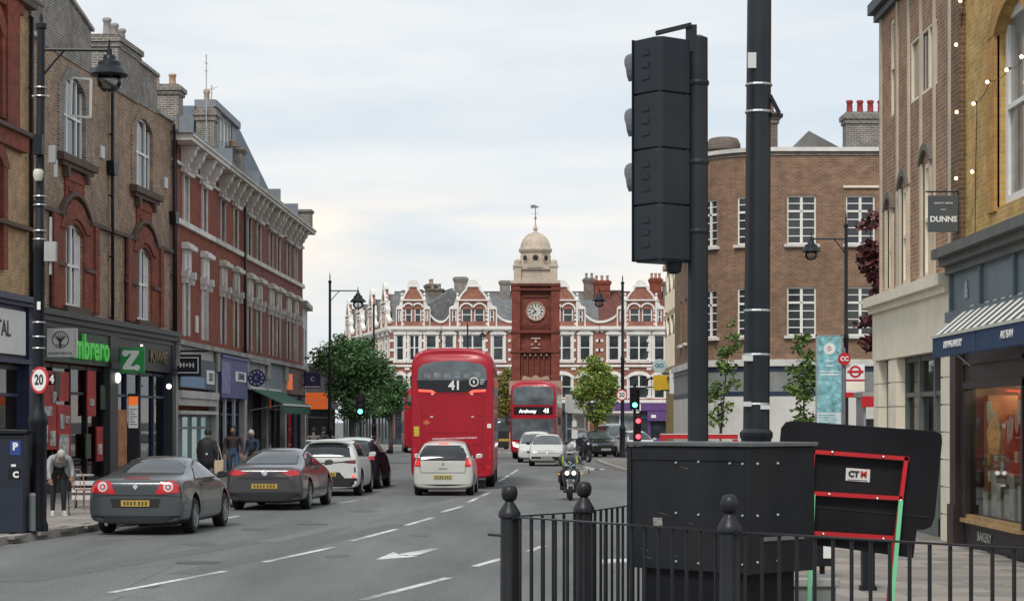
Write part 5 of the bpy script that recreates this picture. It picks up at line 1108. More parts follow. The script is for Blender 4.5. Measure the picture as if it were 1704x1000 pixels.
for k in range(10): a = 2 * pi * k / 10; t.obox((.25 * cos(a), -.056, 3.82 + .25 * sin(a)), (.1, .01, .05), Matrix.Rotation(-a - pi / 4, 3, 'Y'))
t.done('ring_pattern', mat('pale_violet', (.5, .5, .65), .5), rd); text('C', .2, mat('pale_violet', (.5, .5, .65)), rd, (0, -.055, 3.82)); MB().box(-.55, -.36, -.02, .02, 3.8, 3.84).done('bracket', BLACK, rd)
p = proj_sign(wx(509, 103), 103, 1.06, 2.65, 3.46, ORANGE, 'orange projecting sign with pale lettering before the street tree'); text('overcuts', .2, TXT_W, p, (.5, -.055, 3.1)); text('barbers', .11, TXT_W, p, (.5, -.055, 2.88))
p = proj_sign(wx(507, 105), 105, .8, 3.7, 4.5, PURPLE_DK, 'dark square projecting sign with small white emblem above the orange one'); text('C', .3, TXT_W, p, (.4, -.055, 4.15)); MB().box(.0, .75, -.06, -.051, 3.75, 3.8).done('line', TXT_W, p)
# signs before the gothic house
p = proj_sign(wx(1087, 98), 98, .78, 3.5, 4.2, mat('yellow_sign', (.65, .42, .02), .5, var=.06), 'yellow projecting sign beside the gothic stone house')
rs = thing('round_sign', 'round pale projecting sign with small blue letters above the yellow sign', 'sign', (wx(1097, 98.6), 98.6, 0)); MB().lathe([(.001, -.04), (.33, -.04), (.33, .04), (.001, .04)], 24, (0, 0, 4.65), 'y').done('disc', mat('pale_blue_disc', (.45, .58, .62), .5), rs); text('GO', .26, mat('teal_letter', (.05, .2, .28), .5), rs, (0, -.045, 4.65), bold=.01); MB().box(.33, .55, -.02, .02, 4.63, 4.68).done('bracket', BLACK, rs)
p = proj_sign(wx(1114, 91.5), 91.5, .56, 3.25, 4.3, WHITE, 'white projecting sign with red print on the gothic house'); MB().box(.18, .4, -.06, -.051, 3.68, 3.85).done('print', RED, p); MB().box(.2, .36, -.06, -.051, 3.5, 3.54).box(.12, .46, -.06, -.051, 3.9, 3.93).done('print_lines', TXT_K, p)

# traffic signals
GLOW = mat('green_signal', (.05, .9, .4), .3, emit=9, ecol=(.05, 1, .4), var=0); RGLOW = mat('red_signal', (.9, .03, .03), .3, emit=6, ecol=(1, .03, .04), var=0)
LENS = mat('dark_lens', (.03, .02, .02), .2, var=0)
def head(p, x, z, n, lit, lens, s=.3, d=.2, y=-.1, name='signal_head'):
    h_ = MB().box(x - s * .55, x + s * .55, y - d / 2, y + d / 2, z, z + n * s).done(name, BLACK_MATT, p, bevel=.02)
    for k in range(n):
        zc = z + (k + .5) * s; MB().lathe([(.001, -.012), (s * .36, -.012), (s * .36, .01)], 18, (x, y - d / 2 - .002, zc), 'y').done('lens', lens if k in lit else LENS, h_)
        v = MB(); 
        for q in range(9): a = radians(-20 + 220 * q / 9); b_ = radians(-20 + 220 * (q + 1) / 9); R0, R1 = s * .4, s * .43; v.add([(x + R0 * cos(a), y - d / 2, zc + R0 * sin(a)), (x + R0 * cos(b_), y - d / 2, zc + R0 * sin(b_)), (x + R0 * cos(b_), y - d / 2 - s * .6, zc + R0 * sin(b_)), (x + R0 * cos(a), y - d / 2 - s * .6, zc + R0 * sin(a))], [(0, 1, 2, 3)])
        v.done('hood', BLACK_MATT, h_, fix=False)
    return h_
def signal(x, y, label, lit_green=True, z=2.2, h=3.5):
    p = thing('traffic_signal', label, 'traffic light', (x, y, .0)); MB().lathe([(.06, 0), (.06, h), (.045, h + .04)], 12).done('pole', IRON, p, True)
    head(p, 0, z, 3, (0,), GLOW, .27); MB().box(-.21, .21, -.04, -.005, z - .05, z + .88).done('backing_board', BLACK, p); return p
signal(wx(600, 92), 92, 'traffic light showing green below the big street tree', z=2.35, h=3.4)
ts = signal(wx(1056, 88), 88, 'traffic light showing green above red pedestrian lamps', z=2.6, h=3.6); head(ts, .14, 1.6, 2, (), LENS, .2, .15, -.12)
for zz in (2.07, 1.42): MB().lathe([(.001, -.02), (.1, -.02), (.1, .02)], 16, (.14, -.22, zz), 'y').done('pedestrian_lamp', RGLOW, ts)
MB().box(.04, .26, -.2, -.05, 1.2, 2.25).done('pedestrian_head', BLACK_MATT, ts)

# big signal head and its pole beside the pavement corner (seen from behind)
SX, SY = 1.53, 17.3
tp = thing('traffic_signal', 'tall black traffic signal seen from behind on a thick pole', 'traffic light', (SX, SY, .118))
s_ = 3500 / SY; HT = wz(68, SY) - .118; HB = wz(436, SY) - .118
MB().lathe([(.085, 0), (.085, 2.4), (.08, wz(64, SY) - .118), (.03, wz(63, SY) - .1)], 20).done('pole', mat('pole_black', (.014, .019, .025), .45, var=.25, spec=.3, dirt=.4), tp, True)
ang = radians(38)   # faces away up the road, turned west
hx, hy = -.285, -.03
SIG = mat('signal_case', (.013, .02, .028), .5, var=.2, spec=.3, dirt=.35)
hd_ = thing('signal_head', None, None); hd_.parent = tp; hd_.location = (hx, hy, 0); hd_.rotation_euler = (0, 0, ang)
sh_ = (HT - HB) / 4
case = MB()
for k in range(4):
    z0 = HB + k * sh_; case.prism([(-.19, -.1), (-.15, -.16), (.15, -.16), (.19, -.1), (.19, .16), (-.19, .16)], 'z', z0 + .006, z0 + sh_ - .006)
    case.box(-.17, .17, -.14, .15, z0 - .01, z0 + .02)
hc_ = case.done('case', SIG, hd_, bevel=.008)
lt = []
for k in range(4):
    for zz in (.14, .24, .34):
        z = HB + k * sh_ + zz - .03
        lt.append(MB().prism([(-.04, z), (.05, z), (.07, z + .03), (-.02, z + .04)], 'x', -.2, -.185))
for q in lt: q.done('latch', SIG, hd_)
GH = mat('hood_grey', (.1, .115, .125), .5, var=.1)
for k in (1, 2, 3):
    zc = HB + (k + .5) * sh_; v = MB()
    for q in range(14):
        a = radians(-35 + 250 * q / 14); b_ = radians(-35 + 250 * (q + 1) / 14)
        for R in (.16, .165): v.add([(R * cos(a), .16, zc + R * sin(a)), (R * cos(b_), .16, zc + R * sin(b_)), (R * cos(b_), .16 + .12 + .1 * max(0, sin(b_)), zc + R * sin(b_)), (R * cos(a), .16 + .12 + .1 * max(0, sin(a)), zc + R * sin(a))], [(0, 1, 2, 3)])
    v.done('hood', GH, hd_, fix=False)
MB().box(-.2, .2, .161, .17, HB, HT).done('front_board', BLACK, hd_)
m = MB()
for z in (HT - .35, HT - 1.0, HB + .25): m.beam((0, 0, z), (-.3, -.02, z), .05, .035); m.lathe([(.088, z - .02), (.093, z), (.088, z + .02)], 16); m.done('clamp', SIG, tp); m = MB()
m = MB().beam((-.06, -.05, HT - .1), (-.06, -.05, HT + .12), .09, .03).beam((-.06, -.05, HT + .12), (-.35, -.05, HT + .05), .07, .03); MB().lathe([(.03, HB - .1), (.06, HB - .08), (.07, HB)], 10, (-.2, -.02, 0)).done('cable_gland', SIG, tp); m.done('top_bracket', SIG, tp); MB().tube([(-.09, -.06, HT - .1), (-.1, -.07, HT - .9), (-.08, -.06, HT - 1.1)], .012).done('cable', SIG, tp)
# thick column next to it
LX, LY = wx(1256, 17.8), 17.8
lp = thing('lamp_column', 'thick dark lamp column with steel bands beside the big signal', 'lamp column', (LX, LY, .118)); lp.rotation_euler = (0, radians(.4), 0)
MB().lathe([(.128, 0), (.128, 1.78), (.14, 1.8), (.14, 1.84), (.112, 1.87), (.108, 3.2), (.1, 6.5), (.075, 9.2), (.01, 9.25)], 22).done('post', mat('column_black', (.012, .017, .024), .42, var=.2, spec=.35, dirt=.35), lp, True)
m = MB()
for z, t in ((wz(187, LY), 0), (wz(142, LY), 0), (wz(517, LY), 0), (wz(672, LY), 0), (wz(590, LY), .0)):
    m.lathe([(.112, z - .13), (.117, z - .122), (.112, z - .108)], 18)
m.done('steel_band', STEEL, lp)
m = MB().cbox((-.07, -.1, wz(104, LY) - .12), (.07, .02, .13)).cbox((-.09, -.1, wz(596, LY) - .12), (.09, .015, .05)).cbox((.06, -.11, wz(677, LY) - .12), (.08, .015, .035)).cbox((-.09, -.1, wz(672, LY) - .12), (.07, .015, .04)); m.done('band_label', OFFWHITE, lp)
m = MB().beam((.09, -.05, wz(160, LY) - .12), (.17, -.05, wz(190, LY) - .12), .03, .03).cbox((.15, -.02, wz(193, LY) - .12), (.1, .08, .03)); m.done('bracket', IRON, lp)

# black steel box with pale bolts, one corner towards the road
bx = thing('equipment_box', 'large black steel box with rows of pale bolt heads behind railings', 'equipment box', (1.75, 15.35, 0), radians(135))
# local x runs back along the long face (to the north-west), y along the short face
BXM = mat('black_steel_sheet', (.009, .0115, .016), .55, var=.3, vs=2.5, bump=.15, bs=60, spec=.2, dirt=.35)
ex, ey = 1.21, .76; zt, zb = 1.86, .93
b = MB().box(0, ex, -ey, 0, zb, zt); b.done('body', BXM, bx, bevel=.008)
MB().box(-.02, ex + .02, -ey - .02, .02, zt + .003, zt + .035).done('lid', mat('highlight_black_lid', (.09, .095, .1), .38, var=.4), bx, bevel=.006)  # lid paler than the body: its edge highlight is put into the colour
MB().box(.12, ex - .1, -ey + .1, -.05, .118, zb - .004).done('pedestal', BLACK_MATT, bx)
MB().box(.0, .045, .002, .012, zb, zt - .02).box(ex - .04, ex, .002, .012, zb, zt - .02).box(.05, ex - .05, .002, .01, zt - .1, zt - .02).done('trim_strip', BXM, bx)
bolt = MB().lathe([(.0105, 0), (.0105, .004), (.007, .012), (.001, .014)], 8, axis='y').mesh('bolt', mat('bolt_zinc', (.55, .57, .58), .35, metal=.5), True)
for z in (1.74, 1.36, 1.0):
    for x_ in (.08, .2, .5, .72): put('bolt', bolt, bx, (x_, .012 if x_ < .05 else .002, z + random.uniform(-.01, .01)), (0, 0, 0))
bolt2 = MB().lathe([(.0105, 0), (.0105, .004), (.007, .012), (.001, .014)], 8, axis='x').mesh('bolt', mat('bolt_zinc', (.55, .57, .58)), True)
for z in (1.74, 1.36, 1.02):
    for y_ in (-.06, -.3): put('bolt', bolt2, bx, (-.002, y_, z), (0, 0, 0)).rotation_euler = (0, 0, pi)
MB().box(-.008, 0, -.62, -.12, 1.17, 1.2).done('seam', mat('scuffed_steel', (.12, .12, .12), .5, var=.4), bx)
MB().box(ex - .001, ex + .03, -.35, -.02, .95, 1.8).done('end_flange', BXM, bx)

# scrapes, stickers and tie wraps on the black furniture
SCR = mat('scraped_paint', (.1, .1, .1), .6, var=.5, vs=30)
sc_ = MB(); random.seed(9)
for k in range(9):
    x_, z_ = random.uniform(.1, 1.1), random.uniform(1.0, 1.75); l_ = random.uniform(.02, .12); sc_.add([(x_, .0025, z_), (x_ + l_, .0025, z_ + l_ * .2), (x_ + l_, .0025, z_ + l_ * .2 + .004), (x_, .0025, z_ + .006)], [(0, 1, 2, 3)])
tag(sc_.done('scrape', SCR, bx, fix=False), kind='stuff')
MB().box(.86, .95, .0022, .004, 1.25, 1.32).done('sticker', mat('worn_sticker', (.25, .25, .23), .6, var=.5, vs=40), bx)

# road works sign seen from behind
sg = thing('road_works_sign', 'back of a tilted black sign board on red frame with CTM plate', 'sign', (0, 0, 0))
Yb = 17.2
def PX(px, py, y=Yb): return (wx(px, y), wz(py, y))
up = [PX(*q) for q in ((1298, 735), (1300, 712), (1308, 702), (1320, 700), (1556, 717), (1567, 722), (1568, 735), (1556, 858), (1550, 876), (1538, 881), (1526, 881), (1524, 895), (1520, 928), (1395, 911), (1300, 900))]
SB = mat('sign_back_black', (.006, .006, .009), .6, var=.3, spec=.15, dirt=.22)
MB().prism(up, 'y', Yb, Yb + .02).done('sign_board', SB, sg, bevel=.004)
MB().prism([PX(*q) for q in ((1300, 835), (1545, 858), (1545, 862), (1300, 839))], 'y', Yb - .006, Yb - .001).done('board_seam', BLACK, sg)
RF = mat('red_frame_paint', (.5, .012, .016), .35, var=.12)
m = MB(); F = lambda px, py, y=Yb - .05: (wx(px, y), y, wz(py, y))
for a, b_ in (((1350, 751), (1512, 763)), ((1350, 820), (1500, 829)), ((1350, 886), (1495, 895)), ((1353, 748), (1349, 825)), ((1508, 760), (1490, 900))): m.beam(F(*a), F(*b_), .033, .036, (0, 1, 0))
m.beam(F(1487, 893), F(1476, 1010), .02, .03, (0, 1, 0)).beam((wx(1476, Yb - .05), Yb - .05, wz(1010, Yb - .05)), (wx(1470, Yb + .1), Yb + .05, .118), .02, .03, (0, 1, 0)); m.done('red_frame', RF, sg)
GLG = mat('pale_green_leg', (.2, .62, .33), .4, var=.08)
for a, b_ in (((1353, 822), (1348, 960)), ((1499, 832), (1484, 1000))):
    y0 = Yb - .09; A_, B_ = Vector(F(*a, y0)), Vector(F(*b_, y0)); d = (B_ - A_).normalized(); foot = A_ + d * ((.13 - A_.z) / d.z)
    MB().beam(A_, foot, .034, .03, (0, 1, 0)).done('leg', GLG, sg)
m = MB()
for px, py in ((1353, 822), (1499, 832), (1380, 822), (1460, 829), (1385, 752), (1470, 760), (1370, 888), (1470, 896)): q = F(px, py, Yb - .075); m.lathe([(.001, -.012), (.009, -.008), (.011, 0)], 8, q, 'y')
m.done('rivet', mat('bolt_zinc', (.55, .57, .58)), sg)
pl = MB().prism([PX(*q, Yb - .004) for q in ((1408, 778), (1448, 781), (1447, 802), (1407, 799))], 'y', Yb - .008, Yb - .004).done('maker_plate', mat('plate_white', (.66, .65, .6), .5, var=.05), sg)
c_ = PX(1427.5, 788.5, Yb); t_ = text('CT', .066, TXT_K, pl, (c_[0] - .036, Yb - .012, c_[1]), bold=.003); t_.rotation_euler = (pi / 2, radians(4), 0); t_ = text('M', .066, RF, pl, (c_[0] + .046, Yb - .012, c_[1] - .003), bold=.003); t_.rotation_euler = (pi / 2, radians(4), 0)
MB().prism([PX(*q, Yb) for q in ((1410, 797), (1443, 799), (1443, 800), (1410, 798))], 'y', Yb - .011, Yb - .009).done('print_line', TXT_K, pl)
# pale cabinet and small things behind the railing
pc = thing('junction_cabinet', 'low pale grey cabinet with flat lid behind the railing', 'cabinet', (wx(1333, 17.55), 17.6, .118)); MB().box(-.27, .27, -.2, .2, 0, .56).done('body', mat('cabinet_grey', (.2, .215, .205), .6, var=.12), pc, bevel=.01); MB().box(-.3, .3, -.23, .23, .563, .64).done('lid', mat('cabinet_lid', (.34, .34, .32), .6, var=.12), pc, bevel=.015); MB().box(-.24, .24, -.206, -.201, .05, .5).done('door', mat('cabinet_grey', (.2, .215, .205)), pc)
sp_ = thing('short_post', 'short dark timber post standing on the paving under the sign', 'bollard', (wx(1444, 24), 24, .118)); MB().box(-.07, .07, -.07, .07, 0, .95).prism([(-.07, .95), (.07, .95), (0, 1.0)], 'y', -.07, .07).done('post', IRON, sp_); MB().box(-.09, .09, -.09, .09, 0, .06).done('base', BLACK, sp_)
lb = thing('litter_box', 'small dark box with square white label on the paving', 'box', (wx(1368, 26), 26, .118)); MB().box(-.14, .14, -.1, .1, .15, .55).done('body', BLACK, lb, bevel=.01); MB().box(.0, .1, -.106, -.101, .25, .42).done('label', WHITE, lb); MB().box(-.03, .03, -.03, .03, 0, .15).done('foot', BLACK, lb)

# guard railings with ball topped posts
BALLP = MB().lathe([(.095, 0), (.095, .1), (.075, .14), (.072, 1.16), (.088, 1.17), (.09, 1.2), (.08, 1.22), (.05, 1.27), (.034, 1.29), (.034, 1.3)] , 20).mesh('shaft', mat('rail_black', (.009, .011, .015), .4, var=.25, spec=.35, dirt=.4), True)
BALL = MB().lathe([(.034, 1.298), (.052, 1.31), (.062, 1.335), (.066, 1.362), (.062, 1.39), (.052, 1.412), (.034, 1.426), (.001, 1.432)], 20).mesh('ball_finial', mat('rail_black', (.012, .014, .018)), 'all')
RLM = mat('rail_black', (.012, .014, .018))
pR, pL, pM, pE_ = Vector((1.5, 14.5)), Vector((-.02, 16.75)), Vector((.605, 17.7)), Vector((1.32, 19.75)); pS = Vector((3.5, 11.95)); pT = Vector((5.3, 9.7))
def post(q, label):
    p = thing('railing_post', label, 'bollard', (q.x, q.y, .118), 0, 'ball topped railing posts'); put('shaft', BALLP, p); put('ball_finial', BALL, p); return p
post(pL, 'ball topped railing post where the two railings meet'); post(pR, 'ball topped railing post in front of the black box'); post(pM, 'ball topped railing post farther back beside the motorcycle'); post(pE_, 'ball topped railing post hidden behind the black box'); post(pS, 'ball topped railing post between the red framed sign and the bakery')
BAR = MB().lathe([(.013, .12), (.013, 1.165)], 8).mesh('baluster', RLM, True)
def railing(a, b, label, sag=0):
    L_ = (b - a).length; d = (b - a).normalized(); p = thing('railing', label, 'railing', (a.x, a.y, .118), atan2(d.y, d.x), 'black guard railings')
    MB().box(.07, L_ - .07, -.022, .022, 1.168, 1.18).done('top_rail', RLM, p); MB().box(.07, L_ - .07, -.02, .02, .11, .122).done('bottom_rail', RLM, p)
    n = int((L_ - .2) / .155)
    for k in range(n): put('baluster', BAR, p, (.15 + (L_ - .3) * k / (n - 1), 0, 0))
    MB().cbox((.09, 0, 1.174), (.05, .06, .03)).cbox((L_ - .09, 0, 1.174), (.05, .06, .03)).done('clamp', RLM, p)
railing(pL, pR, 'black railing between the corner post and the post by the black box'); railing(pR, pS, 'black railing in front of the red framed sign'); railing(pS, pT, 'black railing running on towards the bakery'); railing(pL, pM, 'black railing turning up the main road from the corner post'); railing(pM, pE_, 'black railing ending behind the black box')
MB().tube([(-.3, 0, 1.02), (-.04, 0, 1.02)], .012).done('rail_stub', RLM, [o for o in COL.objects if o.name == 'railing'][0])

# traffic island sign, bus stop, banner, barrier
ti = thing('island_sign', 'white plated traffic post and beacon on the small traffic island', 'sign', (2.5, 84, .118)); MB().lathe([(.05, 0), (.05, 2.0), (.03, 2.03)], 10).done('post', mat('grey_post', (.3, .31, .32), .5), ti, True)
MB().lathe([(.001, -.03), (.14, -.03), (.14, .02)], 16, (-.08, -.08, 1.0), 'y').done('disc', WHITE, ti); MB().box(-.12, .12, -.09, -.06, 1.25, 1.6).box(-.1, .08, -.09, -.06, 1.72, 1.95).done('plate', OFFWHITE, ti); MB().box(-.3, -.0, -.1, -.07, 1.62, 1.66).box(.1, .45, -.1, -.07, 1.6, 1.65).done('sign_edge', STEEL, ti); MB().box(-.16, .16, -.12, .12, 0, .75).done('bollard_base', mat('grey_bollard', (.25, .24, .25), .5), ti, bevel=.03)
bs_ = thing('bus_stop', 'bus stop flag with red roundel on a white plate', 'bus stop', (wx(1404, 57), 57, .118)); MB().lathe([(.05, 0), (.05, 3.9), (.02, 3.92)], 12).done('pole', mat('stop_pole_grey', (.16, .16, .17), .5), bs_, True)
f_ = MB().box(.06, .56, -.03, .03, 2.72, 3.48).done('flag', WHITE, bs_); MB().box(.05, .57, -.034, .034, 2.58, 2.72).box(.06, .56, -.036, -.031, 3.02, 3.07).done('red_strip', RED, bs_); MB().box(.08, .54, -.036, -.031, 2.76, 2.98).done('route_panel', CREAM, bs_)
rn = MB().ring([(.11, -.04), (.165, -.04), (.165, -.031), (.11, -.031)], 28, (.31, 0, 3.28), 'y').done('roundel', RED, bs_); MB().box(.09, .53, -.046, -.0405, 3.25, 3.31).done('bar', RED, bs_)
rc = MB().lathe([(.001, -.03), (.17, -.03), (.17, .03)], 24, (-.0, -.08, 3.62), 'y').done('route_disc', RED, bs_); text('CC', .16, TXT_W, bs_, (0, -.12, 3.62), bold=.006)
bt_ = thing('bus_shelter', 'red edged bus shelter roof behind the cream columns', 'bus shelter', (wx(1450, 55), 55, .118)); MB().box(-.35, 2.6, -.7, .7, 2.55, 2.7).done('roof', mat('shelter_roof', (.3, .3, .28), .5), bt_); MB().box(-.37, 2.62, -.73, -.705, 2.3, 2.58).done('fascia', RED, bt_); MB().box(-.3, -.24, -.6, .6, 0, 2.55).box(2.5, 2.56, -.6, .6, 0, 2.55).done('post', STEEL, bt_); MB().box(-.2, .55, -.2, -.14, 1.2, 2.0).done('timetable', mat('dark_grey_panel', (.09, .09, .09), .5), bt_); MB().box(.6, 1.1, .3, .34, .3, 2.4).done('panel', OFFWHITE, bt_)
bn = thing('banner', 'tall teal and white printed banner beside the bus stop', 'banner', (wx(1380, 60), 60, .118)); MB().box(-.35, .33, -.02, .0, .3, 4.35).done('cloth', mat('banner_pale', (.56, .64, .64), .7, var=.1), bn)
BT = mat('banner_teal', (.2, .42, .45), .6, var=.5, vs=6); MB().box(-.35, .33, -.026, -.021, 2.2, 4.35).done('print', BT, bn); m = MB().lathe([(.001, -.034), (.17, -.034), (.17, -.027)], 20, (0, 0, 4.0), 'y').box(-.28, .26, -.03, -.0265, 3.25, 3.29).box(-.28, .26, -.03, -.0265, 3.34, 3.37).box(-.1, .1, -.03, -.0265, 3.5, 3.54).box(-.1, .1, -.03, -.0265, 3.64, 3.67); m.done('emblem', mat('banner_white', (.7, .72, .7), .6, var=.1), bn); text('D', .16, RED, bn, (0, -.04, 4.0))
m = MB()
for k in range(6): m.box(-.3, .25 - .04 * (k % 3), -.026, -.021, 1.75 + k * .07, 1.78 + k * .07)
m.done('print_lines', BT, bn); MB().box(-.39, -.355, -.03, .03, 0, 4.4).box(.335, .37, -.03, .03, 0, 4.4).box(-.39, .37, -.03, .03, 4.36, 4.4).done('frame', STEEL, bn)
rb = thing('barrier', 'red works barrier beyond the thick lamp column', 'barrier', (wx(1160, 62), 62, .118)); MB().box(-1.1, 1.2, -.03, .03, 1.42, 1.55).done('top_board', RED, rb); MB().box(-1.08, 1.18, -.04, -.031, 1.55, 1.57).done('reflective_strip', WHITE, rb); MB().box(-.94, 1.04, -.03, .03, .55, .68).done('lower_board', RED, rb); MB().box(-1.1, -.95, -.04, .04, 0, 1.41).box(1.05, 1.2, -.04, .04, 0, 1.41).done('leg', RED, rb)

# ---------------------------------------------------------------- trees
random.seed(5)
LG = leafmat('plane_leaf', (.026, .075, .028), (.15, .28, .1)); LO = leafmat('olive_leaf', (.12, .115, .02), (.34, .31, .09)); LL = leafmat('lime_leaf', (.085, .15, .02), (.34, .44, .1)); LS = leafmat('sapling_leaf', (.03, .075, .015), (.17, .25, .06))
tree('street_tree', 'big dark green street tree over the pavement beyond the red parade', (wx(586, 100), 100, .118), 2.4, .14, [((-.1, 0, 4.7), (1.6, 1.6, 1.2)), ((-.35, .2, 3.7), (.85, 1.2, 1.1)), ((.95, .1, 3.9), (1.0, 1.2, 1.2)), ((.1, .2, 5.5), (1.0, 1.0, .6)), ((-1.3, 0, 4.9), (.8, .9, .6)), ((.5, -.2, 2.9), (1.1, 1, .8)), ((.1, 0, 2.5), (.9, 1, .7)), ((1.4, 0, 4.5), (.5, .6, .5)), ((-.5, 0, 5.7), (.6, .6, .4))], LG, 17000, .085, group='street trees')
tree('street_tree', 'lower dark street tree between the traffic light and the buses', (wx(650, 133), 133, .118), 2.0, .13, [((0, 0, 3.5), (1.0, 1, 1.2)), ((-.6, 0, 2.8), (.8, .8, .7)), ((.5, 0, 4.2), (.6, .7, .6))], LG, 5200, .1, group='street trees')
tree('street_tree', 'olive street tree between the bus and the clock tower', (wx(842, 150), 150, 0), 2.2, .12, [((0, 0, 4.2), (.9, .9, 1.7)), ((-.3, 0, 3.0), (.8, .8, .9)), ((.2, 0, 5.4), (.6, .6, .6))], LO, 4800, .1, group='street trees')
tree('street_tree', 'bright lime green street tree by the far lamp post', (wx(992, 125), 125, 0), 2.2, .12, [((0, 0, 4.4), (1.1, 1.1, 1.3)), ((-.7, 0, 3.6), (.75, .8, 1.0)), ((.7, 0, 3.8), (.75, .8, 1.1)), ((.1, 0, 5.4), (.8, .8, .6)), ((.3, 0, 2.6), (.9, .8, .7))], LL, 7000, .095, group='street trees')
tree('sapling', 'loose leaved sapling by the thick lamp column', (wx(1200, 64), 64, .118), 1.9, .035, [((0, 0, 3.1), (.5, .5, .8)), ((.25, 0, 4.0), (.35, .4, .7)), ((-.15, 0, 2.2), (.4, .4, .5)), ((.3, 0, 4.6), (.2, .25, .4))], LS, 750, .085, group='pavement saplings')
tree('sapling', 'leafy sapling beside the teal banner', (wx(1338, 61), 61, .118), 1.9, .04, [((0, 0, 3.2), (.5, .5, .8)), ((-.05, 0, 4.0), (.35, .35, .5)), ((.1, 0, 2.1), (.5, .45, .55)), ((.8, .2, 1.5), (.35, .3, .3))], LS, 1300, .085, group='pavement saplings')
# ---------------------------------------------------------------- vehicles
TYRE = mat('tyre_rubber', (.012, .012, .013), .8, var=.2); RIM = mat('alloy_rim', (.32, .33, .35), .3, metal=.7, var=.1); ARCH = mat('wheel_arch', (.006, .006, .007), .9, var=0)
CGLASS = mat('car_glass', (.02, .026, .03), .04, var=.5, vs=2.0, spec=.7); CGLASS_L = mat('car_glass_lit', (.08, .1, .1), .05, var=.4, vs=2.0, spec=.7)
TAIL = mat('tail_lamp', (.35, .008, .012), .15, var=.15, vs=9, coat=.5, emit=.12, ecol=(1, .03, .03)); BRAKE = mat('brake_lamp', (.6, .02, .02), .2, var=0, emit=1.6, ecol=(1, .08, .05)); LAMPC = mat('clear_lamp', (.6, .62, .64), .12, var=.2, vs=9, coat=.5); HEADL = mat('lit_headlamp', (.9, .9, .88), .2, emit=1.3, ecol=(1, .97, .9), var=0)
PLATE_Y = mat('yellow_plate', (.5, .33, .06), .45, var=.18, vs=14); PLATE_W = mat('white_plate', (.55, .55, .53), .45, var=.15, vs=14); TRIM = mat('black_trim', (.015, .016, .018), .5, var=.2); CHROME = mat('chrome', (.55, .56, .58), .15, metal=1.0, var=0); SEAM = mat('panel_gap', (.006, .006, .007), .7, var=0)
def paint(name, c, metal=.35, rough=.28): return mat(name, c, rough, metal=metal, var=.06, vs=1.5, coat=.6)
_wheel = {}
def wheel_meshes(r, wd=.21):
    k = (r, wd)
    if k not in _wheel:
        t = MB().ring([(r * .64, -wd/2), (r * .93, -wd/2), (r, -wd/2 + .03), (r, wd/2 - .03), (r * .93, wd/2), (r * .64, wd/2)], 28, axis='x').mesh('tyre', TYRE, True)
        m = MB().lathe([(r * .64, -wd/2 + .02), (r * .66, -wd/2 - .004), (r * .6, -wd/2 + .002), (r * .58, -wd/2 + .05), (r * .58, wd/2 - .02)], 24, axis='x')
        for i in range(7):
            a = 2 * pi * i / 7; R = Matrix.Rotation(a, 3, 'X'); m.obox(R @ Vector((-wd/2 + .025, 0, r * .36)), (.03, .055, r * .5), R)
        m.lathe([(.001, -wd/2 - .002), (.06, -wd/2), (.07, -wd/2 + .03)], 12, axis='x'); m.lathe([(.001, -wd/2 + .07), (r * .58, -wd/2 + .07)], 20, axis='x')
        _wheel[k] = (t, m.mesh('rim', RIM, True))
    return _wheel[k]
def add_wheels(p, xs, ys, r, wd=.21):
    t, m = wheel_meshes(r, wd)
    for x in (-xs, xs):
        for y in ys:
            w_ = put('wheel', t, p, (x, y, r), (0, 0, pi if x > 0 else 0)); put('rim', m, w_)
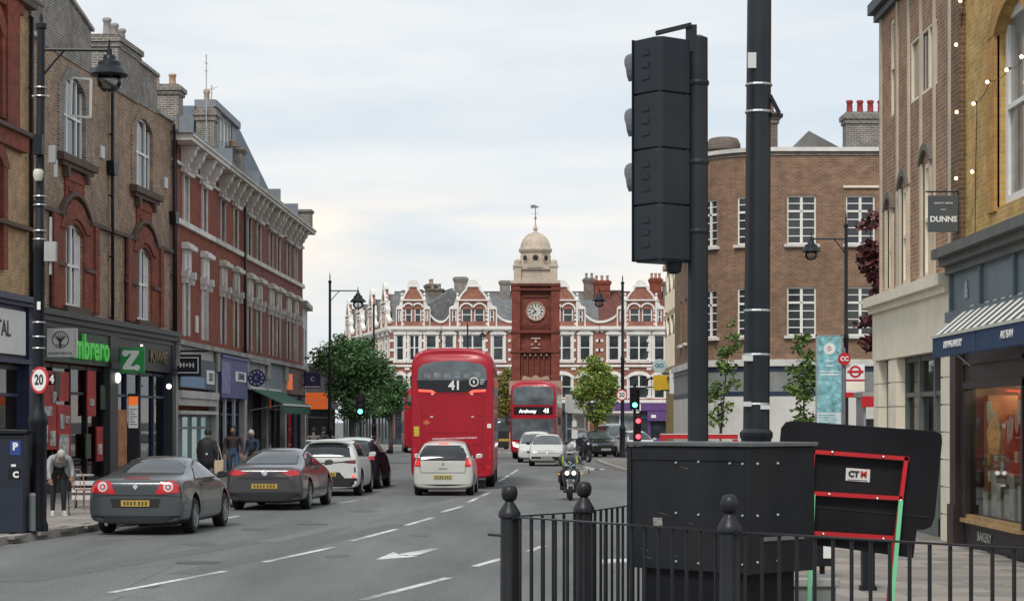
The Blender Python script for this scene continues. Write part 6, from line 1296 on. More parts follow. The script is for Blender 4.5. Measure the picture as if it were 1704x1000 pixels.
def skin(stations, sub=2, cuts=(), bodymat=None, name='body', par=None):
    """closed smooth body through cross sections (y, zlow, w, wbelt, zbelt, wtop, ztop); cuts: wheel wells (y, r)"""
    wm_ = max(s_[2] for s_ in stations); vs, fs = [], []; nS = len(stations)
    fixed = []
    for i_, (y, zl, w, wb, zb, wt, zt) in enumerate(stations):
        kq = {0: .62, 1: .6, nS - 1: .3, nS - 2: .3}.get(i_, 0); w, wb = w + (wm_ - w) * kq, wb + (wm_ * .95 - wb) * kq; zl = zl - (zl - .2) * (.8 if i_ < 2 else .4) if i_ in (0, 1, nS - 1, nS - 2) else zl - .03
        fixed.append((y, zl, w, wb, zb, wt, zt))
    stations = fixed
    for (y, zl, w, wb, zb, wt, zt) in stations:
        zm = zl + (zb - zl) * .45
        half = [(w * .8, zl), (w * .965, zl + (zb - zl) * .12), (w, zm), (wb, zb), (wt + (wb - wt) * .12, zb + (zt - zb) * .75) if zt - zb > .2 else (wt + (wb - wt) * .5, zb + (zt - zb) * .7), (wt * .82, zt)]
        vs += [(x, y, z) for x, z in half] + [(-x, y, z) for x, z in half[::-1]]
    n = 12
    for i in range(len(stations) - 1):
        for k in range(n): k2 = (k + 1) % n; fs.append((i*n+k, i*n+k2, (i+1)*n+k2, (i+1)*n+k))
    for b, rev in ((0, 0), ((len(stations) - 1) * n, 1)):
        for k in range(5): f = (b + k, b + k + 1, b + 10 - k, b + 11 - k); fs.append(f if rev else f[::-1])
    me = bpy.data.meshes.new(name); me.from_pydata(vs, [], fs); me.materials.append(bodymat); me.materials.append(ARCH)
    bm = bmesh.new(); bm.from_mesh(me); bmesh.ops.recalc_face_normals(bm, faces=bm.faces); bm.to_mesh(me); bm.free()
    o = put(name, me, par); s = o.modifiers.new('s', 'SUBSURF'); s.levels = sub; s.render_levels = sub
    dg = bpy.context.evaluated_depsgraph_get(); me2 = bpy.data.meshes.new_from_object(o.evaluated_get(dg)); o.modifiers.clear(); o.data = me2
    ax = max(s[2] for s in stations); hi = max(s[6] for s in stations); lo = min(s[1] for s in stations); y0, y1 = stations[0][0], stations[-1][0]
    mx_, mz, nz_ = max(v.co.x for v in me2.vertices), max(v.co.z for v in me2.vertices), min(v.co.z for v in me2.vertices); ya, yb_ = min(v.co.y for v in me2.vertices), max(v.co.y for v in me2.vertices)
    for v in me2.vertices: v.co = (v.co.x * ax / mx_, y0 + (v.co.y - ya) * (y1 - y0) / (yb_ - ya), lo - .02 + (v.co.z - nz_) * (hi - lo + .02) / (mz - nz_))
    bvh = BVHTree.FromPolygons([v.co.copy() for v in me2.vertices], [tuple(p.vertices) for p in me2.polygons])
    if cuts:
        cm = MB()
        for (y, r) in cuts:
            for sx in (-1, 1): cm.lathe([(.001, sx * .62), (r, sx * .62), (r, sx * 1.3), (.001, sx * 1.3)], 28, (0, y, r * .98), 'x')
        c_ = put('cutter', cm.mesh('cutter', ARCH), par)
        b = o.modifiers.new('b', 'BOOLEAN'); b.object = c_; b.operation = 'DIFFERENCE'; b.solver = 'EXACT'
        try: b.material_mode = 'TRANSFER'
        except Exception: pass
        dg = bpy.context.evaluated_depsgraph_get(); dg.update(); me3 = bpy.data.meshes.new_from_object(o.evaluated_get(dg)); o.modifiers.clear(); o.data = me3
        bpy.data.objects.remove(c_)
    o.data.polygons.foreach_set('use_smooth', [True] * len(o.data.polygons))
    try: o.data.set_sharp_from_angle(angle=radians(42))
    except Exception: pass
    return o, bvh
def patch(bvh, poly, axis, m, par, name, off=.006, grid=.09, label=None):
    """a thin plate following the body: polygon given in (x,z) for axis '+y'/'-y', (y,z) for '+x'/'-x', (x,y) for '-z'; the sign is the direction of looking"""
    bm = bmesh.new(); bm.faces.new([bm.verts.new((a, b, 0)) for a, b in poly])
    for d in (0, 1):
        lo, hi = min(p[d] for p in poly), max(p[d] for p in poly); k = lo + grid
        while k < hi - .01:
            no = Vector((1, 0, 0)) if d == 0 else Vector((0, 1, 0)); bmesh.ops.bisect_plane(bm, geom=bm.verts[:] + bm.edges[:] + bm.faces[:], plane_co=no * k, plane_no=no); k += grid
    s = 1 if axis[0] == '+' else -1; A = axis[1]
    for v in bm.verts:
        a, b = v.co.x, v.co.y
        if A == 'y': o_, d_ = Vector((a, -s * 20, b)), Vector((0, s, 0))
        elif A == 'x': o_, d_ = Vector((-s * 20, a, b)), Vector((s, 0, 0))
        else: o_, d_ = Vector((a, b, -s * 20)), Vector((0, 0, s))
        h = bvh.ray_cast(o_, d_)
        if h[0] is None: h = bvh.find_nearest(o_ + d_ * 19)
        v.co = h[0] - d_ * off
    bmesh.ops.recalc_face_normals(bm, faces=bm.faces)
    me = bpy.data.meshes.new(name); bm.to_mesh(me); bm.free(); me.materials.append(m); me.polygons.foreach_set('use_smooth', [True] * len(me.polygons)); return put(name, me, par, label=label)
def sym(poly): return poly, [(-a, b) for a, b in poly[::-1]]
def strip(pts, w):
    """outline of a thin band along pts (2D)"""
    L_, R_ = [], []
    for i, p in enumerate(pts):
        a, b = pts[max(0, i - 1)], pts[min(len(pts) - 1, i + 1)]; d = Vector((b[0] - a[0], b[1] - a[1])).normalized(); n = Vector((-d.y, d.x)) * w / 2
        L_.append((p[0] + n.x, p[1] + n.y)); R_.append((p[0] - n.x, p[1] - n.y))
    return L_ + R_[::-1]
def mirrors(p, x, y, z, m):
    for s in (-1, 1):
        o = MB().prism([(x - .03, z - .02), (x + .16, z), (x + .18, z + .1), (x + .1, z + .13), (x - .01, z + .1)], 'y', y, y + .13).done('door_mirror', m, p, bevel=.015)
        if s < 0: o.scale = (-1, 1, 1)
def car(name, label, cat, loc, rz, kind, pm, group='cars'):
    p = thing(name, label, cat, loc, rz, group)
    if kind == 'coupe':      # folding roof coupe, high flat boot
        L_, W_, r, wy = 4.35, .885, .325, (-1.2, 1.33)
        st = [(-2.17, .42, .72, .74, .84, .6, .9), (-2.13, .3, .83, .8, .92, .66, 1.0), (-1.9, .24, .87, .83, .96, .7, 1.05), (-1.5, .2, .885, .84, .97, .7, 1.06), (-1.32, .2, .885, .84, .97, .68, 1.08), (-.62, .2, .885, .83, .96, .58, 1.34), (-.1, .2, .885, .83, .95, .57, 1.4), (.3, .2, .885, .83, .94, .56, 1.37), (1.05, .2, .885, .83, .92, .66, 1.0), (1.25, .2, .885, .83, .9, .7, .95), (1.8, .22, .87, .8, .78, .68, .83), (2.1, .3, .8, .72, .66, .6, .7), (2.18, .4, .7, .62, .58, .5, .62)]
        rear_win = [(-.64, 1.1), (.64, 1.1), (.52, 1.345), (-.52, 1.345)]; side_win = [(-1.0, 1.0), (-.55, 1.22), (-.1, 1.3), (.3, 1.26), (.82, 1.0)]; front_win = [(-.66, 1.02), (.66, 1.02), (.5, 1.3), (-.5, 1.3)]
    elif kind == 'sedan':    # long low four door
        L_, W_, r, wy = 4.65, .915, .33, (-1.38, 1.36)
        st = [(-2.32, .42, .74, .72, .82, .6, .88), (-2.28, .3, .86, .82, .9, .68, .98), (-2.05, .22, .9, .84, .93, .7, 1.02), (-1.75, .2, .915, .84, .94, .69, 1.06), (-1.0, .2, .915, .84, .94, .62, 1.3), (-.3, .2, .915, .84, .94, .58, 1.42), (.25, .2, .915, .84, .93, .57, 1.41), (1.0, .2, .915, .84, .93, .68, 1.06), (1.2, .2, .915, .84, .92, .72, .99), (1.9, .22, .89, .82, .82, .7, .88), (2.25, .3, .83, .74, .7, .62, .74), (2.33, .4, .72, .64, .6, .52, .64)]
        rear_win = [(-.63, 1.08), (.63, 1.08), (.5, 1.34), (-.5, 1.34)]; side_win = [(-1.3, 1.02), (-.8, 1.24), (-.25, 1.32), (.25, 1.31), (.88, 1.02)]; front_win = [(-.66, 1.08), (.66, 1.08), (.52, 1.35), (-.52, 1.35)]
    elif kind == 'hatch':    # small rounded hatchback
        L_, W_, r, wy = 3.78, .83, .295, (-1.2, 1.25)
        st = [(-1.88, .42, .7, .68, .86, .6, .95), (-1.84, .28, .78, .75, .95, .64, 1.08), (-1.72, .22, .82, .78, .97, .64, 1.24), (-1.5, .2, .83, .79, .97, .61, 1.44), (-1.0, .2, .83, .79, .97, .6, 1.51), (-.2, .2, .83, .79, .96, .59, 1.53), (.3, .2, .83, .79, .95, .58, 1.49), (1.05, .2, .83, .78, .94, .64, 1.05), (1.25, .2, .82, .77, .9, .64, .97), (1.65, .24, .78, .7, .76, .58, .82), (1.86, .34, .7, .6, .62, .5, .66), (1.9, .4, .62, .52, .56, .42, .6)]
        rear_win = [(-.6, 1.0), (.6, 1.0), (.62, 1.14), (.48, 1.36), (-.48, 1.36), (-.62, 1.14)]; side_win = [(-1.35, 1.08), (-1.1, 1.36), (-.2, 1.43), (.3, 1.38), (.9, 1.02)]; front_win = [(-.63, 1.04), (.63, 1.04), (.5, 1.4), (-.5, 1.4)]
    elif kind == 'suv':
        L_, W_, r, wy = 4.15, .895, .34, (-1.25, 1.3)
        st = [(-2.05, .45, .74, .72, .9, .62, .98), (-2.02, .32, .84, .8, 1.0, .68, 1.12), (-1.9, .26, .88, .83, 1.02, .68, 1.28), (-1.65, .24, .895, .84, 1.02, .64, 1.48), (-1.0, .22, .895, .84, 1.01, .63, 1.55), (-.2, .22, .895, .84, 1.0, .62, 1.56), (.3, .22, .895, .84, .99, .61, 1.52), (1.0, .22, .895, .83, .98, .68, 1.12), (1.2, .24, .89, .83, .96, .7, 1.04), (1.75, .26, .86, .78, .86, .66, .93), (2.0, .36, .78, .7, .72, .56, .78), (2.06, .44, .7, .6, .64, .5, .7)]
        rear_win = [(-.64, 1.1), (.64, 1.1), (.53, 1.42), (-.53, 1.42)]; side_win = [(-1.45, 1.12), (-1.2, 1.4), (-.2, 1.46), (.3, 1.41), (.86, 1.08)]; front_win = [(-.66, 1.1), (.66, 1.1), (.53, 1.42), (-.53, 1.42)]
    elif kind == 'polo':     # upright hatch seen from the front
        L_, W_, r, wy = 3.95, .83, .3, (-1.2, 1.25)
        st = [(-1.95, .42, .72, .7, .86, .62, .92), (-1.92, .3, .8, .76, .94, .64, 1.02), (-1.75, .22, .83, .78, .95, .62, 1.3), (-1.5, .2, .83, .78, .95, .6, 1.42), (-.6, .2, .83, .78, .94, .59, 1.46), (.0, .2, .83, .78, .93, .58, 1.45), (.25, .2, .83, .78, .93, .57, 1.41), (.95, .2, .83, .78, .91, .66, 1.02), (1.12, .2, .83, .77, .89, .67, .96), (1.7, .22, .81, .74, .78, .64, .84), (1.93, .3, .77, .7, .68, .6, .72), (1.97, .4, .72, .64, .6, .54, .64)]
        rear_win = [(-.6, 1.02), (.6, 1.02), (.5, 1.32), (-.5, 1.32)]; side_win = [(-1.5, 1.02), (-1.25, 1.3), (-.2, 1.36), (.25, 1.32), (.82, 1.0)]; front_win = [(-.64, 1.02), (.64, 1.02), (.51, 1.36), (-.51, 1.36)]
    else:                    # van / people carrier
        L_, W_, r, wy = 4.7, .93, .33, (-1.5, 1.6)
        st = [(-2.32, .42, .82, .8, 1.0, .74, 1.1), (-2.3, .3, .9, .87, 1.05, .76, 1.5), (-2.2, .24, .93, .89, 1.08, .74, 1.82), (-1.6, .22, .93, .89, 1.08, .72, 1.92), (-.2, .22, .93, .89, 1.08, .72, 1.93), (.7, .22, .93, .89, 1.06, .7, 1.86), (1.45, .22, .93, .88, 1.04, .74, 1.22), (1.65, .24, .92, .86, 1.0, .74, 1.1), (2.15, .28, .88, .8, .86, .7, .94), (2.32, .38, .8, .72, .72, .6, .78), (2.36, .44, .74, .66, .66, .54, .7)]
        rear_win = [(-.66, 1.12), (.66, 1.12), (.6, 1.7), (-.6, 1.7)]; side_win = [(-2.0, 1.15), (-1.95, 1.7), (.3, 1.76), (.7, 1.68), (1.25, 1.14)]; front_win = [(-.74, 1.2), (.74, 1.2), (.6, 1.74), (-.6, 1.74)]
    body, bvh = skin(st, 2, [(y, r + .055) for y in wy], pm, 'body', p)
    add_wheels(p, W_ - .115, wy, r)
    def grow(q, d): c_ = (sum(a for a, b in q) / len(q), sum(b for a, b in q) / len(q)); return [(c_[0] + (a - c_[0]) * (1 + d / max(.2, abs(a - c_[0]))), c_[1] + (b - c_[1]) * (1 + d / max(.12, abs(b - c_[1])))) for a, b in q]
    patch(bvh, grow(rear_win, .03), '+y', TRIM, p, 'window_seal', .006, .05); patch(bvh, grow(front_win, .03), '-y', TRIM, p, 'window_seal', .006, .05)
    for ax in ('-x', '+x'): patch(bvh, grow(side_win, .03), ax, TRIM, p, 'window_seal', .006, .05)
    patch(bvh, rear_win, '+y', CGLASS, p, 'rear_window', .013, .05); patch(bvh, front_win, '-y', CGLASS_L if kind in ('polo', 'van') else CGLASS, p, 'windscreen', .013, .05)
    for ax in ('-x', '+x'):
        mid = -.12 if kind not in ('coupe',) else -.75
        patch(bvh, side_win, ax, CGLASS, p, 'side_window', .013, .05); y0, y1 = side_win[0][0], side_win[-1][0]
        for yy in ((mid,) if kind != 'coupe' else (-.6,)): patch(bvh, [(yy - .045, side_win[0][1]), (yy + .045, side_win[0][1]), (yy + .045, st[5][6] - .07), (yy - .045, st[5][6] - .07)], ax, TRIM if kind != 'coupe' else pm, p, 'window_pillar', .016)
        z0 = st[4][1] + .16; zt_ = side_win[0][1] - .02
        for yy in ([.95, mid, -1.0] if kind not in ('coupe',) else [.95, -.7]): patch(bvh, [(yy - .008, z0), (yy + .008, z0), (yy + .008, zt_), (yy - .008, zt_)], ax, SEAM, p, 'door_seam', .004)
        for yy in ([.12, -.85] if kind not in ('coupe',) else [-.45]): patch(bvh, [(yy - .1, zt_ - .12), (yy + .1, zt_ - .12), (yy + .1, zt_ - .085), (yy - .1, zt_ - .085)], ax, pm if kind != 'polo' else TRIM, p, 'door_handle', .03)
    mirrors(p, W_ - .02, side_win[-1][0] - .12, side_win[-1][1] - .02, pm if kind not in ('coupe', 'polo') else TRIM)
    return p, body, bvh, st
def plate(p, bvh, z, m, w=.52, front=False, x=0):
    d = Vector((0, -1 if front else 1, 0)); h = bvh.ray_cast(Vector((x, 20 if front else -20, z)), d); y = h[0].y
    o = MB().box(x - w/2, x + w/2, y - .018 if not front else y - .004, y + .004 if not front else y + .018, z - .055, z + .055).done('number_plate', m, p)
    q = MB(); random.seed(int(abs(p.location.y) * 10)); yy = y - .021 if not front else y + .021
    for k in range(7):
        if k != 4 or 1: cx_ = x - w * .42 + w * .84 * (k + .5) / 7 + (.01 if k > 3 else -.01); q.box(cx_ - .018, cx_ + .018, yy - .001, yy + .001, z - .034, z + .034)
    q.done('plate_print', mat('plate_characters', (.09, .07, .03), .6, var=0), o, fix=False); return o
def seam_line(bvh, p, pts, ax='+y', w=.014, m=SEAM, name='panel_seam', off=.004): return patch(bvh, strip(pts, w), ax, m, p, name, off, .12)

# grey folding roof coupe
PG = paint('grey_metallic', (.062, .073, .08), .2); 
X_, Y_ = wx(232, 37.8), 37.8 + 2.17
p, body, bvh, st = car('parked_car', 'dark grey coupe with round ringed tail lamps parked on the kerb', 'car', (X_ + .1, Y_, 0), radians(-4.6), 'coupe', PG, 'cars parked along the kerb')
for q in sym([(.36, .74), (.86, .78), (.87, 1.0), (.46, .97)]):
    patch(bvh, q, '+y', TAIL, p, 'tail_lamp', .012, .06); cx = .6 if q[0][0] > 0 else -.6
    for rr, m_, of in ((.09, LAMPC, .016), (.055, TAIL, .02), (.03, LAMPC, .024)): patch(bvh, [(cx + rr * cos(k * pi / 8), .875 + rr * sin(k * pi / 8)) for k in range(16)], '+y', m_, p, 'lamp_ring', of, .05)
patch(bvh, [(-.24, 1.02), (.24, 1.02), (.24, 1.05), (-.24, 1.05)], '+y', TAIL, p, 'high_brake_lamp', .02)
patch(bvh, [(-.42, .5), (.42, .5), (.46, .66), (-.46, .66)], '+y', TRIM, p, 'plate_recess', .004); plate(p, bvh, .58, PLATE_Y)
seam_line(bvh, p, [(-.52, .72), (.52, .72)]); seam_line(bvh, p, [(-.84, .7), (-.52, .72), (-.44, .8)], w=.01); seam_line(bvh, p, [(.84, .7), (.52, .72), (.44, .8)], w=.01)
patch(bvh, [(-.82, .24), (.82, .24), (.8, .36), (-.8, .36)], '+y', TRIM, p, 'lower_bumper', .006); patch(bvh, [(-.05, .88), (0, .82), (.05, .88), (0, .94)], '+y', CHROME, p, 'badge', .012)
MB().tube([(-.55, -2.12, .2), (-.55, -1.8, .22)], .035).done('exhaust_pipe', CHROME, p)
# dark grey long sedan
PG2 = paint('slate_metallic', (.062, .06, .066), .2)
Y0 = 48.4; p, body, bvh, st = car('parked_car', 'slate grey four door coupe with thin red tail lamps parked second on the kerb', 'car', (wx(446, Y0) + .1, Y0 + 2.3, 0), radians(-4.5), 'sedan', PG2, 'cars parked along the kerb')
for q in sym([(.38, .86), (.6, .8), (.86, .82), (.86, .93), (.6, .93)]): patch(bvh, q, '+y', TAIL, p, 'tail_lamp', .012, .06)
plate(p, bvh, .56, PLATE_Y, .6); patch(bvh, [(-.62, .44), (.62, .44), (.55, .68), (-.55, .68)], '+y', mat('slate_shade_trim', (.06, .06, .065), .4), p, 'plate_recess', .004)
patch(bvh, [(-.86, .24), (.86, .24), (.82, .42), (-.82, .42)], '+y', TRIM, p, 'lower_bumper', .006); patch(bvh, [(.07 * cos(k * pi / 8), .86 + .07 * sin(k * pi / 8)) for k in range(16)], '+y', CHROME, p, 'badge', .014)
seam_line(bvh, p, [(-.6, .75), (0, .73), (.6, .75)]); seam_line(bvh, p, [(-.64, 1.0), (.64, 1.0)], w=.03, m=mat('slate_spoiler', (.16, .16, .17), .3, metal=.4), off=.02)
MB().box(-.72, -.34, -2.3, -2.2, .27, .33).box(.34, .72, -2.3, -2.2, .27, .33).each('exhaust_trim', CHROME, p)
# white crossover
PW = mat('white_gloss', (.6, .62, .6), .5, var=.06, vs=1.5, coat=.04, spec=.3)
Y0 = 57.6; p, body, bvh, st = car('parked_car', 'white crossover with black lower bumper parked third on the kerb', 'car', (wx(545, Y0) + .06, Y0 + 2.05, 0), radians(-2.5), 'suv', PW, 'cars parked along the kerb')
for q in sym([(.5, .92), (.86, .9), (.86, 1.0), (.5, .97)]): patch(bvh, q, '+y', TRIM, p, 'tail_lamp', .012, .06)
for q in sym([(.6, .945), (.84, .935), (.84, .965), (.6, .96)]): patch(bvh, q, '+y', TAIL, p, 'tail_lamp_strip', .018, .06)
seam_line(bvh, p, [(-.55, .95), (0, .9), (.55, .95)], w=.03, m=TRIM, name='trim_strip'); patch(bvh, [(-.86, .26), (.86, .26), (.84, .5), (.5, .5), (.36, .66), (-.36, .66), (-.5, .5), (-.84, .5)], '+y', TRIM, p, 'lower_bumper', .008); plate(p, bvh, .6, PLATE_Y)
for sx in (-1, 1): patch(bvh, [(sx * .7, .52), (sx * .78, .52), (sx * .78, .58), (sx * .7, .58)], '+y', BRAKE, p, 'reflector', .016); patch(bvh, [(sx * .76, .66), (sx * .8, .66), (sx * .8, .8), (sx * .76, .8)], '+y', TRIM, p, 'vent', .01)
MB().box(-.6, .6, -1.78, -1.5, 1.5, 1.54).done('spoiler', PW, p, bevel=.015)
# dark plum car beyond
PP = mat('dark_plum', (.012, .0115, .02), .5, var=.1, spec=.15)
Y0 = 63.6; p, body, bvh, st = car('parked_car', 'dark plum crossover half hidden ahead of the white one on the kerb', 'car', (wx(580, Y0) + .1, Y0 + 2.05, 0), radians(-3), 'suv', PP, 'cars parked along the kerb')
for q in sym([(.55, .9), (.86, .88), (.86, 1.02), (.6, 1.0)]): patch(bvh, q, '+y', TAIL, p, 'tail_lamp', .012, .06)
plate(p, bvh, .6, PLATE_Y); MB().box(-.62, -.58, -1.2, .2, 1.57, 1.6).box(.58, .62, -1.2, .2, 1.57, 1.6).done('roof_rail', CHROME, p); patch(bvh, [(-.58, -1.5), (.58, -1.5), (.56, .2), (-.56, .2)], '-z', mat('roof_reflection', (.55, .58, .57), .25, coat=.5), p, 'reflection_panel', .006)  # pale sheet over the dark roof: a reflection put into its colour
# silver white hatchback behind the bus
PS = paint('silver_white', (.60, .60, .56), .15, .3)
Y0 = 57.9; p, body, bvh, st = car('hatchback', 'silver white rounded hatchback with lit brake lamps behind the bus', 'car', (wx(740, Y0), Y0 + 1.88, 0), radians(-1.5), 'hatch', PS)
for q in sym([(.6, .8), (.77, .82), (.78, 1.04), (.64, 1.06)]): patch(bvh, q, '+y', TAIL, p, 'tail_lamp', .014, .06)
for sx in (-1, 1): patch(bvh, [(sx * .68, .87), (sx * .76, .87), (sx * .76, .98), (sx * .68, .98)], '+y', BRAKE, p, 'brake_lamp', .02)
patch(bvh, [(-.15, 1.42), (.15, 1.42), (.15, 1.46), (-.15, 1.46)], '+y', BRAKE, p, 'high_brake_lamp', .016)
seam_line(bvh, p, [(-.6, .64), (.6, .64)]); seam_line(bvh, p, [(-.6, .64), (-.64, .8)], w=.01); seam_line(bvh, p, [(.6, .64), (.64, .8)], w=.01); plate(p, bvh, .52, mat('pale_yellow_plate', (.5, .43, .16), .45, var=.2, vs=14))
patch(bvh, [(-.78, .22), (.78, .22), (.76, .32), (-.76, .32)], '+y', TRIM, p, 'lower_bumper', .006); seam_line(bvh, p, [(-.05, 1.0), (.35, 1.06)], w=.025, m=TRIM, name='rear_wiper', off=.03); patch(bvh, [(-.12, .74), (.12, .74), (.12, .77), (-.12, .77)], '+y', CHROME, p, 'handle', .016); patch(bvh, [(.045 * cos(k * pi / 6), .88 + .035 * sin(k * pi / 6)) for k in range(12)], '+y', CHROME, p, 'badge', .012)
def front(p, bvh, lampz, lw, m, grille, gm=TRIM, lit=False):
    for q in sym([(.42, lampz - .07), (.74, lampz - .05), (.72, lampz + .09), (.44, lampz + .06)]): patch(bvh, q, '-y', m, p, 'headlamp', .014, .06)
    patch(bvh, grille, '-y', gm, p, 'grille', .008); plate(p, bvh, .42, PLATE_W, .5, True)
# white hatch coming towards the camera, another behind it
Y0 = 96.3; p, body, bvh, st = car('hatchback', 'white hatchback driving towards the camera beside the motorcycle', 'car', (wx(912, Y0), Y0 + 1.97, 0), radians(180 - 2), 'polo', PW)
front(p, bvh, .68, .3, LAMPC, [(-.38, .62), (.38, .62), (.38, .72), (-.38, .72)]); patch(bvh, [(-.7, .26), (.7, .26), (.7, .44), (-.7, .44)], '-y', TRIM, p, 'lower_grille', .008); patch(bvh, [(.06 * cos(k * pi / 6), .67 + .06 * sin(k * pi / 6)) for k in range(12)], '-y', CHROME, p, 'badge', .016)
Y0 = 104.4; p, body, bvh, st = car('van', 'white people carrier close behind the white hatchback', 'van', (wx(894, Y0) - .05, Y0 + 2.36, 0), radians(180 - 2), 'van', PW); p.scale = (.94, .94, .8)
front(p, bvh, .8, .3, LAMPC, [(-.4, .6), (.4, .6), (.42, .74), (-.42, .74)])
# dark hatchback parked beyond the corner, grey cars behind
PB = paint('black_gloss', (.014, .016, .02), .2, .25); PGY = paint('mid_grey', (.2, .22, .22))
Y0 = 121; p, body, bvh, st = car('parked_car', 'black hatchback parked facing the road beyond the corner kerb', 'car', (wx(988, Y0) + .25, Y0 + 1.9, 0), radians(180 + 12), 'polo', PB, 'cars parked beyond the corner'); p.scale = (1.12, 1.1, 1.05)
front(p, bvh, .68, .3, mat('smoked_lamp', (.12, .13, .14), .2, coat=.5), [(-.38, .62), (.38, .62), (.38, .72), (-.38, .72)])
Y0 = 128; p, body, bvh, st = car('van', 'grey van parked behind the black hatchback', 'van', (wx(1022, Y0) + .2, Y0 + 2.2, 0), radians(180 + 12), 'van', PGY, 'cars parked beyond the corner'); front(p, bvh, .8, .3, LAMPC, [(-.4, .6), (.4, .6), (.42, .74), (-.42, .74)])
Y0 = 118; p, body, bvh, st = car('parked_car', 'pale silver car parked by the red pedestrian lamps', 'car', (wx(1052, Y0) + .3, Y0 + 2, 0), radians(180 + 12), 'hatch', PS, 'cars parked beyond the corner'); front(p, bvh, .68, .3, LAMPC, [(-.3, .56), (.3, .56), (.3, .66), (-.3, .66)])
PBV = paint('van_black', (.03, .033, .038))
Y0 = 146; p, body, bvh, st = car('van', 'dark tall van driving away between the buses', 'van', (wx(842, Y0), Y0 + 2.3, 0), 0, 'van', PBV); p.scale = (1.0, 1, 1.22)
for q in sym([(.72, .8), (.84, .8), (.84, 1.1), (.74, 1.1)]): patch(bvh, q, '+y', TAIL, p, 'tail_lamp', .014, .08)
patch(bvh, [(-.5, .55), (.5, .55), (.5, .7), (-.5, .7)], '+y', PLATE_Y, p, 'number_plate', .012)

# ---------------------------------------------------------------- double deck buses
BR_ = mat('bus_red', (.38, .005, .018), .38, var=.1, vs=.9, coat=.15, spec=.35); BR2 = mat('bus_red_dark', (.16, .004, .008), .4, var=.06); BGL = mat('bus_glass', (.03, .036, .042), .06, var=.6, vs=.9, spec=.7); BGL2 = mat('bus_glass_pale', (.1, .12, .135), .08, var=.5, vs=1.6, spec=.7)
def bus_shell(p, L_=10.9, H=4.3, W_=1.26):
    a, b = -L_ / 2, L_ / 2; st = []
    def sec(y, zl, w, ht, k): return (y, zl, w, w, ht)
    vs, fs = [], []
    rows = [(a + .02, .42, .93, .95), (a, .36, .965, .975), (a + .03, .32, .99, .99), (a + .25, .3, 1, 1), (a + 1.2, .28, 1, 1), (0, .28, 1, 1), (b - 1.2, .28, 1, 1), (b - .3, .3, 1, 1), (b - .05, .33, .985, .99), (b, .38, .95, .97), (b - .02, .45, .9, .95)]
    for y, zl, kw, kh in rows:
        w, h = W_ * kw, H * kh; half = [(w * .93, zl), (w, zl + .12), (w, 1.2), (w, 2.3), (w, 3.3), (w * .985, h - .45), (w * .93, h - .2), (w * .72, h - .06), (w * .35, h)]
        # ends keep their upright face, the top edge is pulled in
        dy = [0, 0, 0, 0, 0, .0, .03, .1, .14]; s = 1 if y < 0 else -1; f = 1 if abs(y) > L_ / 2 - .1 else 0
        ring = [(x, y + s * f * d_ * 1.2, z) for (x, z), d_ in zip(half, dy)]; vs += ring + [(-x, yy, z) for x, yy, z in ring[::-1]]
    n = 18
    for i in range(len(rows) - 1):
        for k in range(n): k2 = (k + 1) % n; fs.append((i*n+k, i*n+k2, (i+1)*n+k2, (i+1)*n+k))
    for b0, rev in ((0, 0), ((len(rows) - 1) * n, 1)):
        for k in range(8): f = (b0 + k, b0 + k + 1, b0 + 16 - k, b0 + 17 - k); fs.append(f if rev else f[::-1])
    me = bpy.data.meshes.new('body'); me.from_pydata(vs, [], fs); me.materials.append(BR_); bm = bmesh.new(); bm.from_mesh(me); bmesh.ops.recalc_face_normals(bm, faces=bm.faces); bm.to_mesh(me); bm.free()
    o = put('body', me, p); s = o.modifiers.new('s', 'SUBSURF'); s.levels = s.render_levels = 2
    dg = bpy.context.evaluated_depsgraph_get(); me2 = bpy.data.meshes.new_from_object(o.evaluated_get(dg)); o.modifiers.clear(); o.data = me2
    bvh = BVHTree.FromPolygons([v.co.copy() for v in me2.vertices], [tuple(q.vertices) for q in me2.polygons]); me2.polygons.foreach_set('use_smooth', [True] * len(me2.polygons)); return o, bvh
def rect(x0, x1, z0, z1, r=.08, n=4):
    pts = []
    for cx, cz, a0 in ((x1 - r, z1 - r, 0), (x0 + r, z1 - r, 90), (x0 + r, z0 + r, 180), (x1 - r, z0 + r, 270)):
        for k in range(n + 1): a = radians(a0 + 90 * k / n); pts.append((cx + r * cos(a), cz + r * sin(a)))
    return pts
def bus_sides(p, bvh, L_=10.9):
    for ax in ('-x', '+x'):
        for k in range(6): y0 = -L_ / 2 + .5 + k * 1.65; patch(bvh, rect(y0, y0 + 1.57, 2.85, 3.7), ax, BGL, p, 'side_window', .008, .3)
        for k in range(5): y0 = -L_ / 2 + 2.2 + k * 1.65; patch(bvh, rect(y0, y0 + 1.57, 1.25, 2.15), ax, BGL, p, 'side_window', .008, .3)
        for z in (2.5, 1.1): patch(bvh, [(-L_ / 2 + .3, z - .012), (L_ / 2 - .3, z - .012), (L_ / 2 - .3, z + .012), (-L_ / 2 + .3, z + .012)], ax, SEAM, p, 'panel_seam', .004, .6)
    add_wheels(p, 1.12, (-L_ / 2 + 2.6, L_ / 2 - 2.7), .48, .28)
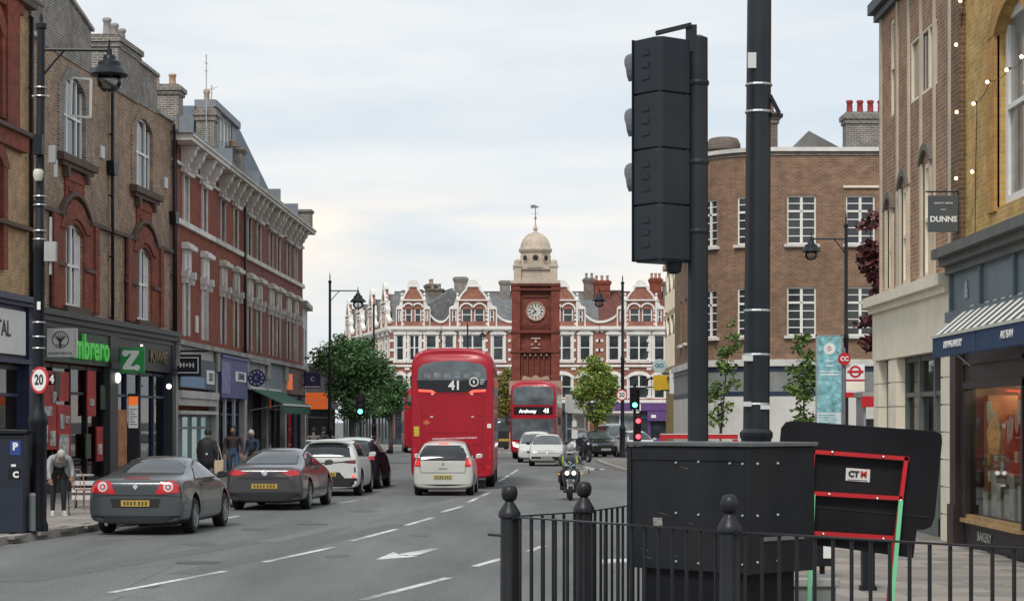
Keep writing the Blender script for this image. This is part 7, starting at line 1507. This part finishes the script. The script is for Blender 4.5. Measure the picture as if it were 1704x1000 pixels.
def bus_rear(x, y, rz, label, num, full=True):
    p = thing('double_deck_bus', label, 'bus', (x, y, 0), rz, 'red double deck buses'); body, bvh = bus_shell(p); bus_sides(p, bvh)
    win = [(-1.02, 3.02), (1.02, 3.02), (1.06, 3.2), (1.03, 3.62), (.9, 3.78), (.5, 3.86), (0, 3.89), (-.5, 3.86), (-.9, 3.78), (-1.03, 3.62), (-1.06, 3.2)]
    patch(bvh, win, '+y', BGL2, p, 'rear_window', .01, .15); patch(bvh, [(-1.03, 2.94), (1.03, 2.94), (1.07, 3.3), (-1.07, 3.3)], '+y', mat('bus_black_panel', (.012, .013, .017), .3, var=.1), p, 'number_panel', .016, .15)
    yb = -5.45 - .05
    if num: text(num, .38, TXT_W, p, (.08, yb, 3.13), bold=.012)
    for q in sym([(.5, 2.93), (.62, 3.0), (1.02, 3.02), (1.02, 2.95), (.68, 2.94), (.58, 2.88)]): patch(bvh, q, '+y', BRAKE if full else TAIL, p, 'upper_tail_lamp', .022, .1)
    def L(pts, w=.014, nm='panel_seam', m=BR2): return patch(bvh, strip(pts, w), '+y', m, p, nm, .006, .25)
    L([(-1.0, 2.82), (-.6, 2.9), (0, 2.86), (.6, 2.9), (1.0, 2.82)]); L([(-.95, 2.82), (-.9, 1.4), (-.95, .6)]); L([(.95, 2.82), (.9, 1.4), (.95, .6)]); L([(-.9, 2.2), (.9, 2.2)], .02); L([(-.88, 1.35), (0, 1.28), (.88, 1.35)], .02); L([(-.9, .75), (.9, .75)], .02)
    L([(-.6, 1.52), (.75, 1.56)], .045, 'lettering_strip', mat('faded_white_print', (.62, .35, .36), .5, var=.35, vs=12))
    patch(bvh, rect(-.8, .8, 1.7, 2.75, .06), '+y', BR_, p, 'engine_hatch', .012, .3)
    for sx in (-1, 1):
        q = [(sx * 1.1, 1.3), (sx * 1.17, 1.25), (sx * 1.17, .95), (sx * 1.1, .9), (sx * 1.13, 1.1)]; patch(bvh, q, '+y', TAIL, p, 'tail_lamp', .016, .1)
        patch(bvh, rect(sx * 1.1 - .05, sx * 1.1 + .05, .6, .72, .02, 2), '+y', TAIL, p, 'reflector', .014); patch(bvh, rect(sx * .62 - .04, sx * .62 + .04, 2.17, 2.21, .015, 2), '+y', LAMPC, p, 'marker_lamp', .018); patch(bvh, rect(sx * .6 - .04, sx * .6 + .04, 2.85, 2.89, .015, 2), '+y', LAMPC, p, 'marker_lamp', .018)
        MB().ball((sx * .95, -5.3, 4.12), .04, 8).done('roof_lamp', LAMPC, p)
    for k in range(6): patch(bvh, rect(-.86 + k * .3, -.64 + k * .3, 3.36, 3.5 + .04 * (k % 2), .05, 2), '+y', mat('bus_seat_pale', (.2, .215, .225), .3, var=.3, vs=7), p, 'seat_back', .013)
    for z in (.84, .9, .96): patch(bvh, rect(-.7, .7, z, z + .03, .01, 2), '+y', BR2, p, 'vent_slot', .009, .3)
    if full:
        patch(bvh, [(-.9, 2.02), (-.78, 2.1), (-.66, 2.02), (-.78, 1.94)], '+y', mat('hazard_orange', (.55, .15, .04), .5), p, 'diamond_plate', .014); patch(bvh, rect(-1.16, -1.0, 1.6, 1.9, .02, 2), '+y', mat('yellow_notice', (.6, .42, .05), .5), p, 'notice', .016); patch(bvh, rect(1.06, 1.18, 1.85, 1.98, .02, 2), '+y', WHITE, p, 'notice', .016)
        MB().ring([(.11, yb + .01), (.13, yb), (.145, yb + .01)], 24, (.66, 0, 3.24), 'y').prism([(.62, 3.25), (.66, 3.32), (.67, 3.26), (.7, 3.25), (.66, 3.16), (.65, 3.23)], 'y', yb - .0, yb + .01).box(.84, 1.0, yb, yb + .01, 3.3, 3.32).box(.84, .98, yb, yb + .01, 3.24, 3.26).box(.84, .94, yb, yb + .01, 3.18, 3.2).done('electric_emblem', TXT_W, p)
    patch(bvh, rect(-.35, .35, .48, .6, .02, 2), '+y', PLATE_Y, p, 'number_plate', .016)
    return p
X1 = wx(754, 63.7); bus_rear(X1, 63.7 + 5.45, radians(-.3), 'red double deck bus on route 41 seen from behind', '41')
bus_rear(wx(663, 137) + 1.26, 137 + 5.45, radians(4), 'red double deck bus partly hidden ahead of the route 41 bus', '', False)
# oncoming bus
Y0 = 114.0; p = thing('double_deck_bus', 'red double deck bus with lit destination blind coming towards the camera', 'bus', (wx(893, Y0) + .1, Y0 + 5.45, 0), radians(180 - 3), 'red double deck buses'); body, bvh = bus_shell(p); bus_sides(p, bvh)
patch(bvh, [(-1.1, 2.95), (1.1, 2.95), (1.13, 3.3), (1.08, 3.85), (.6, 3.95), (0, 3.98), (-.6, 3.95), (-1.08, 3.85), (-1.13, 3.3)], '-y', BGL2, p, 'upper_windscreen', .01, .2); patch(bvh, rect(-1.05, 1.05, 2.42, 2.84, .05), '-y', BLACK, p, 'destination_blind', .014)
patch(bvh, [(-1.14, 1.05), (1.14, 1.05), (1.16, 2.2), (-1.16, 2.2)], '-y', BGL2, p, 'windscreen', .012, .2)
BL = mat('blind_lettering', (.9, .9, .85), .4, emit=1.0, ecol=(1, 1, .92), var=0)
t_ = text('Archway', .26, BL, p, (.3, 5.5, 2.6), rz=pi, bold=.006); text('41', .32, BL, p, (-.72, 5.5, 2.62), rz=pi, bold=.014)
for q in sym([(.72, .62), (1.08, .7), (1.12, .95), (.8, .85)]): patch(bvh, q, '-y', HEADL if q[0][0] > 0 else LAMPC, p, 'headlamp', .016, .1)
patch(bvh, rect(-.9, .9, .36, .5, .03), '-y', TRIM, p, 'lower_grille', .012); patch(bvh, rect(-.35, .35, .62, .74, .02, 2), '-y', PLATE_W, p, 'number_plate', .014)
for sx in (-1, 1): MB().tube([(sx * 1.2, 5.4, 2.3), (sx * 1.42, 5.6, 2.25)], .025).box(sx * 1.42 - .08, sx * 1.42 + .08, 5.55, 5.66, 1.85, 2.25).done('wing_mirror', TRIM, p); MB().ball((sx * 1.0, 5.3, 2.38), .05, 8).done('marker_lamp', LAMPC, p)
# ---------------------------------------------------------------- people
SKIN = mat('skin', (.34, .2, .15), .6, var=.06); SKIN2 = mat('skin_tan', (.27, .155, .11), .6, var=.06)
def V(*a): return Vector(a)
def person(label, loc, rz, J, mats, hair, radii=1.0, hat=None, prop=None):
    """J: joint name -> local position (x right, y forward, z up). One skinned surface with clothing colours by region."""
    p = thing('person', label, 'person', loc, rz)
    segs = []  # (a, b, ra, rb, material slot)
    R = radii
    def S(a, b, ra, rb, m): segs.append((J[a], J[b], ra * R, rb * R, m))
    S('pelvis', 'waist', .15, .14, 1); S('waist', 'chest', .14, .165, 0); S('chest', 'neck', .165, .06, 0); S('neck', 'head', .055, .06, 2)
    for s in 'lr':
        S('chest', s + 'sho', .12, .075, 0); S(s + 'sho', s + 'elb', .07, .05, 0); S(s + 'elb', s + 'wri', .05, .036, 0); S(s + 'wri', s + 'hand', .034, .03, 2)
        S('pelvis', s + 'hip', .13, .1, 1); S(s + 'hip', s + 'kne', .1, .068, 1); S(s + 'kne', s + 'ank', .065, .045, 1); S(s + 'ank', s + 'toe', .048, .04, 3)
    idx = {}; vs = []; es = []; rs = []
    def vi(q, r):
        k = tuple(round(c, 4) for c in q)
        if k not in idx: idx[k] = len(vs); vs.append(k); rs.append(r)
        return idx[k]
    for a, b, ra, rb, m in segs:
        i, j = vi(a, ra), vi(b, rb)
        mid = (a + b) / 2; k = vi(mid, (ra + rb) / 2 * (1.03 if m != 2 else 1)); es += [(i, k), (k, j)]
    me = bpy.data.meshes.new('body'); me.from_pydata(vs, es, []); o = put('body', me, p)
    md = o.modifiers.new('skin', 'SKIN'); md.use_smooth_shade = True; md.branch_smoothing = .6
    for i, sv in enumerate(me.skin_vertices[0].data): sv.radius = (rs[i], rs[i]); sv.use_root = (i == 0)
    o.modifiers.new('sub', 'SUBSURF').levels = 1
    o.modifiers['sub'].render_levels = 1
    dg = bpy.context.evaluated_depsgraph_get(); me2 = bpy.data.meshes.new_from_object(o.evaluated_get(dg)); o.modifiers.clear()
    # head and hands are grown into the same mesh
    mb = MB(); mb.v = [tuple(v.co) for v in me2.vertices]; mb.f = [tuple(q.vertices) for q in me2.polygons]; mb.m = []
    for q in me2.polygons:
        c = q.center; best = None
        for a, b, ra, rb, m in segs:
            d = b - a; t = max(0, min(1, (c - a).dot(d) / d.length_squared)); e_ = (c - (a + d * t)).length - (ra + (rb - ra) * t)
            if best is None or e_ < best[0]: best = (e_, m)
        mb.m.append(best[1])
    hd = J['head']; fw = J.get('face', V(0, 1, -.1)).normalized(); up = (hd - J['neck']).normalized(); up = (up - fw * up.dot(fw)).normalized(); rt = fw.cross(up)
    def H(x, y, z): return hd + (rt * x + fw * y + up * z) * R
    mb.mi = 2; n0 = 14; rows = 10; vs_ = []; fs_ = []
    for i in range(rows + 1):
        a = pi * i / rows; z = -cos(a); r_ = sin(a) + 1e-4
        for k in range(n0):
            t = 2 * pi * k / n0; x, y = cos(t) * r_ * .078, sin(t) * r_ * .098
            if z < -.2: x *= 1 + .28 * (z + .2); y = y * (1 + .2 * (z + .2)) + (.018 if sin(t) > 0 else 0)
            if sin(t) > .93 and -.35 < z < .15: y += .022          # nose ridge
            if .25 > z > .02 and sin(t) > .5 and abs(cos(t)) > .25: y -= .008   # eye sockets
            vs_.append(H(x, y, z * .118 + .02))
    for i in range(rows):
        for k in range(n0): k2 = (k + 1) % n0; fs_.append((i*n0+k, i*n0+k2, (i+1)*n0+k2, (i+1)*n0+k))
    mb.add(vs_, fs_)
    for s in (-1, 1): mb.add([H(s * (.076 + a), b, c) for a, b, c in ((0, -.015, -.01), (.012, -.02, .0), (.014, -.015, .03), (.0, .0, .035), (.0, .012, .01))], [(0, 1, 2, 3, 4)])
    # hands: palm and five tapering bent fingers
    for s in 'lr':
        w_, h_ = J[s + 'wri'], J[s + 'hand']; d = (h_ - w_).normalized(); sd = d.cross(V(0, 1, .01)).normalized(); nn = sd.cross(d); q = V(*h_)
        mb.add([q + sd * a + nn * b + d * c for c in (-.03, .055) for a, b in ((-.035, -.012), (.035, -.012), (.035, .012), (-.035, .012))], [(0, 3, 2, 1), (4, 5, 6, 7), (0, 1, 5, 4), (1, 2, 6, 5), (2, 3, 7, 6), (3, 0, 4, 7)])
        for k, ln in enumerate((.062, .072, .066, .05)): b0 = q + sd * (-.027 + .018 * k) + d * .05; mb.tube([b0, b0 + d * ln * .55 + nn * .008, b0 + d * ln * .9 + nn * .032], [.0095, .0085, .007], 6)
        b0 = q + sd * (.034) - d * .005; mb.tube([b0, b0 + sd * .022 + d * .03, b0 + sd * .022 + d * .06 + nn * .015], [.012, .0105, .008], 6)
    # shoes
    mb.mi = 3
    for s in 'lr':
        a, t = J[s + 'ank'], J[s + 'toe']; d = V(t.x - a.x, t.y - a.y, 0); d = d.normalized() if d.length > 1e-4 else V(0, 1, 0); sd = V(d.y, -d.x, 0); z0 = min(a.z, t.z) - .075
        prof = [(-.07, .034), (-.03, .042), (.08, .046), (.16, .042), (.2, .02)]
        pts = [a + d * u_ + sd * w2 for u_, w2 in prof] + [a + d * u_ - sd * w2 for u_, w2 in prof[::-1]]; m_ = len(pts)
        mb.add([V(q.x, q.y, z0) for q in pts] + [V(q.x, q.y, z0 + (.09 if 1 <= i % 10 <= 8 and abs(i - 4.5) > 3 else .06)) for i, q in enumerate(pts)], [tuple(range(m_))[::-1], tuple(range(m_, 2 * m_))] + [(i, (i + 1) % m_, (i + 1) % m_ + m_, i + m_) for i in range(m_)])
    o.data = mb.mesh('body', mats, 'all', fix=True)
    # eyes and brows are too small to be their own parts here: dark sockets
    ey = MB()
    for s in (-1, 1): ey.ball(H(s * .03, .087, .028), .011, 6)
    ey.add([H(a, .098, b) for a, b in ((-.022, -.048), (.022, -.048), (.018, -.056), (-.018, -.056))], [(0, 1, 2, 3)])
    ey.done('face_features', mat('face_dark', (.06, .03, .025), .6, var=0), p)
    if hair:
        hm, kind = hair; hh = MB(); vv = []; ff = []; nr = 7
        for i in range(nr + 1):
            a = (pi * .62 if kind != 'helmet' else pi * .8) * i / nr
            for k in range(n0):
                t = 2 * pi * k / n0; front_ = max(0, sin(t)); aa = a * (1 - .42 * front_) if kind != 'helmet' else a * (1 - .25 * front_); r_ = sin(aa) + 1e-4; g = (1.12 if kind != 'helmet' else 1.5)
                vv.append(H(cos(t) * r_ * .078 * g, sin(t) * r_ * .098 * g - (.008 if kind != 'helmet' else 0), cos(aa) * .118 * (1.08 if kind != 'helmet' else 1.25) + .022))
        for i in range(nr):
            for k in range(n0): k2 = (k + 1) % n0; ff.append((i*n0+k, (i+1)*n0+k, (i+1)*n0+k2, i*n0+k2))
        hh.add(vv, ff); ho = hh.done('hair' if kind == 'hair' else ('hat' if kind == 'hat' else 'helmet'), hm, p, 'all')
        if kind == 'hat': MB().add([H(.07 * cos(a), .1 + .07 * sin(a), .05) for a in [pi * k / 8 for k in range(9)]], [tuple(range(9))]).done('hat_peak', hm, p, fix=False)
    return p, J, H
def pose(h=1.72, stride=.12, lean=0.0, arms=((.05, .0), (.05, .0)), hunch=0.0):
    k = h / 1.72; J = {}; fx = lambda x, y, z: V(x * k, y * k, z * k)
    J['pelvis'] = fx(0, 0, .95); J['waist'] = fx(0, .02 + lean * .3, 1.1); J['chest'] = fx(0, .02 + lean * .75, 1.32 - hunch * .12); J['neck'] = fx(0, .02 + lean * 1.05, 1.47 - hunch * .25); J['head'] = fx(0, .06 + lean * 1.35, 1.59 - hunch * .33)
    for s, sg, st_ in (('l', -1, stride), ('r', 1, -stride)):
        ar = arms[0 if s == 'l' else 1]
        J[s + 'sho'] = fx(sg * .19, .0 + lean * .85, 1.4 - hunch * .18); J[s + 'elb'] = fx(sg * .25, -.02 + lean * .8 + ar[0], 1.13 - hunch * .12 + ar[1] * .3); J[s + 'wri'] = fx(sg * .24, .06 + lean * .9 + ar[0] * 2.2, .91 + ar[1] - hunch * .08); J[s + 'hand'] = fx(sg * .23, .09 + lean * .9 + ar[0] * 2.5, .84 + ar[1] * 1.1 - hunch * .08)
        J[s + 'hip'] = fx(sg * .1, 0, .9); J[s + 'kne'] = fx(sg * .105, st_ * .6 + .03, .5); J[s + 'ank'] = fx(sg * .11, st_ * 1.1 - .02, .08); J[s + 'toe'] = fx(sg * .125, st_ * 1.1 + .12, .05)
    return J
PV = .118
SHOE_K = mat('black_shoe', (.015, .015, .016), .5); SHOE_W = mat('white_shoe', (.6, .6, .58), .6); JK = mat('black_jacket', (.013, .014, .018), .7, var=.25); JEAN = mat('blue_jeans', (.05, .085, .14), .8, var=.2); MAROON = mat('dark_maroon_top', (.04, .022, .024), .8, var=.2); TROU = mat('dark_trousers', (.016, .016, .02), .8, var=.2); GREYJ = mat('pale_grey_jacket', (.3, .31, .31), .8, var=.3, vs=6)
HAIR_K = mat('dark_hair', (.012, .01, .01), .6, var=.2); HAIR_G = mat('grey_hair', (.42, .41, .38), .7, var=.2, vs=12)
# stooping man by the green shop
J = pose(1.68, .04, .3, ((.02, .02), (.06, -.02)), 1.0); J['face'] = V(-.15, .7, -.75)
Y0 = 43.2
p, J, H = person('stooping grey haired person in pale jacket and white shoes beside the lamp post', (wx(97, Y0), Y0, PV), radians(200), J, [GREYJ, TROU, SKIN2, SHOE_W], (HAIR_G, 'hair'))
mb = MB()
for s in (-1, 1): mb.prism([(s * .1, 1.2), (s * .26, 1.15), (s * .36, .78), (s * .22, .74), (s * .12, .9)], 'y', .0 - .05, .1)
mb.done('jacket_flap', GREYJ, p)
ws = thing('walking_stick', 'thin dark walking stick held by the stooping person', 'walking stick', (wx(115, 43.0), 43.0, PV)); MB().tube([(0, 0, 0), (-.02, 0, .8), (-.06, 0, .84), (-.1, 0, .8)], .012).done('shaft', TROU, ws); MB().lathe([(.016, 0), (.016, .03)], 8).done('ferrule', BLACK, ws)
# person in black jacket, walking away, with a pale bag
Y0 = 55.5; J = pose(1.74, .16, .02, ((.0, .02), (-.03, .0)))
p, J, H = person('person in black padded jacket walking away from the camera', (wx(345, Y0), Y0, PV), radians(-8), J, [JK, mat('grey_trousers', (.12, .12, .13), .8), SKIN, SHOE_K], (HAIR_K, 'hair'), 1.12)
MB().lathe([(.2, .72), (.23, .9), (.22, 1.15), (.24, 1.3), (.2, 1.42), (.1, 1.5)], 14).done('jacket', JK, p, 'all'); MB().cbox((.05, -.235, 1.08), (.05, .01, .05)).done('jacket_emblem', OFFWHITE, p); 
tb = thing('tote_bag', 'pale canvas bag carried by the person in black jacket', 'bag', (wx(364, Y0), Y0 - .05, PV)); MB().prism([(-.1, .55), (.12, .55), (.14, .92), (-.12, .9)], 'y', -.05, .05).done('sack', mat('canvas', (.5, .4, .28), .85, var=.15), tb, bevel=.02); MB().tube([(-.08, 0, .9), (-.05, 0, 1.2), (-.02, 0, 1.35), (.03, 0, 1.2), (.1, 0, .9)], .012).done('strap', mat('canvas', (.5, .4, .28)), tb)
# person in maroon top and jeans coming this way
Y0 = 62.0; J = pose(1.8, .14, .02, ((.02, .05), (.03, .02))); J['face'] = V(.35, 1, 0)
person('dark haired person in maroon top and blue jeans walking towards the camera', (wx(388, Y0), Y0, PV), radians(190), J, [MAROON, JEAN, SKIN2, SHOE_K], (HAIR_K, 'hair'), 1.08)
Y0 = 66.0; J = pose(1.66, .1, .03, ((.03, .12), (.03, .0)))
person('person in pale hat and navy coat behind the parked grey car', (wx(421, Y0), Y0, PV), radians(150), J, [mat('navy_coat', (.03, .045, .08), .8, var=.2), TROU, SKIN, SHOE_K], (mat('pale_hat', (.5, .5, .47), .8), 'hat'))
Y0 = 78.0; J = pose(1.7, .1, .0); person('person in grey top standing under the orange sign', (wx(522, Y0), Y0, PV), radians(20), J, [mat('grey_top', (.16, .15, .14), .8), TROU, SKIN, SHOE_K], (HAIR_K, 'hair'))
J = pose(1.72, .08, .0); person('person in black top beside the person in grey under the orange sign', (wx(537, Y0 + 1), Y0 + 1, PV), radians(-30), J, [mat('charcoal_top', (.03, .028, .03), .8), TROU, SKIN, SHOE_K], (HAIR_K, 'hair'))
# pavement seat, bicycle wheel and boards in front of the green shop
ca = thing('cafe_table', 'small pale table with papers in front of the green lit shop', 'table', (wx(128, 47), 47, PV)); MB().lathe([(.001, .72), (.38, .72), (.38, .75), (.001, .75)], 20).done('table_top', mat('pale_table', (.4, .42, .42), .5), ca); MB().tube([(0, 0, .03), (0, 0, .72)], .03).lathe([(.24, 0), (.24, .03), (.04, .06)], 14).done('pedestal', STEEL, ca)
ab = thing('cafe_chair', 'bent wood cafe chair beside the small pale table', 'chair', (wx(140, 45.8), 45.8, PV), radians(60)); CW = mat('pink_wood', (.3, .17, .13), .6, var=.2)
MB().lathe([(.001, .43), (.2, .43), (.2, .46), (.001, .46)], 16).done('seat', CW, ab)
for a in (45, 135, 225, 315): MB().tube([(.16 * cos(radians(a)), .16 * sin(radians(a)), .43), (.22 * cos(radians(a)), .22 * sin(radians(a)), 0)], .014).done('leg', CW, ab)
MB().tube([(-.18, .14, .45), (-.19, .2, .75), (-.1, .22, .88), (.1, .22, .88), (.19, .2, .75), (.18, .14, .45)], .014).tube([(-.1, .18, .45), (-.08, .2, .7), (.08, .2, .7), (.1, .18, .45)], .01).done('backrest', CW, ab)
af = thing('pavement_board', 'low white slatted board standing by the cafe chair', 'board', (wx(150, 46.6), 46.6, PV)); MB().box(-.4, .4, -.04, -.01, .2, .3).box(-.4, .4, -.04, -.01, .36, .46).box(-.4, .4, -.04, -.01, .52, .62).done('slat', OFFWHITE, af); MB().box(-.36, -.3, 0, .05, 0, .7).box(.3, .36, 0, .05, 0, .7).done('leg', BLACK, af)
# ---------------------------------------------------------------- motorcycle and rider
Y0 = 55.2; MX = wx(948, Y0)
mc = thing('motorcycle', 'dark touring motorcycle with twin lit headlamps riding towards the camera', 'motorcycle', (MX, Y0, 0), radians(180))
t = MB().ring([(.2, -.06), (.27, -.065), (.305, -.03), (.31, 0), (.305, .03), (.27, .065), (.2, .06)], 26, axis='x').mesh('tyre', TYRE, True); rm = MB().ring([(.2, -.04), (.205, 0), (.2, .04), (.17, .03), (.17, -.03)], 22, axis='x').mesh('rim', RIM, True)
for y in (.72, -.72): w_ = put('wheel', t, mc, (0, y, .31)); put('rim', rm, w_)
MBK = mat('motorcycle_dark', (.02, .026, .036), .35, var=.15, coat=.4)
fa = MB()
for (y, w, z0, z1) in ((.78, .1, .62, .92),): pass
secs = [(.82, .09, .66, .9), (.7, .21, .52, 1.04), (.45, .27, .4, 1.08), (.1, .24, .34, .98), (-.3, .17, .4, .86), (-.8, .13, .62, .88), (-1.0, .06, .72, .84)]
vs, fs = [], []
for y, w, z0, z1 in secs:
    for x, z in ((w * .5, z0), (w, z0 + (z1 - z0) * .35), (w * .95, z0 + (z1 - z0) * .7), (w * .5, z1)): vs.append((x, y, z))
    for x, z in ((-w * .5, z1), (-w * .95, z0 + (z1 - z0) * .7), (-w, z0 + (z1 - z0) * .35), (-w * .5, z0)): vs.append((x, y, z))
for i in range(len(secs) - 1):
    for k in range(8): fs.append((i*8+k, i*8+(k+1)%8, (i+1)*8+(k+1)%8, (i+1)*8+k))
fs += [tuple(range(8))[::-1], tuple(range(len(secs)*8-8, len(secs)*8))]
fo = MB().add(vs, fs).done('fairing', MBK, mc, 'all'); s_ = fo.modifiers.new('s', 'SUBSURF'); s_.levels = s_.render_levels = 2
for s in (-1, 1):
    MB().lathe([(.001, .05), (.055, .04), (.065, 0)], 16, (s * .1, .8, .83), 'y').done('headlamp', HEADL, mc, True)
    MB().tube([(s * .07, .74, .34), (s * .07, .55, .85)], .028).done('fork', STEEL, mc)
    MB().tube([(s * .05, .42, 1.08), (s * .3, .38, 1.12), (s * .4, .26, 1.1)], .016).done('handlebar', BLACK, mc); MB().tube([(s * .28, .45, 1.1), (s * .36, .5, 1.22)], .01).cbox((s * .4, .5, 1.25), (.15, .04, .09)).done('mirror', BLACK, mc); MB().cbox((s * .33, .62, .8), (.05, .05, .05)).done('indicator', mat('amber_lamp', (.6, .25, .03), .3, emit=.3), mc)
    MB().box(s * .24 - .09, s * .24 + .09, -.95, -.5, .5, .85).done('pannier', MBK, mc, bevel=.03)
MB().prism([(.66, .98), (.5, 1.06), (.42, 1.34), (.46, 1.36), (.56, 1.2), (.7, 1.02)], 'x', -.17, .17).done('windscreen', clear_glass('smoked_screen', (.7, .75, .75)), mc, 'all'); MB().lathe([(.33, -.07), (.34, 0), (.33, .07)], 18, (0, .72, .31), 'x').done('mudguard', MBK, mc) if False else MB().prism([(.72 + .35 * cos(a), .31 + .35 * sin(a)) for a in [radians(20 + 14 * k) for k in range(11)]] + [(.72 + .33 * cos(a), .31 + .33 * sin(a)) for a in [radians(160 - 14 * k) for k in range(11)]], 'x', -.08, .08).done('mudguard', MBK, mc)
MB().box(-.16, .16, -.7, .05, .8, .87).done('saddle', BLACK, mc, bevel=.03); MB().box(-.2, .2, -.3, .35, .22, .6).done('engine', mat('engine_grey', (.07, .07, .075), .5, metal=.5), mc, bevel=.04); MB().box(-.12, .12, .84, .85, .58, .64).done('number_plate', PLATE_W, mc)
J = {'pelvis': V(0, -.25, .95), 'waist': V(0, -.2, 1.1), 'chest': V(0, -.08, 1.32), 'neck': V(0, .0, 1.47), 'head': V(0, .06, 1.58), 'face': V(0, 1, -.1)}
for s, g in (('l', -1), ('r', 1)):
    J.update({s + 'sho': V(g * .2, -.05, 1.4), s + 'elb': V(g * .36, .08, 1.2), s + 'wri': V(g * .37, .25, 1.13), s + 'hand': V(g * .37, .32, 1.12), s + 'hip': V(g * .12, -.2, .92), s + 'kne': V(g * .24, .2, .82), s + 'ank': V(g * .24, -.08, .42), s + 'toe': V(g * .25, .08, .38)})
RJ = mat('rider_grey_jacket', (.1, .1, .115), .8, var=.2)
p, J, H = person('motorcycle rider in white fronted helmet and yellow edged jacket', (MX, Y0, 0), radians(180), J, [RJ, TROU, SKIN, SHOE_K], (mat('helmet_grey', (.3, .3, .31), .3, coat=.5), 'helmet'), 1.05)
HV = mat('hi_vis_yellow', (.4, .46, .05), .6, var=.1); m = MB()
for s in (-1, 1): m.prism([(s * .17, 1.08), (s * .22, 1.08), (s * .23, 1.36), (s * .18, 1.4)], 'y', -.02, .13)
m.done('hi_vis_strip', HV, p); MB().add([tuple(H(a, .14 - abs(a) * .5, b)) for a, b in ((-.075, -.05), (.075, -.05), (.08, .05), (-.08, .05))], [(0, 1, 2, 3)]).done('visor', mat('visor_pale', (.62, .64, .66), .15, coat=.5), p, fix=False); MB().add([tuple(H(a, .145 - abs(a) * .5, b)) for a, b in ((-.07, -.11), (.07, -.11), (.08, -.05), (-.08, -.05))], [(0, 1, 2, 3)]).done('chin_guard', OFFWHITE, p, fix=False)
MBx = MB().cbox((0, -.6, 1.1), (.42, .36, .3)); MBx.done('top_box', MBK, mc, bevel=.04); mc.scale = (.88, .88, .86); p.scale = (.9, .88, .84)
# parked scooter by the corner kerb
Y0 = 106; sc = thing('scooter', 'dark scooter standing by the corner kerb beside the black hatchback', 'scooter', (wx(972, Y0), Y0, 0), radians(200))
for y in (.6, -.6): w_ = put('wheel', t, sc, (0, y, .28)); put('rim', rm, w_)
MB().box(-.18, .18, -.85, -.1, .45, .8).box(-.16, .16, -.1, .35, .25, .33).done('body', MBK, sc, bevel=.06); MB().beam((0, .3, .3), (0, .5, 1.0), .36, .06).done('leg_shield', MBK, sc, bevel=.02); MB().tube([(-.35, .42, 1.05), (0, .5, 1.02), (.35, .42, 1.05)], .016).done('handlebar', BLACK, sc); MB().box(-.15, .15, -.8, -.1, .8, .86).done('saddle', BLACK, sc, bevel=.03); MB().ball((0, .56, .92), .08, 10).done('headlamp', LAMPC, sc, 'all'); MB().box(-.22, .22, -1.1, -.65, .88, 1.25).done('top_box', MBK, sc, bevel=.03)

# lettering becomes plain meshes
dg = bpy.context.evaluated_depsgraph_get()
_new = [(o, bpy.data.meshes.new_from_object(o.evaluated_get(dg))) for o in _texts]
for o, me in _new:
    q = o.copy(); q_name = o.name; par = o.parent; n = bpy.data.objects.new('lettering', me); COL.objects.link(n); n.parent = par; n.location = o.location; n.rotation_euler = o.rotation_euler; n.scale = o.scale
    bpy.data.objects.remove(q); bpy.data.objects.remove(o)
